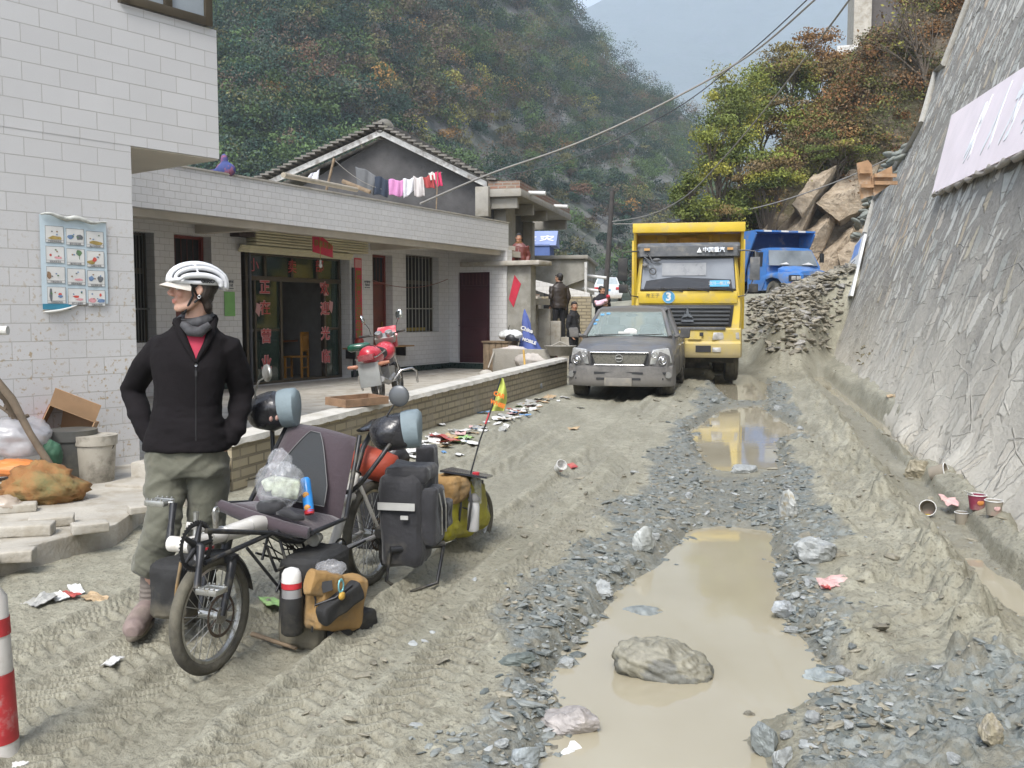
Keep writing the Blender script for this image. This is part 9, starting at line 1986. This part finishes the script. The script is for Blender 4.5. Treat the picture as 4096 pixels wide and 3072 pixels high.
for i, (a, b, r_, lb) in enumerate((((-25, 800), (152, 1068), .028, 'long thick branch leaning down across the sacks'), ((-20, 835), (75, 960), .02, 'shorter branch behind the long one at the left edge'), ((10, 880), (60, 905), .022, 'forked twig crossing the branches at the left edge'), ((-15, 868), (95, 985), .011, 'thin twig under the leaning branches'))):
 A, C = P(*dd(*a), 6.7 + .1 * i), (G(*dd(*b), PLZ) if i == 0 else P(*dd(*b), 7.1)); mb = MB(); mb.tube([A, A.lerp(C, .25) + Vector((.02, 0, .02)), A.lerp(C, .5), A.lerp(C, .75) + Vector((0, 0, -.012)), C + Vector((0, 0, r_))], [r_, r_ * 1.1, r_ * .95, r_, r_ * .85], 8); mb.build('branch', M('branch_bark', (.13, .10, .07), .9, var=.3, sc=10, bump=.006, bsc=40) if 'branch_bark' not in bpy.data.materials else bpy.data.materials['branch_bark'], None, smooth=60, label=lb, cat='branch')
for i, (x, y, lb) in enumerate(((8, 1068, 'lower muddy brick of the little stack at the left edge'), (30, 1070, 'second muddy brick on the ground of the little stack at the left edge'))): p = G(*dd(x, y), PLZ); block('brick', lb, 'brick', (p.x, p.y, PLZ + .0), (.2, .1, .055), 1.2 + .2 * i, M('brick_red' + str(i), (.22, .13, .10), .9, dirt=.6), 40 + i)
for i, (x, y, lb) in enumerate(((6, 1045, 'upper grey brick of the little stack at the left edge'), (29, 1047, 'upper right brick of the little stack at the left edge'))): p = G(*dd(x, y + 23), PLZ); block('brick', lb, 'brick', (p.x, p.y, PLZ + .056), (.2, .1, .055), 1.25 + .2 * i, CONC, 43 + i)
mb = MB(); mb.cyl((0, 0, 0), (.5, 0, 0), .022, n=12); o = put(mb, 'white_pipe', WHITE, 'end of a white pipe sticking in at the left frame edge', 'pipe', P(*dd(16, 714), 4.6) + Vector((-.5, -.02, 0)), (0, 0, .05))
p = G(18, 772, 0); t = thing('traffic_post', 'worn white traffic post with red bands at the lower left corner', 'post', (-1.765, 3.16, -.06)); mb = MB(); mb.tube([(0, 0, .04), (0, 0, .08), (0, 0, .3), (0, 0, .60), (0, 0, .64)], [.075, .066, .058, .047, .02], 24); mb.build('post', M('worn_white', (.50, .48, .45), .6, dirt=.4, dc=(.3, .26, .2), dsc=9), t, smooth=50)
mb = MB(); mb.tube([(0, 0, .0), (0, 0, .03), (0, 0, .05)], [.12, .115, .07], 24); mb.build('base', WHITE, t, smooth=40)
RB = M('worn_red', (.40, .03, .035), .5, var=.2, sc=12, dirt=.35, dc=(.45, .38, .36), dsc=14)
for a, b, r0, r1 in ((.10, .34, .0665, .0585), (.47, .53, .0545, .0523)): mb = MB(); mb.tube([(0, 0, a), (0, 0, b)], [r0, r1], 24, cap=False); mb.build('red_band', RB, t, smooth=60)
def wp(x, y, off): s_, z_ = wh(x, y, off); return WF.w(s_, off, z_)
p0 = wp(1043, 740, -1.0); p1 = wp(1097, 740, -1.0); WX = (p1 - p0).length; t = thing('wooden_cupboard', 'weathered wooden cupboard with board sides standing before the grey end wall', 'cupboard', (p0.x, p0.y, 0), WF.a)
mb = MB(); hz_ = p0.z
for i in range(4): mb.bb(WX * i / 4 + .006, WX * (i + 1) / 4 - .006, 0, .5, .14, hz_)
mb.build('boards', WOOD, t, bevel=.008); mb = MB(); mb.bb(-.02, WX + .02, -.03, .53, hz_ + .002, hz_ + .035); mb.build('top', WOOD, t)
mb = MB(); mb.tube([(0, 0, 0), (0, 0, .02), (0, 0, .12), (0, 0, .17)], [.16, .17, .165, .1], 20); mb.tube([(-.1, 0, .16), (-.08, 0, .28), (-.05, 0, .36)], [.01, .01, .006], 6); mb.tube([(-.12, 0, .13), (0, 0, .27), (.12, 0, .13)], .01, 6); put(mb, 'kettle', BLK, 'black sooty kettle standing on the wooden cupboard', 'kettle', (wp(1106, 741, -.75).x, wp(1106, 741, -.75).y, hz_ + .04), smooth=60)
mb = MB(); pm_ = M('parasol_blue', (.06, .09, .27), .8, var=.15, sc=5, bump=.01, bsc=12); a, b = wp(1147, 790, -.5), wp(1133, 668, -.1); b.z = wp(1133, 668, -.1).z; d = b - a
rr_ = []
for j, r_ in enumerate((.34, .32, .27, .21, .15, .09, .09, .055, .01)):
 c = a + d * (j / 8); rr_.append([c + Vector((math.cos(x) * r_ * (1 + .18 * math.cos(5 * x + j * .2)), math.sin(x) * r_ * .7 * (1 + .18 * math.cos(5 * x)), 0)) for x in [i * math.pi / 12 for i in range(24)]])
mb.loft(rr_); um = mb.build('folded_parasol', pm_, None, smooth=60, label='folded navy blue parasol with white lettering leaning on the grey end wall', cat='parasol')
for s_, (px, py), sz in (('China', (1138, 712), .13), ('MOBILE', (1143, 737), .10)):
 o0 = Vector((0, 0, CAMH)); ok, c, _n2, _ = um.ray_cast(o0, ray(*dd(px, py)).normalized()); c = c - ray(*dd(px, py)).normalized() * .02; text(s_, sz, TM(c, (.9, -.25, -.3), (.25, .15, 1)), um, PAPER, 'letter', .004, bold=.004)
for i, (x, y, s, c, lb, off) in enumerate(((1103, 725, (.28, .16, .13), (.60, .62, .62), 'white plastic bag with green print piled beside the kettle', -.7), (1108, 758, (.34, .2, .10), (.50, .46, .44), 'flattened white and brown carton under the white bag', -.9), (1160, 778, (.42, .22, .17), (.42, .39, .36), 'pale grey feed sack lying behind the low brick wall', -1.1), (1190, 775, (.14, .1, .1), (.35, .05, .05), 'red rag at the right side of the pale sack', -1.0), (1170, 762, (.10, .08, .07), (.05, .25, .35), 'turquoise plastic scrap under the parasol foot', -.8), (1098, 775, (.14, .05, .2), (.32, .28, .16), 'yellowish paper bag leaning on the cupboard side', -1.1))):
 o = sack('bag', lb, x, y, 0, s, M('heap_%d' % i, c, .6, var=.15, sc=9, bump=.01, bsc=14), 11 + i, .2 * i - .6, 'bag', Y=wp(x, y, off).y, k=.22)
mb = MB(); mb.tube([(0, 0, 0), (0, 0, .01), (0, 0, .2), (0, 0, .21)], [.22, .23, .33, .36], 24); mb.tube([(-.2, 0, .2), (0, -.0, .3), (.2, 0, .2)], .02, 6); p = wp(1209, 770, -.9); put(mb, 'basin', CONC, 'grey mud-caked mixing basin at the right end of the low brick wall', 'basin', P(*dd(1210, 768), 20.6), smooth=50)
mb = MB(); mb.bb(-.9, .55, 0, .25, 0, .55); p = wp(1140, 800, -1.25); put(mb, 'planter_wall', CONC, 'low concrete trough wall below the heap of bags', 'wall', (p.x, p.y, FLZ), (0, 0, WF.a), bevel=.02)
mb = MB(); a, b = P(*dd(1137, 832), 16.1), P(*dd(1131, 757), 17.6); a.z = .02; mb.tube([a, a.lerp(b, .5) + Vector((.01, 0, 0)), b], .02, 7); mb.build('bamboo_stick', M('bamboo_y', (.42, .26, .06), .7), None, smooth=60, label='yellow bamboo stick leaning against the outside of the low brick wall', cat='stick')
mb = MB(); a, b = wp(1050, 808, -1.5), wp(1058, 785, -1.4); mb.tube([b + (b - a) * 1.1, a.lerp(b, .6)], .015, 6); mb.ell(a, (.16, .1, .1)); put(mb, 'shovel', M('shovel_pale', (.42, .40, .36), .7), 'pale shovel resting head-up behind the low wall beside the cupboard', 'shovel', (0, 0, 0), smooth=50)
s_, z_ = LF.hit(*dd(785, 860), .05); mb = MB(); mb.bb(-.3, .3, -.16, .16, 0, .02)
for q_ in (((-.3, .3), (-.16, -.14)), ((-.3, .3), (.14, .16))): mb.bb(*q_[0], *q_[1], .021, .08)
for x in (-.3, .28): mb.bb(x, x + .02, -.139, .139, .021, .08)
put(mb, 'wooden_tray', M('tray_wood', (.24, .15, .09), .8, var=.25, sc=10), 'shallow wooden tray lying on the low wall before the motorcycle', 'tray', LF.w(s_, .12, lwz(s_) + .06), (.05, 0, LA - .4))
LITC = {'white': (.60, .60, .58), 'red': (.36, .06, .05), 'green': (.25, .42, .15), 'tan': (.36, .26, .15), 'yellow': (.5, .38, .06), 'blue': (.12, .25, .45), 'pink': (.55, .35, .33), 'grey': (.32, .32, .30)}
LM = {k: M('litter_' + k, c, .5, var=.3, sc=20, dirt=.3, dc=(.26, .23, .17), dsc=12) for k, c in LITC.items()}
def litter(px, py, s, c, lb, seed, group=None, cat='wrapper', disp=True):
 p = gp(*(dd(px, py) if disp else (px, py))); n = 7; rs = np.random.RandomState(seed); u, v = np.meshgrid(np.linspace(-.5, .5, n), np.linspace(-.5, .5, n)); x = u.ravel() * s * (1 + .3 * rs.rand()); y = v.ravel() * s * rs.uniform(.5, 1)
 z = .22 * s * np.abs(fbm(x / s * 2.6 + seed, y / s * 2.6, None, 3, seed)) + .01; x = x + .12 * s * fbm(x / s * 4 + seed, y / s * 4, None, 2, 3); V = np.stack([x, y, z], 1); V2 = V - np.array([0, 0, .004]); N = n * n
 f = [(j * n + i, j * n + i + 1, (j + 1) * n + i + 1, (j + 1) * n + i) for j in range(n - 1) for i in range(n - 1)]; f = f + [tuple(N + k for k in reversed(q)) for q in f]
 o = npmesh('paper_scrap', np.concatenate([V, V2]), np.array(f), LM[c], label=lb, cat=cat, group=group); o.location = p + Vector((0, 0, .0)); o.rotation_euler = (rs.uniform(-.2, .2), rs.uniform(-.2, .2), rs.uniform(0, 6)); return o
for i, a in enumerate([(244, 1440, .085, 'white', 'white torn paper scrap alone on the mud left of the front wheel'), (88, 1302, .13, 'grey', 'flattened grey and orange packet on the mud at the left'), (205, 1296, .11, 'tan', 'pale torn cardboard piece in the litter row at the left'), (150, 1288, .09, 'red', 'red and white wrapper in the middle of the litter row at the left'), (165, 1278, .09, 'white', 'white tissue behind the red wrapper at the left'), (128, 1292, .08, 'white', 'crushed white cup at the left of the red wrapper'), (585, 1305, .14, 'green', 'pale green sheet behind the front wheel under the bicycle'), (448, 1295, .10, 'white', 'white scrap between the shoe and the front wheel'), (962, 950, .34, 'red', 'big red and white snack bag on the mud behind the handlebar cover'), (940, 918, .25, 'white', 'clear plastic wrap above the red snack bag'), (1000, 948, .22, 'green', 'small green wrapper right of the red snack bag'), (1235, 928, .16, 'tan', 'orange wrapper lying on the mud before the pickup wheel'), (1232, 1008, .12, 'red', 'tiny red scrap under the noodle cup on the road'), (1800, 1262, .16, 'pink', 'pinkish torn packet at the right waterline of the large puddle'), (1783, 1272, .06, 'red', 'dark red wrapper tip beside the pinkish packet'), (1925, 855, .16, 'tan', 'orange and white wrapper on the bank at the wall foot'), (2065, 1088, .22, 'pink', 'flat pink carton lid on the flooded ground between the cups'), (1340, 1645, .16, 'white', 'white plastic film in the water at the bottom edge'), (1255, 1650, .16, 'white', 'white plastic film at the lower left corner of the puddle'), (1255, 882, .12, 'white', 'white scrap on the mud left of the puddle road edge')]): litter(*a, 200 + i)
rs = np.random.RandomState(77); ks = list(LITC)
for i in range(95):
 y = rs.uniform(9.0, 16.8); lat = rs.normal(-3.62, .16); x = lat + RD * y; px = 512 + 950 * x / y; py = 313 + 1425 / y
 litter(px, py, rs.uniform(.07, .22), ks[rs.choice(len(ks), p=[.44, .05, .05, .19, .04, .03, .06, .14])], 'small scrap of rubbish strewn along the foot of the low brick wall', 300 + i, group='litter along the low brick wall', disp=False)
def cup(px, py, s, lbl, m1, m2, tilt=(0, 0), lid=False, z0=None):
 s *= .78; p = gp(*dd(px, py)); z = p.z if z0 is None else z0; t = thing('noodle_cup', lbl, 'cup', (p.x, p.y, z + (.0 if tilt[0] == 0 else s * .42))); t.rotation_euler = (tilt[0], 0, tilt[1])
 mb = MB(); mb.tube([(0, 0, 0), (0, 0, s * .85)], [s * .38, s * .5], 22, cap=False); mb.tube([(0, 0, .002), (0, 0, .004)], s * .38, 22); mb.tube([(0, 0, s * .84), (0, 0, s * .3)], [s * .48, s * .42], 22, cap=False); mb.build('cup_wall', m1, t, smooth=60)
 mb = MB(); mb.torus((0, 0, s * .85), (0, 0, 1), s * .5, s * .03, 24, 6); mb.build('rim', LM['white'], t, smooth=80); mb = MB(); mb.ell((0, -s * .42, s * .45), (s * .2, s * .05, s * .16)); mb.build('printed_emblem', m2, t, smooth=80)
 if lid: mb = MB(); mb.slab([(-s * .5, 0, s * .87), (-s * .2, s * .2, s * .88), (-s * .3, -.2 * s, s * .88), (-s * .8, -.1 * s, s * 1.1)], .003); mb.build('lid_flap', LM['white'], t)
CM = M('cup_maroon', (.22, .03, .06), .5, dirt=.5, dc=(.26, .23, .18)); CG = M('cup_muddy', (.26, .23, .18), .8, dirt=.4, dc=(.3, .12, .12))
cup(2110, 1100, .16, 'upright maroon noodle cup with opened lid on the flooded ground', CM, M('emb', (.5, .2, .05), .5), lid=True); cup(2146, 1112, .15, 'upright muddy noodle cup with white rim at the right frame edge', CG, LM['pink']); cup(2006, 1112, .15, 'noodle cup lying on its side showing a colourful printed base', CG, LM['yellow'], (1.35, -.5)); cup(2077, 1132, .13, 'muddy noodle cup upside down in the mud', CG, LM['pink'], (0, 1)); cup(2010, 1040, .20, 'grey mud-coated pot lying on its side beside the ditch', M('pot_mud', (.24, .21, .165), .85), CG, (1.3, .9)); cup(1205, 1022, .125, 'white and red noodle cup lying tilted on the middle of the muddy road', LM['white'], LM['red'], (1.0, .5))
mb = MB(); mb.tube([(0, 0, 0), (0, 0, .02), (0, 0, .12)], [.16, .18, .2], 18); put(mb, 'blue_basin', M('basin_blue', (.03, .17, .5), .4), 'small blue plastic basin in the yard behind the cyclist elbow', 'basin', SF.w(sh(528, 908, -3.5)[0], -3.5, FLZ), smooth=50)
rs = np.random.RandomState(5)
for i, (px, py, h_, lb) in enumerate(((868, 352, 1.1, 'thin dry weed climbing the foot of the stone wall far end'), (838, 330, .8, 'green tuft of weeds where the stone wall meets the rubble'), (877, 372, .5, 'low dry weed at the stone wall foot'))):
 p = gp(px, py); t = thing('weed', lb, 'plant', p); n = 60; C = np.stack([rs.normal(0, .14, n), rs.normal(0, .14, n), rs.uniform(0, h_, n)], 1); v, f, c = leafcloud(C, np.full((n, 3), .06), 5, .03, np.repeat(np.array([[.10, .13, .04] if i == 1 else [.17, .15, .09]]), n, 0), rs); npmesh('leaves', v, f, LEAF, t, col=c); mb = MB()
 for k in range(6): mb.tube([(rs.normal(0, .04), rs.normal(0, .04), -.05), (rs.normal(0, .1), rs.normal(0, .1), h_ * rs.uniform(.6, 1))], [.008, .003], 4)
 mb.build('stem', BARK, t)
